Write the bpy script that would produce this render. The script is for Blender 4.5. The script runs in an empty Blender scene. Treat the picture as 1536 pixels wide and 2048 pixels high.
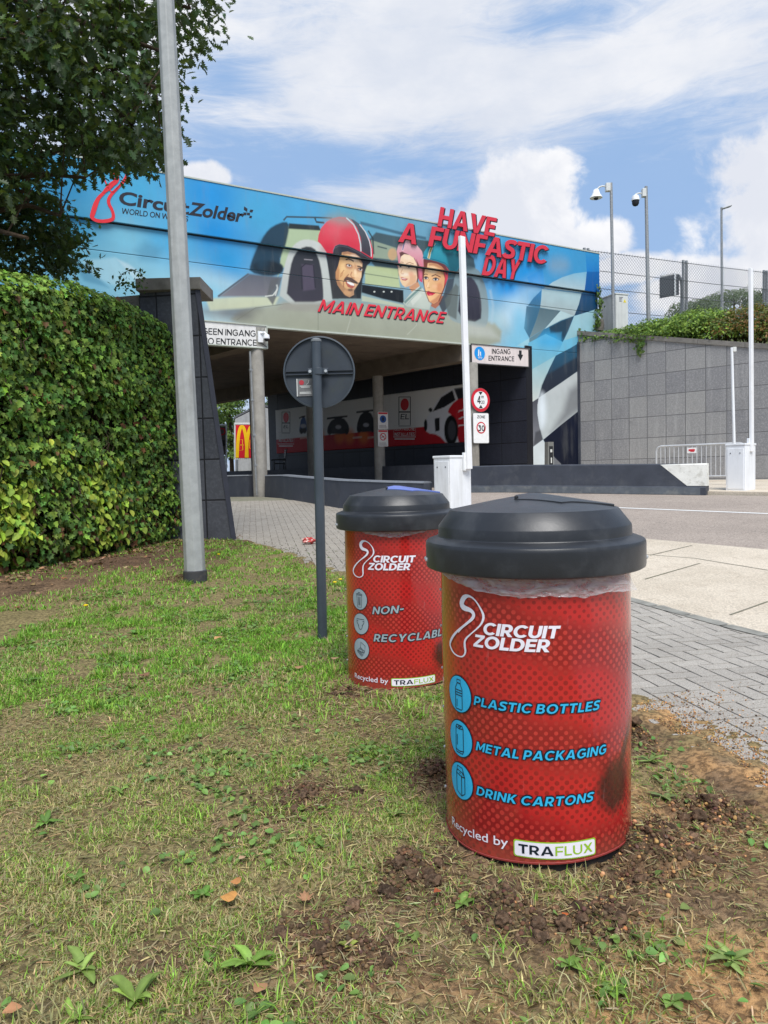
import bpy, bmesh, math, random
import numpy as np
from mathutils import Vector, Matrix, noise as mnoise

random.seed(7)
RNG = np.random.default_rng(11)
SC = bpy.context.scene
COL = SC.collection
rad = math.radians

# ------------------------------------------------------------------ camera
FPX, PITCH, ROLL, CAMZ = 1480.0, math.atan(81 / 1480), 0.025, 1.15
F_ = Vector((0, math.cos(PITCH), -math.sin(PITCH)))
_R0 = Vector((1, 0, 0)); _U0 = Vector((0, math.sin(PITCH), math.cos(PITCH)))
R_ = _R0 * math.cos(ROLL) - _U0 * math.sin(ROLL)
U_ = _U0 * math.cos(ROLL) + _R0 * math.sin(ROLL)
CAM = Vector((0, 0, CAMZ))
cd = bpy.data.cameras.new('camera'); cam = bpy.data.objects.new('camera', cd); COL.objects.link(cam)
cd.sensor_fit = 'VERTICAL'; cd.sensor_height = 36; cd.lens = 36 * FPX / 2048
cd.clip_start = 0.05; cd.clip_end = 3000
cam.matrix_world = Matrix(((R_.x, U_.x, -F_.x, 0), (R_.y, U_.y, -F_.y, 0), (R_.z, U_.z, -F_.z, CAMZ), (0, 0, 0, 1)))
SC.camera = cam
SC.view_settings.view_transform = 'Standard'; SC.view_settings.look = 'None'
SC.view_settings.exposure = 1.08; SC.view_settings.gamma = 1
SC.cycles.max_bounces = 8; SC.cycles.transparent_max_bounces = 24
SC.cycles.sample_clamp_indirect = 6


def ray(px, py):
    return F_ + R_ * ((px - 768) / FPX) + U_ * ((1024 - py) / FPX)


def az_el(px, py):
    d = ray(px, py).normalized()
    return math.atan2(d.x, d.y), math.asin(d.z)


# ------------------------------------------------------------------ shader helper
class NT:
    def __init__(s, nt):
        s.nt = nt; nt.nodes.clear()

    def n(s, t, ins=None, **kw):
        nd = s.nt.nodes.new(t)
        for k, v in kw.items(): setattr(nd, k, v)
        for k, v in (ins or {}).items():
            if v is None: continue
            if isinstance(v, bpy.types.NodeSocket): s.nt.links.new(v, nd.inputs[k])
            else: nd.inputs[k].default_value = v
        return nd

    def m(s, op, a, b=None, c=None, clamp=False):
        return s.n('ShaderNodeMath', {0: a, 1: b, 2: c}, operation=op, use_clamp=clamp).outputs[0]

    def vm(s, op, a, b=None):
        nd = s.n('ShaderNodeVectorMath', {0: a, 1: b}, operation=op)
        return nd.outputs['Value'] if op in ('LENGTH', 'DOT_PRODUCT', 'DISTANCE') else nd.outputs[0]

    def noise(s, vec, scale, detail=4, rough=.55, dist=0):
        return s.n('ShaderNodeTexNoise', {'Vector': vec, 'Scale': scale, 'Detail': detail, 'Roughness': rough, 'Distortion': dist}).outputs[0]

    def map(s, vec, loc=(0, 0, 0), rot=(0, 0, 0), sc=(1, 1, 1)):
        return s.n('ShaderNodeMapping', {0: vec, 1: loc, 2: rot, 3: sc}).outputs[0]

    def ss(s, v, a, b, o0=0.0, o1=1.0):
        return s.n('ShaderNodeMapRange', {0: v, 1: a, 2: b, 3: o0, 4: o1}, interpolation_type='SMOOTHSTEP').outputs[0]

    def mix(s, f, a, b, bt='MIX'):
        nd = s.n('ShaderNodeMix', data_type='RGBA', blend_type=bt)
        for i, v in ((0, f), (6, a), (7, b)):
            if isinstance(v, bpy.types.NodeSocket): s.nt.links.new(v, nd.inputs[i])
            else: nd.inputs[i].default_value = v if i == 0 else (tuple(v) + (1,))[:4]
        return nd.outputs[2]

    def xyz(s, v):
        return s.n('ShaderNodeSeparateXYZ', {0: v}).outputs

    def comb(s, x, y, z=0.0):
        return s.n('ShaderNodeCombineXYZ', {0: x, 1: y, 2: z}).outputs[0]


def lin(r, g, b, k=1.0):
    f = lambda v: (v / 12.92 if v <= .04045 else ((v + .055) / 1.055) ** 2.4)
    return tuple(f(max(0, min(255, v)) / 255) * k for v in (r, g, b))


# ------------------------------------------------------------------ sky and sun
SUN_EL, SUN_AZ = rad(56), rad(168)      # azimuth clockwise from +Y; high, behind the camera
w = bpy.data.worlds.new('World'); SC.world = w; w.use_nodes = True
q = NT(w.node_tree)
sky = q.n('ShaderNodeTexSky', sky_type='NISHITA', sun_disc=False, sun_elevation=SUN_EL, sun_rotation=SUN_AZ,
          air_density=1.0, dust_density=1.4, ozone_density=1.6)
dirv = q.n('ShaderNodeTexCoord').outputs['Generated']
dx, dy, dz = q.xyz(dirv)
az = q.m('ARCTAN2', dx, dy); el = q.m('ARCSINE', dz)
ae = q.comb(az, el)


def blobs(lst):
    out = None
    for px, py, rx, ry in lst:
        a, e = az_el(px, py)
        v = q.vm('MULTIPLY', q.vm('SUBTRACT', ae, (a, e, 0)), (FPX / rx, FPX / ry, 0))
        b = q.m('SUBTRACT', 1.0, q.vm('LENGTH', v))
        out = b if out is None else q.m('MAXIMUM', out, b)
    return out


# thin high streaks
n1 = q.noise(q.map(ae, rot=(0, 0, rad(-20)), sc=(2.2, 7.5, 1)), 1.6, 7, .62, .9)
n2 = q.noise(q.map(ae, loc=(3.1, 1.7, 0), rot=(0, 0, rad(-14)), sc=(3.6, 19, 1)), 2.4, 9, .72, .9)
veil = q.m('ADD', q.m('MULTIPLY', n1, .62), q.m('MULTIPLY', n2, .56))
blue = blobs([(560, 330, 420, 120), (480, 400, 260, 110), (1300, 400, 240, 170), (1280, 470, 200, 130), (820, 330, 200, 90), (1100, 40, 240, 60), (450, 160, 160, 70), (1250, 300, 260, 120)])
high = blobs([(900, 120, 900, 260), (700, 230, 600, 100), (330, 40, 300, 200), (760, 380, 240, 60), (1150, 180, 520, 160)])
veil = q.m('ADD', veil, q.m('MULTIPLY', q.m('MAXIMUM', high, -.1), .33))
veil = q.m('SUBTRACT', veil, q.m('MULTIPLY', q.m('MAXIMUM', blue, 0.0), .36))
veil_f = q.ss(veil, .38, .84, 0.10, .95)
# heaped clouds
c1 = q.noise(ae, 9.0, 8, .60, .25)
cb = blobs([(1065, 385, 105, 95), (1015, 445, 160, 60), (1080, 465, 130, 60), (1115, 335, 85, 68), (1550, 340, 115, 115), (1540, 440, 150, 110), (1530, 540, 220, 60), (1400, 585, 180, 45),
            (1250, 540, 100, 35), (1170, 480, 100, 50), (900, 480, 120, 40), (400, 352, 60, 30)])
cum = q.m('ADD', cb, q.m('MULTIPLY', q.m('SUBTRACT', c1, .5), 2.2))
cum_f = q.ss(cum, .06, .42)
shade = q.noise(q.map(ae, loc=(.02, -.05, 0)), 6.0, 6, .6, .3)
cum_c = q.mix(q.ss(shade, .38, .62), lin(226, 230, 240), lin(253, 253, 255))
high_c = q.mix(q.ss(q.noise(q.map(ae, loc=(1, 4, 0), sc=(1, 2, 1)), 3.2, 6, .6), .36, .66), lin(224, 230, 242), lin(248, 249, 253))
SKYK = 8.0
scl = lambda col, k: q.vm('MULTIPLY', col, (k, k, k))
base = q.mix(.82, sky.outputs[0], scl(q.mix(0.0, lin(150, 190, 240), (0, 0, 0)), SKYK))
s1 = q.mix(veil_f, base, scl(high_c, SKYK))
s2 = q.mix(cum_f, s1, scl(cum_c, SKYK * 1.04))
bg = q.n('ShaderNodeBackground', {0: s2, 1: 0.058})
q.nt.links.new(bg.outputs[0], q.n('ShaderNodeOutputWorld').inputs[0])

sl = bpy.data.lights.new('sun', 'SUN'); sl.energy = 1.9; sl.angle = rad(28); sl.color = (1.0, .975, .94)
so = bpy.data.objects.new('sun', sl); COL.objects.link(so)
sd = Vector((math.sin(SUN_AZ) * math.cos(SUN_EL), math.cos(SUN_AZ) * math.cos(SUN_EL), math.sin(SUN_EL)))
so.rotation_euler = sd.to_track_quat('Z', 'Y').to_euler()


# ------------------------------------------------------------------ geometry helpers
def zg(y):                                  # the ground climbs half a metre from the lawn to the underpass
    return min(max((y - 5) / 30, 0.0), .5)


def atY(px, py, Y):
    d = ray(px, py); return CAM + d * (Y / d.y)


def G(px, py):
    d = ray(px, py); d = d / d.y
    lo, hi = .2, 500.0
    for _ in range(60):
        m = (lo + hi) / 2
        if CAMZ + d.z * m > zg(m): lo = m
        else: hi = m
    return CAM + d * lo


class Plane:                                # upright plane with metric axes: s along, h up
    def __init__(s, p, d):
        s.p = Vector((p[0], p[1], 0)); s.d = Vector((d[0], d[1], 0)).normalized()
        s.n = Vector((s.d.y, -s.d.x, 0))    # faces the camera side

    def uv(s, px, py):
        r = ray(px, py); t = (s.p - CAM).dot(s.n) / r.dot(s.n); w_ = CAM + r * t
        return ((w_ - s.p).dot(s.d), w_.z)

    def w(s, u, h, off=0.0):
        return s.p + s.d * u + Vector((0, 0, h)) + s.n * off


ORG = {}


def prep(o, label=None, cat=None, group=None, kind=None):
    if label: o['label'] = label
    if cat: o['category'] = cat
    if group: o['group'] = group
    if kind: o['kind'] = kind
    return o


def thing(name, label, cat, loc, group=None):
    o = bpy.data.objects.new(name, None); COL.objects.link(o); o.location = loc
    o.empty_display_size = .1
    ORG[o.name] = Vector(loc)
    return prep(o, label, cat, group)


def link_mesh(me, name, mat, parent=None, origin=None):
    o = bpy.data.objects.new(name, me); COL.objects.link(o)
    if mat: me.materials.append(mat) if not isinstance(mat, (list, tuple)) else [me.materials.append(x) for x in mat]
    org = ORG[parent.name] if parent else (Vector(origin) if origin is not None else Vector((0, 0, 0)))
    n = len(me.vertices)
    if n and org.length > 0:
        a = np.empty(n * 3, np.float32); me.vertices.foreach_get('co', a)
        a = a.reshape(-1, 3) - np.array(org, np.float32); me.vertices.foreach_set('co', a.ravel())
    if parent: o.parent = parent
    else: o.location = org
    ORG[o.name] = org
    me.update()
    return o


class MB:
    def __init__(s):
        s.v = []; s.f = []; s.mi = []; s.cur = 0

    def add(s, vs, fs):
        b = len(s.v); s.v += [tuple(x) for x in vs]; s.f += [tuple(i + b for i in f) for f in fs]; s.mi += [s.cur] * len(fs)
        return s

    def box(s, c, size, ax=None, ay=None, az=None):
        c = Vector(c); ax = Vector(ax or (1, 0, 0)); ay = Vector(ay or (0, 1, 0)); az = Vector(az or (0, 0, 1))
        hx, hy, hz = (k / 2 for k in size)
        vs = [c + ax * (hx * i) + ay * (hy * j) + az * (hz * k) for k in (-1, 1) for i, j in ((-1, -1), (1, -1), (1, 1), (-1, 1))]
        return s.add(vs, [(3, 2, 1, 0), (4, 5, 6, 7), (0, 1, 5, 4), (1, 2, 6, 5), (2, 3, 7, 6), (3, 0, 4, 7)])

    def loft(s, rings, cap=True, closed=True):
        n = len(rings[0]); b = [p for r in rings for p in r]; fs = []
        for i in range(len(rings) - 1):
            for j in range(n if closed else n - 1):
                k = (j + 1) % n
                fs.append((i * n + j, i * n + k, (i + 1) * n + k, (i + 1) * n + j))
        if cap:
            fs.append(tuple(range(n - 1, -1, -1))); fs.append(tuple((len(rings) - 1) * n + j for j in range(n)))
        return s.add(b, fs)

    def tube(s, pts, r, n=8, cap=True):
        pts = [Vector(p) for p in pts]; rs = r if isinstance(r, (list, tuple)) else [r] * len(pts)
        rings = []; ref = None
        for i, p in enumerate(pts):
            t = (pts[min(i + 1, len(pts) - 1)] - pts[max(i - 1, 0)]).normalized()
            if ref is None:
                ref = Vector((0, 0, 1)) if abs(t.z) < .9 else Vector((1, 0, 0))
            a = (ref - t * ref.dot(t)).normalized(); ref = a; b = t.cross(a)
            rings.append([p + (a * math.cos(2 * math.pi * j / n) + b * math.sin(2 * math.pi * j / n)) * rs[i] for j in range(n)])
        return s.loft(rings, cap)

    def lathe(s, c, prof, n=32, cap=True, zf=None):
        c = Vector(c)
        return s.loft([[c + Vector((math.sin(2 * math.pi * j / n) * r, -math.cos(2 * math.pi * j / n) * r, z)) for j in range(n)] for r, z in prof], cap)

    def quad(s, *p):
        return s.add(p, [tuple(range(len(p)))])

    def prism(s, pts, d):                    # pts: planar loop of Vectors, d: thickness vector
        pts = [Vector(p) for p in pts]; n = len(pts); d = Vector(d)
        fs = [tuple(range(n)), tuple(range(2 * n - 1, n - 1, -1))] + [(i, i + n, (i + 1) % n + n, (i + 1) % n) for i in range(n)]
        return s.add(pts + [p + d for p in pts], fs)

    def mesh(s, name, smooth=False):
        me = bpy.data.meshes.new(name); me.from_pydata(s.v, [], s.f); me.update()
        if any(s.mi): me.polygons.foreach_set('material_index', s.mi)
        if smooth:
            me.polygons.foreach_set('use_smooth', [True] * len(me.polygons))
            try: me.set_sharp_from_angle(angle=rad(smooth if smooth is not True else 40))
            except Exception: pass
        return me

    def build(s, name, mat, parent=None, smooth=False, origin=None, bevel=0):
        me = s.mesh(name, smooth)
        bm = bmesh.new(); bm.from_mesh(me); bmesh.ops.recalc_face_normals(bm, faces=bm.faces)
        if bevel:
            es = [e for e in bm.edges if len(e.link_faces) == 2 and e.calc_face_angle(0) > .6]
            bmesh.ops.bevel(bm, geom=es, offset=bevel, segments=2, affect='EDGES', profile=.6)
        bm.to_mesh(me); bm.free()
        if origin is None and parent is None:
            a = np.array([v.co for v in me.vertices]); lo, hi = a.min(0), a.max(0)
            origin = ((lo[0] + hi[0]) / 2, (lo[1] + hi[1]) / 2, lo[2])
        return link_mesh(me, name, mat, parent, origin)


def np_mesh(name, V, loops, starts, totals, col=None, mat=None, parent=None, origin=None, smooth=False, mi=None):
    me = bpy.data.meshes.new(name)
    me.vertices.add(len(V)); me.vertices.foreach_set('co', np.ascontiguousarray(V, np.float32).ravel())
    me.loops.add(len(loops)); me.loops.foreach_set('vertex_index', np.ascontiguousarray(loops, np.int32))
    me.polygons.add(len(starts)); me.polygons.foreach_set('loop_start', np.ascontiguousarray(starts, np.int32))
    try: me.polygons.foreach_set('loop_total', np.ascontiguousarray(totals, np.int32))
    except Exception: pass
    if smooth: me.polygons.foreach_set('use_smooth', np.ones(len(starts), bool))
    me.update(calc_edges=True)
    if col is not None:
        a = me.attributes.new('Col', 'FLOAT_COLOR', 'POINT')
        c4 = np.ones((len(V), 4), np.float32); c4[:, :3] = col; a.data.foreach_set('color', c4.ravel())
    return link_mesh(me, name, mat, parent, origin)


def scatter(name, tmpl, faces, pos, rot, scale, col, mat, parent=None, origin=None, smooth=False):
    """many little leaves of one plant in one mesh; tmpl (n,3), rot (N,3,3)"""
    T = np.array(tmpl, np.float32); N, n = len(pos), len(T)
    V = np.einsum('nij,kj->nki', rot, T) * np.asarray(scale, np.float32).reshape(-1, 1, 1) + pos[:, None, :]
    lp = np.concatenate([np.array(f) for f in faces]); tot = np.array([len(f) for f in faces])
    loops = (lp[None, :] + (np.arange(N) * n)[:, None]).ravel()
    totals = np.tile(tot, N); starts = np.concatenate([[0], np.cumsum(totals)[:-1]])
    C = np.repeat(col, n, axis=0)
    return np_mesh(name, V.reshape(-1, 3), loops, starts, totals, C, mat, parent, origin, smooth)


def frames(nrm, up, spin=None):
    """rotation matrices: local z -> nrm, local y -> up (as near as possible)"""
    nz = nrm / np.linalg.norm(nrm, axis=1, keepdims=True)
    y = up - (up * nz).sum(1, keepdims=True) * nz; y /= np.linalg.norm(y, axis=1, keepdims=True) + 1e-9
    x = np.cross(y, nz)
    return np.stack([x, y, nz], axis=2)


# ------------------------------------------------------------------ materials
MATS = {}


def mat(name, col, rough=.6, spec=.5, metal=0.0, var=.12, vscale=6.0, bump=0.0, bscale=60.0, coat=0.0, dirt=None, dscale=3.0, damt=.5, streak=False):
    if name in MATS: return MATS[name]
    m = bpy.data.materials.new(name); m.use_nodes = True; k = NT(m.node_tree); MATS[name] = m
    p = k.n('ShaderNodeNewGeometry').outputs['Position']
    nz = k.noise(p, vscale, 5, .6)
    nf = k.noise(p, vscale * 9, 3, .6)
    c = k.mix(k.ss(nz, .3, .7), tuple(x * (1 - var) for x in col), tuple(min(1, x * (1 + var)) for x in col))
    c = k.mix(k.m('MULTIPLY', k.ss(nf, .35, .7), var), c, tuple(x * .55 for x in col))
    if dirt:
        dp = k.map(p, sc=(1, 1, .12)) if streak else p
        c = k.mix(k.m('MULTIPLY', k.ss(k.noise(dp, dscale, 6, .65), .48, .72), damt), c, dirt)
    r = k.ss(nz, .2, .8, max(0, rough - .07), min(1, rough + .07))
    b = k.n('ShaderNodeBsdfPrincipled', {'Base Color': c, 'Roughness': r, 'Metallic': metal, 'Specular IOR Level': spec, 'Coat Weight': coat})
    if bump:
        bn = k.n('ShaderNodeBump', {'Strength': bump, 'Distance': .01, 'Height': k.noise(p, bscale, 4, .6)})
        k.nt.links.new(bn.outputs[0], b.inputs['Normal'])
    k.nt.links.new(b.outputs[0], k.n('ShaderNodeOutputMaterial').inputs[0])
    return m


def leaf_mat(name, rough=.5, trans=.35, k_=1.0, spec=.4):
    m = bpy.data.materials.new(name); m.use_nodes = True; k = NT(m.node_tree); MATS[name] = m
    a = k.n('ShaderNodeAttribute', attribute_name='Col').outputs[0]
    p = k.n('ShaderNodeNewGeometry').outputs['Position']
    c = k.mix(k.m('MULTIPLY', k.ss(k.noise(p, 40, 3), .4, .7), .25), a, (.03, .035, .012))
    b = k.n('ShaderNodeBsdfPrincipled', {'Base Color': c, 'Roughness': rough, 'Specular IOR Level': spec})
    t = k.n('ShaderNodeBsdfTranslucent', {0: k.mix(.35, c, (.25, .32, .03))})
    x = k.n('ShaderNodeMixShader', {0: trans, 1: b.outputs[0], 2: t.outputs[0]})
    k.nt.links.new(x.outputs[0], k.n('ShaderNodeOutputMaterial').inputs[0])
    return m


def col_mat(name, rough=.45, spec=.4, grime=.15):
    m = bpy.data.materials.new(name); m.use_nodes = True; k = NT(m.node_tree); MATS[name] = m
    a = k.n('ShaderNodeAttribute', attribute_name='Col').outputs[0]
    p = k.n('ShaderNodeNewGeometry').outputs['Position']
    g = k.ss(k.noise(k.map(p, sc=(1, 1, .15)), 2.5, 6, .65), .5, .75)
    c = k.mix(k.m('MULTIPLY', g, grime), a, (.25, .25, .23))
    b = k.n('ShaderNodeBsdfPrincipled', {'Base Color': c, 'Roughness': rough, 'Specular IOR Level': spec})
    k.nt.links.new(b.outputs[0], k.n('ShaderNodeOutputMaterial').inputs[0])
    return m


def flat(name, col, rough=.5, spec=.4):
    return mat(name, col, rough, spec, var=.04, vscale=9)


WHITE = flat('white_paint', (.78, .78, .77)); BLACK = flat('black_paint', (.015, .016, .018)); RED = flat('sign_red', (.55, .015, .03))
BLUE = flat('sign_blue', (.02, .17, .55)); LETTER_RED = flat('letter_red', lin(205, 48, 66)); LETTER_DARK = flat('letter_dark', lin(34, 34, 42))
CYAN = flat('sticker_cyan', lin(52, 178, 222), .35); GREYD = flat('sticker_grey', lin(152, 166, 172), .35); LIME = flat('lime', lin(150, 190, 50), .35)
INK = flat('ink', lin(22, 34, 44), .4); PRINTW = flat('print_white', lin(232, 228, 236), .35)
ANTH = mat('anthracite_paint', lin(62, 70, 78), .42, .5, var=.1, vscale=4)
GALV = mat('galvanised_steel', lin(150, 152, 152), .5, .5, .35, var=.16, vscale=14, dirt=lin(110, 108, 102), dscale=5, damt=.5, streak=True)
CONC = mat('concrete', lin(150, 146, 138), .85, .3, var=.16, vscale=3, bump=.3, bscale=40, dirt=lin(95, 90, 82), dscale=1.6, damt=.6, streak=True)
DCONC = mat('dark_painted_concrete', lin(62, 66, 75), .6, .4, var=.12, vscale=2.5, bump=.2, bscale=30, dirt=lin(95, 97, 100), dscale=2.2, damt=.35)
WCONC = mat('white_painted_concrete', lin(225, 224, 216), .75, .3, var=.06, vscale=5, bump=.5, bscale=30, dirt=lin(150, 145, 132), dscale=6, damt=.5)
CABW = mat('cabinet_white', lin(232, 234, 236), .4, .5, var=.03, vscale=3, dirt=lin(170, 170, 162), dscale=3, damt=.35, streak=True)
GREYC = mat('cabinet_grey', lin(205, 206, 202), .5, .4, var=.05, vscale=3, dirt=lin(140, 140, 132), dscale=3, damt=.35, streak=True)
BARK = mat('bark', lin(72, 60, 48), .9, .2, var=.35, vscale=12, bump=.8, bscale=50)
COPING = mat('coping_stone', lin(128, 124, 118), .85, .3, var=.15, vscale=4, bump=.3, bscale=40, dirt=lin(84, 82, 74), dscale=3, damt=.6)


# ------------------------------------------------------------------ lettering
def text_shape(body, bold=0.0, spacing=1.0):
    cu = bpy.data.curves.new('t', 'FONT'); cu.body = body; cu.offset = bold; cu.resolution_u = 4; cu.space_character = spacing
    o = bpy.data.objects.new('t', cu); COL.objects.link(o)
    bpy.context.view_layer.update()
    me = bpy.data.meshes.new_from_object(o.evaluated_get(bpy.context.evaluated_depsgraph_get()))
    bpy.data.objects.remove(o); bpy.data.curves.remove(cu)
    return me



def _arc(cx, cy, rx, ry, a0, a1, n=12): return [(cx + rx * math.cos(rad(a0 + (a1 - a0) * i / n)), cy + ry * math.sin(rad(a0 + (a1 - a0) * i / n))) for i in range(n + 1)]


def _pen(pts, w, sm=2):
    P = [Vector(p) for p in (smooth_loop(pts, sm, False) if sm else pts)]; L_, R2 = [], []
    for i, p in enumerate(P):
        t0 = (P[i] - P[i - 1]).normalized() if i else (P[1] - P[0]).normalized(); t1 = (P[i + 1] - P[i]).normalized() if i < len(P) - 1 else t0
        t = (t0 + t1).normalized(); k_ = 1 / max(.5, t.dot(t0)); nn = Vector((-t.y, t.x)) * w / 2 * k_; L_.append(tuple(p + nn)); R2.append(tuple(p - nn))
    return L_ + R2[::-1]


def glyph(ch, s):
    """one bold geometric capital: outline loops (outer first, then holes) and width, cap height 1"""
    h = s * .47; q_ = s * .9
    if ch == ' ': return [], .30
    if ch == '-': return [[(0, .36), (.40, .36), (.40, .36 + s), (0, .36 + s)]], .40
    if ch == 'I': return [[(0, 0), (s, 0), (s, 1), (0, 1)]], s
    if ch == 'L': return [[(0, 0), (.58, 0), (.58, s), (s, s), (s, 1), (0, 1)]], .58
    if ch == 'T': return [[(.36 - s / 2, 0), (.36 + s / 2, 0), (.36 + s / 2, 1 - s), (.72, 1 - s), (.72, 1), (0, 1), (0, 1 - s), (.36 - s / 2, 1 - s)]], .72
    if ch == 'E': return [[(0, 0), (.64, 0), (.64, q_), (s, q_), (s, .5 - h), (.59, .5 - h), (.59, .5 + h), (s, .5 + h), (s, 1 - q_), (.63, 1 - q_), (.63, 1), (0, 1)]], .64
    if ch == 'F': return [[(0, 0), (s, 0), (s, .46 - h), (.58, .46 - h), (.58, .46 + h), (s, .46 + h), (s, 1 - q_), (.63, 1 - q_), (.63, 1), (0, 1)]], .62
    if ch == 'H': return [[(0, 0), (s, 0), (s, .5 - h), (.80 - s, .5 - h), (.80 - s, 0), (.80, 0), (.80, 1), (.80 - s, 1), (.80 - s, .5 + h), (s, .5 + h), (s, 1), (0, 1)]], .80
    if ch in 'O0Q': w_ = .98 if ch != '0' else .70; return [_arc(w_ / 2, .5, w_ / 2, .515, 0, 360, 40)[:-1], _arc(w_ / 2, .5, w_ / 2 - s, .515 - q_, 0, 360, 40)[:-1]], w_
    if ch == 'C': return [_arc(.48, .5, .48, .515, 40, 320, 30) + _arc(.48, .5, .48 - s, .515 - q_, 312, 48, 26)], .86
    if ch == 'G': return [_arc(.48, .5, .48, .515, 42, 312, 28) + [(.90, .14), (.90, .55), (.50, .55), (.50, .55 - q_), (.90 - s, .55 - q_), (.90 - s, .235)] + _arc(.48, .5, .48 - s, .515 - q_, 302, 50, 24)], .90
    if ch == 'D': return [[(0, 0)] + _arc(.36, .5, .48, .5, -90, 90, 18) + [(0, 1)], [(s, q_)] + _arc(.36, .5, .48 - s, .5 - q_, -90, 90, 18) + [(s, 1 - q_)]], .84
    if ch == 'P': return [[(0, 0), (s, 0), (s, .30)] + _arc(.36, .65, .34, .35, -90, 90, 14) + [(0, 1)], [(s, .30 + q_)] + _arc(.36, .65, .34 - s, .35 - q_, -90, 90, 14) + [(s, 1 - q_)]], .70
    if ch == 'R': return [[(0, 0), (s, 0), (s, .31), (.30, .31), (.50, 0), (.50 + s * 1.25, 0), (.505, .355)] + _arc(.37, .655, .34, .345, -58, 90, 12) + [(0, 1)], [(s, .31 + q_)] + _arc(.36, .655, .34 - s, .345 - q_, -90, 90, 14) + [(s, 1 - q_)]], .73
    if ch == 'B': return [[(0, 0)] + _arc(.40, .275, .32, .275, -90, 55, 10) + _arc(.37, .755, .30, .245, -40, 90, 10) + [(0, 1)], [(s, q_)] + _arc(.40, (q_ + .52 - s * .4) / 2, .32 - s, (.52 - s * .4 - q_) / 2, -90, 90, 8) + [(s, .52 - s * .4)], [(s, .52 + s * .4)] + _arc(.37, (1 - q_ + .52 + s * .4) / 2, .30 - s, (1 - q_ - .52 - s * .4) / 2, -90, 90, 8) + [(s, 1 - q_)]], .72
    if ch == 'U': return [[(0, 1)] + _arc(.39, .38, .39, .39, 180, 360, 16) + [(.78, 1), (.78 - s, 1)] + _arc(.39, .38, .39 - s, .39 - q_, 360, 180, 16) + [(s, 1)]], .78
    if ch == 'S': a = s / 2; return [_pen([(.64, .80), (.56, 1 - a), (.34, 1 - a + .02), (a + .03, 1 - a - .04), (a, .72), (a + .08, .58), (.36, .52), (.68 - a - .05, .44), (.68 - a, .27), (.68 - a - .03, a + .05), (.34, a - .02), (.10, a), (.03, .22)], s)], .68
    if ch in 'AV':
        w_ = .94; m_ = w_ / 2; x = lambda y: 1.15 * s + (m_ - 1.15 * s) * y / .80
        if ch == 'A': return [[(0, 0), (1.15 * s, 0), (x(.19), .19), (w_ - x(.19), .19), (w_ - 1.15 * s, 0), (w_, 0), (m_ + .58 * s, 1), (m_ - .58 * s, 1)], [(x(.19 + .85 * s), .19 + .85 * s), (w_ - x(.19 + .85 * s), .19 + .85 * s), (m_, .80)]], w_
        return [[(0, 1), (m_ - .58 * s, 0), (m_ + .58 * s, 0), (w_, 1), (w_ - 1.15 * s, 1), (m_, .24), (1.15 * s, 1)]], w_
    if ch == 'Y': return [[(0, 1), (.43 - s / 2, .38), (.43 - s / 2, 0), (.43 + s / 2, 0), (.43 + s / 2, .38), (.86, 1), (.86 - 1.2 * s, 1), (.43, .60), (1.2 * s, 1)]], .86
    if ch == 'M': w_ = .98; return [[(0, 0), (s, 0), (s, .66), (w_ / 2 - .05, .14), (w_ / 2 + .05, .14), (w_ - s, .66), (w_ - s, 0), (w_, 0), (w_, 1), (w_ - s * .95, 1), (w_ / 2, .42), (s * .95, 1), (0, 1)]], w_
    if ch == 'N': w_ = .82; return [[(0, 0), (s, 0), (s, .66), (w_ - s * .95, 0), (w_, 0), (w_, 1), (w_ - s, 1), (w_ - s, .34), (s * .95, 1), (0, 1)]], w_
    if ch == 'K': return [[(0, 0), (s, 0), (s, .28), (.30, .41), (.57, 0), (.57 + 1.25 * s, 0), (.43, .56), (.77, 1), (.77 - 1.3 * s, 1), (s, .53), (s, 1), (0, 1)]], .80
    if ch == 'X': k_ = 1.25 * s; return [[(0, 0), (k_, 0), (.41, .34), (.82 - k_, 0), (.82, 0), (.53, .51), (.81, 1), (.81 - k_, 1), (.41, .68), (.01 + k_, 1), (.01, 1), (.29, .51)]], .82
    if ch == 'Z': return [[(0, 0), (.74, 0), (.74, q_), (.28, q_), (.73, 1 - q_ * .9), (.73, 1), (.03, 1), (.03, 1 - q_), (.46, 1 - q_), (0, q_ * .9)]], .74
    if ch == 'W': k_ = 1.12 * s; return [[(0, 1), (.29 - s * .5, 0), (.29 + s * .5, 0), (.64, .68), (.99 - s * .5, 0), (.99 + s * .5, 0), (1.28, 1), (1.28 - k_, 1), (.98, .30), (.64 + s * .5, 1), (.64 - s * .5, 1), (.30, .30), (k_, 1)]], 1.28
    if ch == '2': return [_pen([(.06, .72), (.12, 1 - s / 2), (.34, 1 - s / 2 + .03), (.60, .86), (.56, .62), (.36, .40), (.10, s / 2 + .02)], s) if False else [(0, 0), (.66, 0), (.66, q_), (.30, q_), (.52, .42)] + _arc(.33, .69, .32, .32, -35, 175, 14) + [(.01 + s, .70)] + _arc(.33, .69, .32 - s, .32 - q_, 175, -30, 12) + [(0, q_ * .85)]], .66
    if ch == '3': return [_pen([(.05, 1 - s / 2), (.58, 1 - s / 2), (.32, .60), (.54, .54), (.60, .32), (.52, .10), (.28, .07), (.06, .14)], s, 1)], .68
    if ch == '4': return [[(.42, 0), (.42 + s, 0), (.42 + s, .20), (.74, .20), (.74, .20 + q_), (.42 + s, .20 + q_), (.42 + s, 1), (.38, 1), (0, .20 + q_), (0, .20), (.42, .20)], [(.42, .20 + q_), (.20, .20 + q_), (.42, .70)]], .74
    return None


CAPSET = set(' -ILTEFHO0QCGDPRBUSAVYMNKXZW234')


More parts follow.
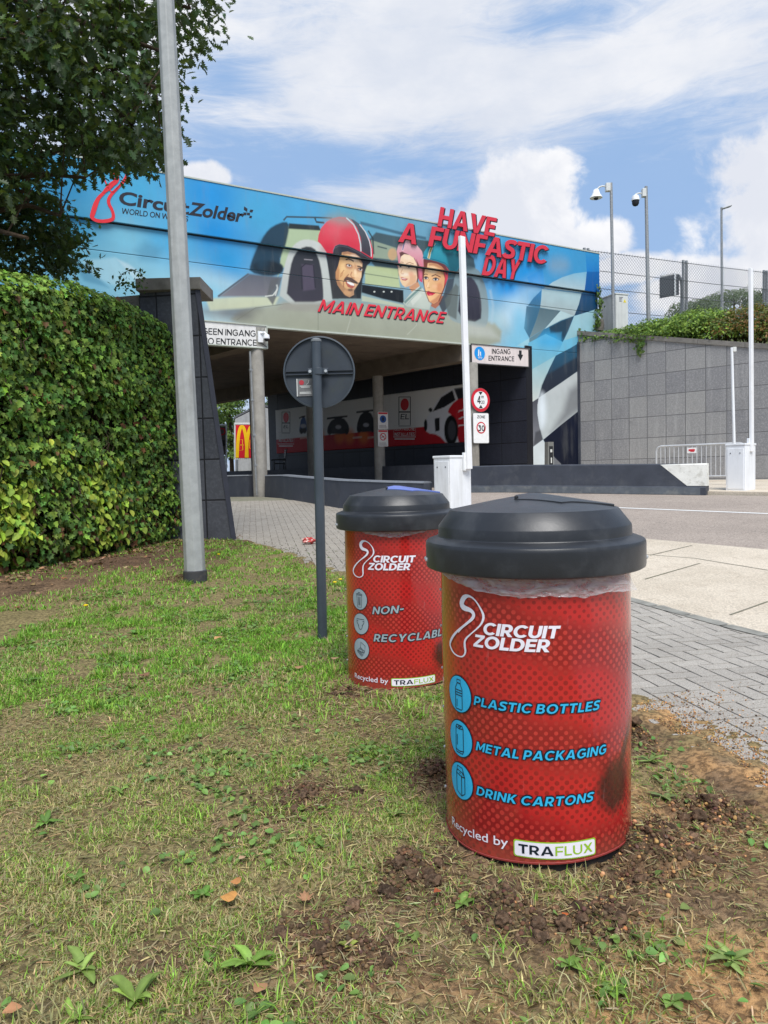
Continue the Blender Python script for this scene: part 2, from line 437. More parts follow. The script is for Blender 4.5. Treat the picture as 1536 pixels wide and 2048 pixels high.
def caps_outline(body, wt, spacing, a, b, c, width):
    """the same word drawn as an inked line round every letter edge"""
    bm = bmesh.new(); L_, x = [], 0.0
    for ch in body:
        loops, w_ = glyph(ch, wt); L_ += [[(p + x, q_) for p, q_ in lp] for lp in loops]; x += w_ + (.105 * spacing if ch != ' ' else 0)
    xs = [p[0] for lp in L_ for p in lp]; x0, x1 = min(xs), max(xs); a, b, c = Vector(a), Vector(b), Vector(c); e = (b - a) / (x1 - x0); f = c - a
    for lp in L_: bm_stroke(bm, [tuple(a + e * (p - x0) + f * q_) for p, q_ in lp], width, True)
    return bm


def caps_shape(body, wt, spacing, grow=0.0):
    cu = bpy.data.curves.new('t', 'CURVE'); cu.dimensions = '2D'; cu.fill_mode = 'FRONT'; cu.offset = -grow; x = 0.0
    for ch in body:
        loops, w_ = glyph(ch, wt)
        for li, lp in enumerate(loops):
            ar = sum(a[0] * b[1] - b[0] * a[1] for a, b in zip(lp, lp[1:] + lp[:1]))
            if (ar > 0) == (li == 0): lp = lp[::-1]
            sp = cu.splines.new('POLY'); sp.points.add(len(lp) - 1); sp.use_cyclic_u = True
            for p_, (a, b) in zip(sp.points, lp): p_.co = ((a + x) * CAPH, b * CAPH, 0, 1)
        x += w_ + (.105 * spacing if ch != ' ' else 0)
    o = bpy.data.objects.new('t', cu); COL.objects.link(o); bpy.context.view_layer.update()
    me = bpy.data.meshes.new_from_object(o.evaluated_get(bpy.context.evaluated_depsgraph_get()))
    bpy.data.objects.remove(o); bpy.data.curves.remove(cu); return me


CAPH = .729
_me = text_shape('H'); CAPH = max(v.co.y for v in _me.vertices)


def text_fit(body, a, b, c, bold=0.0, spacing=1.0, wt=None, grow=0.0):
    """2-D triangles of a word: baseline a -> b, c = top of the first letter's stem. Returns bmesh in (u, v, 0)"""
    own = wt is not None and set(body) <= CAPSET
    ref = caps_shape(body, wt, spacing) if own else text_shape(body, 0, spacing); xs = [v.co.x for v in ref.vertices]; x0, x1 = min(xs), max(xs)
    me = (caps_shape(body, wt, spacing, grow) if grow else ref.copy()) if own else text_shape(body, bold + grow, spacing)
    a, b, c = Vector(a), Vector(b), Vector(c); e = (b - a) / (x1 - x0); f = (c - a) / CAPH
    for v in me.vertices:
        p = a + e * (v.co.x - x0) + f * v.co.y; v.co = (p.x, p.y, 0)
    bm = bmesh.new(); bm.from_mesh(me); bpy.data.meshes.remove(me); bpy.data.meshes.remove(ref)
    return bm


def bm_poly(pts):
    bm = bmesh.new(); bm.faces.new([bm.verts.new((p[0], p[1], 0)) for p in pts]); return bm


def bm_stroke(bm, pts, wd, closed=False):
    """a drawn line of given width(s) in the plane, one band of quads"""
    P = [Vector((p[0], p[1])) for p in pts]; n = len(P); ws = wd if isinstance(wd, (list, tuple)) else [wd] * n
    L, Rr = [], []
    for i in range(n):
        pa = P[(i - 1) % n] if closed or i > 0 else P[i]; pb = P[(i + 1) % n] if closed or i < n - 1 else P[i]
        t = (pb - pa).normalized(); nn = Vector((-t.y, t.x)) * ws[i] / 2
        L.append(bm.verts.new((P[i].x + nn.x, P[i].y + nn.y, 0))); Rr.append(bm.verts.new((P[i].x - nn.x, P[i].y - nn.y, 0)))
    for i in range(n if closed else n - 1):
        j = (i + 1) % n
        try: bm.faces.new((L[i], L[j], Rr[j], Rr[i]))
        except ValueError: pass
    return bm


def smooth_loop(pts, it=2, closed=True):
    P = [tuple(p) for p in pts]
    for _ in range(it):
        Q = []
        n = len(P)
        for i in range(n if closed else n - 1):
            a, b = P[i], P[(i + 1) % n]
            Q.append(tuple(.75 * x + .25 * y for x, y in zip(a, b))); Q.append(tuple(.25 * x + .75 * y for x, y in zip(a, b)))
        P = Q if closed else [P[0]] + Q + [P[-1]]
    return P


def circle2(c, r, n=32, ry=None):
    return [(c[0] + r * math.cos(2 * math.pi * i / n), c[1] + (ry or r) * math.sin(2 * math.pi * i / n)) for i in range(n)]


def place(bm, fn, name, mt, parent, cut=None, depth=0.0, fn_back=None):
    """2-D shapes put onto a surface by fn(u, v) -> world"""
    if cut:
        us = [v.co.x for v in bm.verts]
        x = math.floor(min(us) / cut) * cut
        while x < max(us):
            bmesh.ops.bisect_plane(bm, geom=bm.verts[:] + bm.edges[:] + bm.faces[:], plane_co=(x, 0, 0), plane_no=(1, 0, 0)); x += cut
    if depth:
        bmesh.ops.triangulate(bm, faces=bm.faces[:])
        r = bmesh.ops.extrude_face_region(bm, geom=bm.faces[:])
        for v in r['geom']:
            if isinstance(v, bmesh.types.BMVert): v.co.z = 1
        for v in bm.verts: v.co = fn(v.co.x, v.co.y, v.co.z * depth)
    else:
        for v in bm.verts: v.co = fn(v.co.x, v.co.y)
    bmesh.ops.recalc_face_normals(bm, faces=bm.faces[:])
    me = bpy.data.meshes.new(name); bm.to_mesh(me); bm.free()
    return link_mesh(me, name, mt, parent, None if parent else me.vertices[0].co)


def words(P, body, a, b, c, mt, parent, off=.006, bold=0.0, name='lettering', depth=0.0, spacing=1.0, wt=.15):
    """word on an upright plane; a, b, c are photo points"""
    bm = text_fit(body, P.uv(*a), P.uv(*b), P.uv(*c), bold, spacing, wt)
    if depth: return place(bm, lambda u, v, z: P.w(u, v, off + z), name, mt, parent, depth=depth)
    return place(bm, lambda u, v: P.w(u, v, off), name, mt, parent)


def shape_on(P, pts, mt, parent, off, name, metric=False):
    q_ = pts if metric else [P.uv(*p) for p in pts]
    return place(bm_poly(q_), lambda u, v: P.w(u, v, off), name, mt, parent)

# ================================================================== GROUND
DT = Vector((-.669, .743, 0))               # the way the road runs through the underpass


def inside(poly, x, y):
    x = np.asarray(x); y = np.asarray(y); r = np.zeros(x.shape, bool); n = len(poly)
    for i in range(n):
        (x1, y1), (x2, y2) = poly[i], poly[(i + 1) % n]
        if y1 == y2: continue
        c = ((y1 > y) != (y2 > y)) & (x < (x2 - x1) * (y - y1) / (y2 - y1) + x1); r ^= c
    return r


def sheet(name, poly, mt, dz, skirt=0.0):
    bm = bm_poly(poly)
    for y in np.arange(4.5, 21, .5):
        bmesh.ops.bisect_plane(bm, geom=bm.verts[:] + bm.edges[:] + bm.faces[:], plane_co=(0, y, 0), plane_no=(0, 1, 0))
    if skirt:
        r = bmesh.ops.extrude_face_region(bm, geom=bm.faces[:])
        for v in r['geom']:
            if isinstance(v, bmesh.types.BMVert): v.co.z = 1
    for v in bm.verts: v.co.z = zg(v.co.y) + (dz if (not skirt or v.co.z > .5) else dz - skirt)
    bmesh.ops.recalc_face_normals(bm, faces=bm.faces[:])
    me = bpy.data.meshes.new(name); bm.to_mesh(me); bm.free()
    o = link_mesh(me, name, mt); prep(o, kind='structure'); return o


def ground_mat(name, ca, cb, cc, sc, bump, speck=0.0, bs=200):
    m = bpy.data.materials.new(name); m.use_nodes = True; k = NT(m.node_tree)
    p = k.n('ShaderNodeNewGeometry').outputs['Position']
    c = k.mix(k.ss(k.noise(p, sc, 6, .65), .35, .65), ca, cb)
    c = k.mix(k.m('MULTIPLY', k.ss(k.noise(p, sc * 7, 5, .6), .5, .72), .6), c, cc)
    gr = k.noise(p, bs, 3, .7)
    if speck: c = k.mix(k.m('MULTIPLY', k.ss(gr, .35, .75), speck), c, tuple(x * 2.1 for x in ca)); c = k.mix(k.m('MULTIPLY', k.ss(gr, .52, .3), speck), c, tuple(x * .35 for x in ca))
    b = k.n('ShaderNodeBsdfPrincipled', {'Base Color': c, 'Roughness': .9, 'Specular IOR Level': .2})
    bn = k.n('ShaderNodeBump', {'Strength': bump, 'Distance': .01, 'Height': gr}); k.nt.links.new(bn.outputs[0], b.inputs['Normal'])
    k.nt.links.new(b.outputs[0], k.n('ShaderNodeOutputMaterial').inputs[0]); return m


M_SOIL = ground_mat('soil', lin(120, 98, 74), lin(92, 74, 57), lin(66, 52, 42), 2.5, .7, .35, 160)
M_BASE = ground_mat('far_ground', lin(120, 118, 96), lin(100, 104, 74), lin(92, 88, 72), .3, .3, .2, 30)
M_ASPH = ground_mat('asphalt', lin(142, 131, 121), lin(156, 144, 133), lin(126, 116, 108), .8, .5, .55, 42)
M_CREAM = ground_mat('concrete_apron', lin(196, 184, 166), lin(180, 168, 150), lin(166, 152, 134), 1.1, .45, .30, 60)
M_JOINT = ground_mat('paver_joint', lin(128, 124, 110), lin(112, 112, 92), lin(104, 98, 86), 3, .5, .3, 150)
M_PAVE = ground_mat('paver', lin(162, 157, 149), lin(151, 146, 139), lin(138, 131, 121), 1.6, .5, .5, 190)
M_LINE = mat('road_marking', lin(225, 224, 220), .7, .3, var=.08, vscale=20)

# one far-reaching sheet
bm = bmesh.new()
ys = [-60, -10, 0, 5, 8, 11, 14, 17, 20, 30, 60, 150, 900]; xs = [-900, -60, -20, -8, 0, 8, 20, 60, 900]
gv = [[bm.verts.new((x, y, zg(y) - .07)) for x in xs] for y in ys]
for j in range(len(ys) - 1):
    for i in range(len(xs) - 1): bm.faces.new((gv[j][i], gv[j][i + 1], gv[j + 1][i + 1], gv[j + 1][i]))
me = bpy.data.meshes.new('ground'); bm.to_mesh(me); bm.free()
prep(link_mesh(me, 'ground', M_BASE), kind='structure')

LAWN_EDGE = [(-2.62, 11.7), (-2.2, 10.9)] + [tuple(G(*p)[:2]) for p in ((520, 1094), (560, 1105), (640, 1135), (700, 1165), (860, 1236), (1000, 1298), (1256, 1412), (1424, 1512), (1536, 1590))] + [(1.36, 2.2), (1.5, 1.2), (1.7, -1.5)]
PATH_B = [(4.3, -1.5), (3.6, 1.2), (3.1, 2.9), (2.49, 4.79), (1.99, 6.1), (1.25, 8.3), (.62, 10.6), (.42, 12.4), (.86, 13.9), (-.85, 16.06), (-3.69, 22.0)]
KERB_A = [(12, .5), (7.6, 4.7), (4.48, 8.62), (3.47, 9.86), (2.25, 11.6), (1.35, 13.2), (1.06, 14.0)]
path_poly = LAWN_EDGE[::-1] + [(-6, 20), (-9, 24.5)] + PATH_B[::-1]
sheet('path', path_poly, M_JOINT, -.006)
sheet('apron', PATH_B[:9] + KERB_A[::-1], M_CREAM, .006)
sheet('road', KERB_A + [(-.66, 16.15), (-3.45, 22.05), (-14, 34), (-34, 60), (-20, 66), (-8.8, 39.6), (3.25, 26.3), (2.55, 20.75), (7.54, 17.34), (8.7, 16.45), (22, 5)], M_ASPH, .002)
sheet('pavement', [(2.6, 20.85), (7.6, 17.42), (8.75, 16.5), (22, 5.2), (34, 12), (14, 24), (7.9, 29.2), (3.4, 26.4)], M_CREAM, .085, .12)
for jn in ([(1290, 1110), (1390, 1118), (1536, 1142)], [(1384, 1092), (1300, 1112)], [(1460, 1232), (1536, 1205)], [(1290, 1160), (1400, 1128)]):
    pj = [Vector(G(*p)[:2]) for p in jn]; q1_, q2_ = [], []
    for i, p in enumerate(pj):
        t_ = (pj[min(i + 1, len(pj) - 1)] - pj[max(i - 1, 0)]).normalized(); n_ = Vector((-t_.y, t_.x)) * .008; q1_.append(tuple(p + n_)); q2_.append(tuple(p - n_))
    sheet('apron_joint', q1_ + q2_[::-1], M_JOINT, .010)
a, b = Vector((4.25, 14.88)), Vector((9.5, 10.0)); d = (b - a).normalized(); nn = Vector((-d.y, d.x)) * .07
sheet('road_line', [tuple(a + nn), tuple(b + nn), tuple(b - nn), tuple(a - nn)][::-1], M_LINE, .007)

# herringbone pavers
cdir = (Vector((1.56, 3.0)) - Vector((1.36, 4.14))).normalized(); cper = Vector((-cdir.y, cdir.x))
PW = .105
bv, bf = [], []
core = np.array(path_poly)
pl = []
for j in range(-40, 260):
    for i in range(-60, 60):
        for (ax_, ay_, lw, lh) in ((j % 4 + 4 * i, j, 2, 1), (j % 4 + 3 + 4 * i, j, 1, 2)):
            cx, cy = (ax_ + lw / 2) * PW, (ay_ + lh / 2) * PW
            if abs(cx) > 12: continue
            pl.append((cx, cy, lw, lh))
pl = np.array(pl); o2 = np.array((3.5, -1.0))
# local axes: y runs against cdir (away from the camera), x across
W2 = o2 + pl[:, 0:1] * -np.array(cper) + pl[:, 1:2] * -np.array(cdir)
keep = inside(path_poly, W2[:, 0], W2[:, 1]) & (W2[:, 1] < 19) & (W2[:, 1] > .3)
g = .0026
for (x, y), (_, _, lw, lh) in zip(W2[keep], pl[keep]):
    g_y = g if y < 6.8 else .0012; hx, hy = lw * PW / 2 - g_y, lh * PW / 2 - g_y; t1, t2 = random.uniform(-.0012, .0012), random.uniform(-.0012, .0012)
    z = zg(y) + .012 + random.uniform(-.0008, .0008); b0 = len(bv)
    for e, zz in ((0, -.03), (.0025, 0)):
        for sx, sy in ((-1, -1), (1, -1), (1, 1), (-1, 1)):
            px, py = Vector((x, y)) + cper * (sx * (hx - e)) + cdir * (sy * (hy - e))
            bv.append((px, py, zg(py) + .012 + zz + (sx * t1 + sy * t2 if zz == 0 else 0)))
    bf += [(b0 + 4, b0 + 5, b0 + 6, b0 + 7), (b0, b0 + 1, b0 + 5, b0 + 4), (b0 + 1, b0 + 2, b0 + 6, b0 + 5), (b0 + 2, b0 + 3, b0 + 7, b0 + 6), (b0 + 3, b0, b0 + 4, b0 + 7)]
me = bpy.data.meshes.new('paving'); me.from_pydata(bv, [], bf); me.update()
rnd = np.repeat(RNG.uniform(.90, 1.07, len(bf) // 5), 8)
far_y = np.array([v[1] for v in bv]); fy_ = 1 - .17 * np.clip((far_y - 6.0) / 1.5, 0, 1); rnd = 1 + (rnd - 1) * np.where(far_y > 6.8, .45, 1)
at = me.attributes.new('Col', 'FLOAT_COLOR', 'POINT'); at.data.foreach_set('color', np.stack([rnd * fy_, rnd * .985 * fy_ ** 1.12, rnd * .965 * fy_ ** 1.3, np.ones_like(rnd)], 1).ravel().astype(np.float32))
k = NT(M_PAVE.node_tree) if False else None
nt = M_PAVE.node_tree; bs_ = [x for x in nt.nodes if x.type == 'BSDF_PRINCIPLED'][0]
src = bs_.inputs['Base Color'].links[0].from_socket
an = nt.nodes.new('ShaderNodeAttribute'); an.attribute_name = 'Col'
mx = nt.nodes.new('ShaderNodeMix'); mx.data_type = 'RGBA'; mx.blend_type = 'MULTIPLY'; mx.inputs[0].default_value = 1
nt.links.new(src, mx.inputs[6]); nt.links.new(an.outputs[0], mx.inputs[7]); nt.links.new(mx.outputs[2], bs_.inputs['Base Color'])
bmx = bmesh.new(); bmx.from_mesh(me); bmesh.ops.recalc_face_normals(bmx, faces=bmx.faces); bmx.to_mesh(me); bmx.free()
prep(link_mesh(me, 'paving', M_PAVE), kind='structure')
# edging strip between pavers and apron
eb = MB()
for (x1, y1), (x2, y2) in zip(PATH_B[1:7], PATH_B[2:8]):
    v1, v2 = Vector((x1, y1, 0)), Vector((x2, y2, 0)); dd = (v2 - v1); nn = Vector((-dd.y, dd.x, 0)).normalized() * .05; L = dd.length; n = max(1, int(L / .3))
    for i in range(n):
        p, q2 = v1 + dd * ((i + .02) / n), v1 + dd * ((i + .98) / n)
        eb.quad(*[Vector((c.x, c.y, zg(c.y) + .0165)) for c in (p + nn, q2 + nn, q2 - nn, p - nn)])
prep(eb.build('path_edging', mat('edging_stone', lin(140, 138, 130), .9, .2, var=.2, vscale=8, bump=.3, bscale=90), origin=(0, 0, 0)), kind='structure')

# lawn soil with real relief
lawn_poly = LAWN_EDGE + [(-7, -1.5), (-7.5, 12.4)]
lawn_over = [(x + (.26 if y < 7.5 else .08), y + (.1 if y < 7.5 else 0)) for x, y in LAWN_EDGE] + [(-7, -1.5), (-7.5, 12.4)]
_patch = lambda px, py, rx, ry, k_: (tuple(G(px, py)[:2]), rx, ry, k_)
BARE = [_patch(1070, 1765, .30, .10, 1.0), _patch(930, 1700, .14, .2, .9), _patch(1200, 1830, .42, .14, .75), _patch(760, 1830, .3, .12, .7), _patch(1400, 1800, .3, .2, .7), _patch(640, 1960, .3, .1, .6), _patch(790, 1395, .34, .10, .7), _patch(620, 1585, .17, .17, .95), _patch(820, 1740, .10, .12, .95), _patch(1020, 1810, .12, .1, .9), _patch(1300, 1700, .24, .2, 1.0), _patch(1250, 1780, .3, .16, .8),
        _patch(1420, 1640, .22, .25, .8), _patch(1490, 1720, .2, .2, .75), _patch(700, 1920, .2, .12, .9), _patch(560, 1880, .14, .08, .7), _patch(330, 1920, .16, .1, .75), _patch(860, 1960, .2, .1, .6),
        _patch(60, 1175, .9, .8, 1.0), _patch(230, 1125, .9, .8, 1.0), _patch(330, 1105, .6, .6, .8), _patch(480, 1075, .3, .5, .8), _patch(440, 1130, .18, .2, .4),
        _patch(700, 1385, .25, .25, .9), _patch(860, 1560, .12, .2, .8), _patch(1250, 1480, .2, .3, .9), _patch(640, 1125, .3, .3, .6), _patch(1380, 1960, .25, .12, .6), _patch(1450, 1560, .16, .3, .8), _patch(960, 1950, .25, .08, .6),
        _patch(520, 1640, .2, .14, .6), _patch(800, 1800, .16, .1, .8), _patch(1120, 1900, .2, .1, .6), _patch(300, 1500, .16, .12, .45), _patch(430, 1390, .2, .2, .35), _patch(690, 1440, .3, .2, .6)]
MOUND = [(G(1258, 1745), .085, -.05), (G(1215, 1752), .06, -.03), (G(820, 1745), .11, .055), (G(1010, 1825), .10, .05), (G(1310, 1690), .17, .07), (G(1210, 1835), .09, .04), (G(700, 1900), .10, .045), (G(860, 1545), .10, .045), (G(1270, 1475), .12, .06), (G(610, 1590), .16, .022), (G(1440, 1620), .14, .03), (G(700, 1385), .12, .02), (G(360, 1160), .2, .03), (G(640, 1850), .1, .015), (G(920, 1790), .1, .02)]


def fbm2(x, y, sc, octv=4, seed=0):
    """value noise, vectorised"""
    out = np.zeros_like(x, float); amp = 1.0; tot = 0
    for o_ in range(octv):
        X = x * sc + 31.7 * (o_ + seed); Y = y * sc + 17.3 * (o_ + 2 * seed); xi = np.floor(X).astype(np.int64); yi = np.floor(Y).astype(np.int64); fx = X - xi; fy = Y - yi
        fx = fx * fx * (3 - 2 * fx); fy = fy * fy * (3 - 2 * fy)
        h = lambda a_, b_: ((np.sin(a_ * 127.1 + b_ * 311.7 + seed * 7.7) * 43758.5453) % 1.0)
        v = h(xi, yi) * (1 - fx) * (1 - fy) + h(xi + 1, yi) * fx * (1 - fy) + h(xi, yi + 1) * (1 - fx) * fy + h(xi + 1, yi + 1) * fx * fy
        out += v * amp; tot += amp; amp *= .55; sc *= 2.03
    return out / tot


zgv = lambda y: np.clip((y - 5) / 30, 0, .5)


def bare(x, y):
    b_ = np.zeros_like(x)
    wx = x + (fbm2(x, y, 9, 3, 3) - .5) * .16; wy = y + (fbm2(x, y, 9, 3, 5) - .5) * .16
    for (cx, cy), rx, ry, k_ in BARE:
        b_ = np.maximum(b_, k_ * np.clip(1.35 - np.hypot((wx - cx) / rx, (wy - cy) / ry), 0, 1))
    return np.clip(b_, 0, 1)


def lawn_z(x, y):
    near_ = np.clip((4.2 - y) / 1.0, 0, 1); z = zgv(y) + .012 - .022 * near_ + (fbm2(x, y, 3, 3, 1) - .5) * (.03 - .016 * near_) + (fbm2(x, y, 28, 3, 2) - .5) * .016
    bb = bare(x, y); z = z + bb * (fbm2(x, y, 38, 3, 4) - .45) * .035 - bb * .006
    for c_, r_, h_ in MOUND:
        d_ = np.hypot(x - c_.x, y - c_.y) / r_; t_ = np.clip(1 - d_, 0, 1)
        z = z + t_ * t_ * h_ * 1.6 + (t_ > 0) * (fbm2(x, y, 42, 3, 6) - .5) * .075 * np.sqrt(t_) * min(1, h_ / .04)
    return z


def grid_patch(x0, x1, y0, y1, st):
    nx, ny = int((x1 - x0) / st), int((y1 - y0) / st)
    X, Y = np.meshgrid(np.linspace(x0, x1, nx + 1), np.linspace(y0, y1, ny + 1)); X = X.ravel(); Y = Y.ravel()
    i, j = np.meshgrid(np.arange(nx), np.arange(ny)); a_ = (j * (nx + 1) + i).ravel()
    Q = np.stack([a_, a_ + 1, a_ + nx + 2, a_ + nx + 1], 1)
    cx, cy = X[Q].mean(1), Y[Q].mean(1); Q = Q[inside(lawn_over, cx, cy)]
    return X, Y, Q


VS, QS, nb = [], [], 0
for ar in ((-1.7, 1.90, .5, 3.7, .0115), (-7.5, 1.90, 3.7, 12.4, .035), (-7.5, -1.7, -1.5, 3.7, .06), (-1.7, 1.90, -1.5, .5, .06)):
    X, Y, Q = grid_patch(*ar); out_ = ~inside(lawn_poly, X, Y); zz_ = lawn_z(X, Y); ed_ = np.min([np.hypot(X - a[0] - (b[0] - a[0]) * t_, Y - a[1] - (b[1] - a[1]) * t_) for a, b in zip(LAWN_EDGE, LAWN_EDGE[1:]) for t_ in (0, .25, .5, .75)], axis=0) if out_.any() else 0
    rim_ = np.clip(1 - ed_ / .18, 0, 1) * (Y < 7.5); rim_ = rim_ * rim_ * (3 - 2 * rim_); zz_ = np.where(out_, zgv(Y) + .022 + (fbm2(X, Y, 7, 4, 15) - .50) * .05 - ed_ * .085, zz_ * (1 - rim_) + rim_ * (zgv(Y) + .022 + (fbm2(X, Y, 7, 4, 15) - .50) * .05)); VS.append(np.stack([X, Y, zz_], 1)); QS.append(Q + nb); nb += len(X)
LV = np.concatenate(VS); LQ = np.concatenate(QS)
sand = np.clip((fbm2(LV[:, 0], LV[:, 1], 2.2, 4, 8) - .50) * 5, 0, 1) * np.clip((LV[:, 0] + .35) / .7, 0, 1) * (LV[:, 1] < 4)
for pp, rr in ((G(1440, 1700), .3), (G(1530, 1560), .35), (G(1330, 1960), .3), (G(650, 1900), .12), (G(1340, 1440), .3), (G(1440, 1530), .22)):
    sand = np.maximum(sand, np.clip(1.2 - np.hypot(LV[:, 0] - pp.x, LV[:, 1] - pp.y) / rr, 0, 1) * np.clip(fbm2(LV[:, 0], LV[:, 1], 9, 4, 9) * 2.6 - .7, 0, 1))
dark = np.zeros(len(LV))
for c_, r_, h_ in MOUND: dark = np.maximum(dark, np.clip(1.25 - np.hypot(LV[:, 0] - c_.x, LV[:, 1] - c_.y) / r_, 0, 1))
dark = np.maximum(dark, np.clip(bare(LV[:, 0], LV[:, 1]) * (fbm2(LV[:, 0], LV[:, 1], 5, 4, 12) * 2.2 - .6), 0, 1))
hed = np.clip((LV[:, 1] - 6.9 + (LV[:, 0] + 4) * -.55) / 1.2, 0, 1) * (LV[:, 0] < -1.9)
lc = np.array(lin(144, 118, 90))[None] * np.ones((len(LV), 1))
wv = fbm2(LV[:, 0], LV[:, 1], 6, 4, 10)[:, None]
lc = lc * (.62 + .7 * wv)
lc = lc * (1 - sand[:, None]) + np.array(lin(200, 156, 106)) * sand[:, None] * (.7 + .5 * wv)
dk = (dark * .85)[:, None]; lc = lc * (1 - dk) + np.array(lin(84, 66, 52)) * dk
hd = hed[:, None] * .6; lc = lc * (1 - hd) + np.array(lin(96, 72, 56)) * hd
# matted dead grass tint away from bare soil
dg = (np.clip(1 - bare(LV[:, 0], LV[:, 1]) * 1.3, 0, 1) * (1 - hed) * .6 * (1 - sand))[:, None]; lc = lc * (1 - dg) + np.array(lin(138, 132, 84)) * dg
M_LAWN = bpy.data.materials.new('lawn_soil'); M_LAWN.use_nodes = True; k = NT(M_LAWN.node_tree)
p = k.n('ShaderNodeNewGeometry').outputs['Position']; a_ = k.n('ShaderNodeAttribute', attribute_name='Col').outputs[0]
nf = k.noise(p, 150, 4, .7); nm = k.noise(p, 45, 4, .65)
c = k.mix(k.m('MULTIPLY', k.ss(nf, .5, .75), .55), a_, k.mix(.5, a_, (.5, .42, .3)))
c = k.mix(k.m('MULTIPLY', k.ss(nm, .58, .40), .6), c, (.028, .02, .014))
b = k.n('ShaderNodeBsdfPrincipled', {'Base Color': c, 'Roughness': .95, 'Specular IOR Level': .15})
bn = k.n('ShaderNodeBump', {'Strength': .9, 'Distance': .012, 'Height': k.m('ADD', nm, k.m('MULTIPLY', nf, .5))}); k.nt.links.new(bn.outputs[0], b.inputs['Normal'])
k.nt.links.new(b.outputs[0], k.n('ShaderNodeOutputMaterial').inputs[0])
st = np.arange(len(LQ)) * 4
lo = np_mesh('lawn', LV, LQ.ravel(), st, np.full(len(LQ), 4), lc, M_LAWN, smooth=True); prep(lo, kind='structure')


# ================================================================== WALL TILES
def tile_mat(name, dvec, tw, th, ca, cb, joint, org=(0, 0, 0), jw=.012, rough=.6, stag=0.0, streak=.4, light=None):
    m = bpy.data.materials.new(name); m.use_nodes = True; k = NT(m.node_tree)
    p = k.n('ShaderNodeNewGeometry').outputs['Position']
    dvec = Vector(dvec).normalized()
    u = k.vm('DOT_PRODUCT', k.vm('SUBTRACT', p, tuple(org)), (dvec.x, dvec.y, 0)); v = k.xyz(p)[2]
    vr = k.m('DIVIDE', k.m('SUBTRACT', v, org[2]), th); ur = k.m('DIVIDE', u, tw)
    if stag: ur = k.m('ADD', ur, k.m('MULTIPLY', k.m('FLOOR', vr), stag))
    fu, fv = k.m('FRACT', ur), k.m('FRACT', vr)
    du = k.m('MULTIPLY', k.m('MINIMUM', fu, k.m('SUBTRACT', 1.0, fu)), tw); dv = k.m('MULTIPLY', k.m('MINIMUM', fv, k.m('SUBTRACT', 1.0, fv)), th)
    jt = k.ss(k.m('MINIMUM', du, dv), jw * .5, jw * 1.1, 1, 0)
    cell = k.n('ShaderNodeTexWhiteNoise', {'Vector': k.comb(k.m('FLOOR', ur), k.m('FLOOR', vr), 3.0)}, noise_dimensions='3D').outputs[0]
    c = k.mix(cell, ca, cb)
    c = k.mix(k.m('MULTIPLY', k.ss(k.noise(p, 22, 6, .75), .42, .66), .38), c, tuple(x * 1.7 for x in cb))
    if streak: c = k.mix(k.m('MULTIPLY', k.ss(k.noise(k.map(p, sc=(1, 1, .1)), 3.5, 6, .7), .5, .72), streak), c, tuple(x * 1.6 for x in cb))
    c = k.mix(k.m('MULTIPLY', k.ss(k.noise(p, 1.2, 5, .6), .55, .75), .35), c, tuple(x * .5 for x in ca))
    if light: c = k.mix(k.m('MULTIPLY', k.ss(k.noise(p, 9, 7, .75, 1.5), .64, .74), .6), c, light)
    c = k.mix(jt, c, joint)
    b = k.n('ShaderNodeBsdfPrincipled', {'Base Color': c, 'Roughness': rough, 'Specular IOR Level': .35})
    bn = k.n('ShaderNodeBump', {'Strength': .5, 'Distance': .01, 'Height': k.m('SUBTRACT', k.m('MULTIPLY', k.noise(p, 40, 4), .2), jt)}); k.nt.links.new(bn.outputs[0], b.inputs['Normal'])
    k.nt.links.new(b.outputs[0], k.n('ShaderNodeOutputMaterial').inputs[0]); return m


# ------------------------------------------------------------------ right wing wall
WS = Vector((7.67, 28.97, 0)); WD = Vector((.698, -.716, 0)); WN = Vector((-.716, -.698, 0))
wtop = lambda t: 6.24 - .212 * t
ZG = .5
M_WING = tile_mat('grey_wall_tiles', WD, .70, .755, lin(124, 124, 127), lin(148, 147, 145), lin(104, 104, 105), (WS.x, WS.y, ZG + .12), .016, .75, 0, .4, lin(178, 176, 170))
root = thing('retaining_wall', 'grey stone tiled retaining wall sloping down to the right below the hedge', 'wall', WS + Vector((0, 0, ZG)))
L = 15.0
mb = MB()
fr = [WS + Vector((0, 0, 0)), WS + WD * L, WS + WD * L + Vector((0, 0, wtop(L))), WS + Vector((0, 0, wtop(0)))]
mb.prism(fr, -WN * .5); mb.build('wall_face', M_WING, root)
t = 0
mb = MB()
while t < L:
    t2 = min(L, t + 1.55)
    p0, p1 = WS + WD * (t + .006) + Vector((0, 0, wtop(t))), WS + WD * (t2 - .006) + Vector((0, 0, wtop(t2)))
    q0 = WN * .05
    mb.prism([p0 + q0, p1 + q0, p1 + q0 + Vector((0, 0, .16)), p0 + q0 + Vector((0, 0, .16))], -WN * .6); t = t2
mb.build('coping', COPING, root)
mb = MB(); mb.box(WS + WD * .04 + WN * .02 + Vector((0, 0, 3.2)), (.09, .07, 5.5), WD, WN); mb.build('corner_trim', DCONC, root)

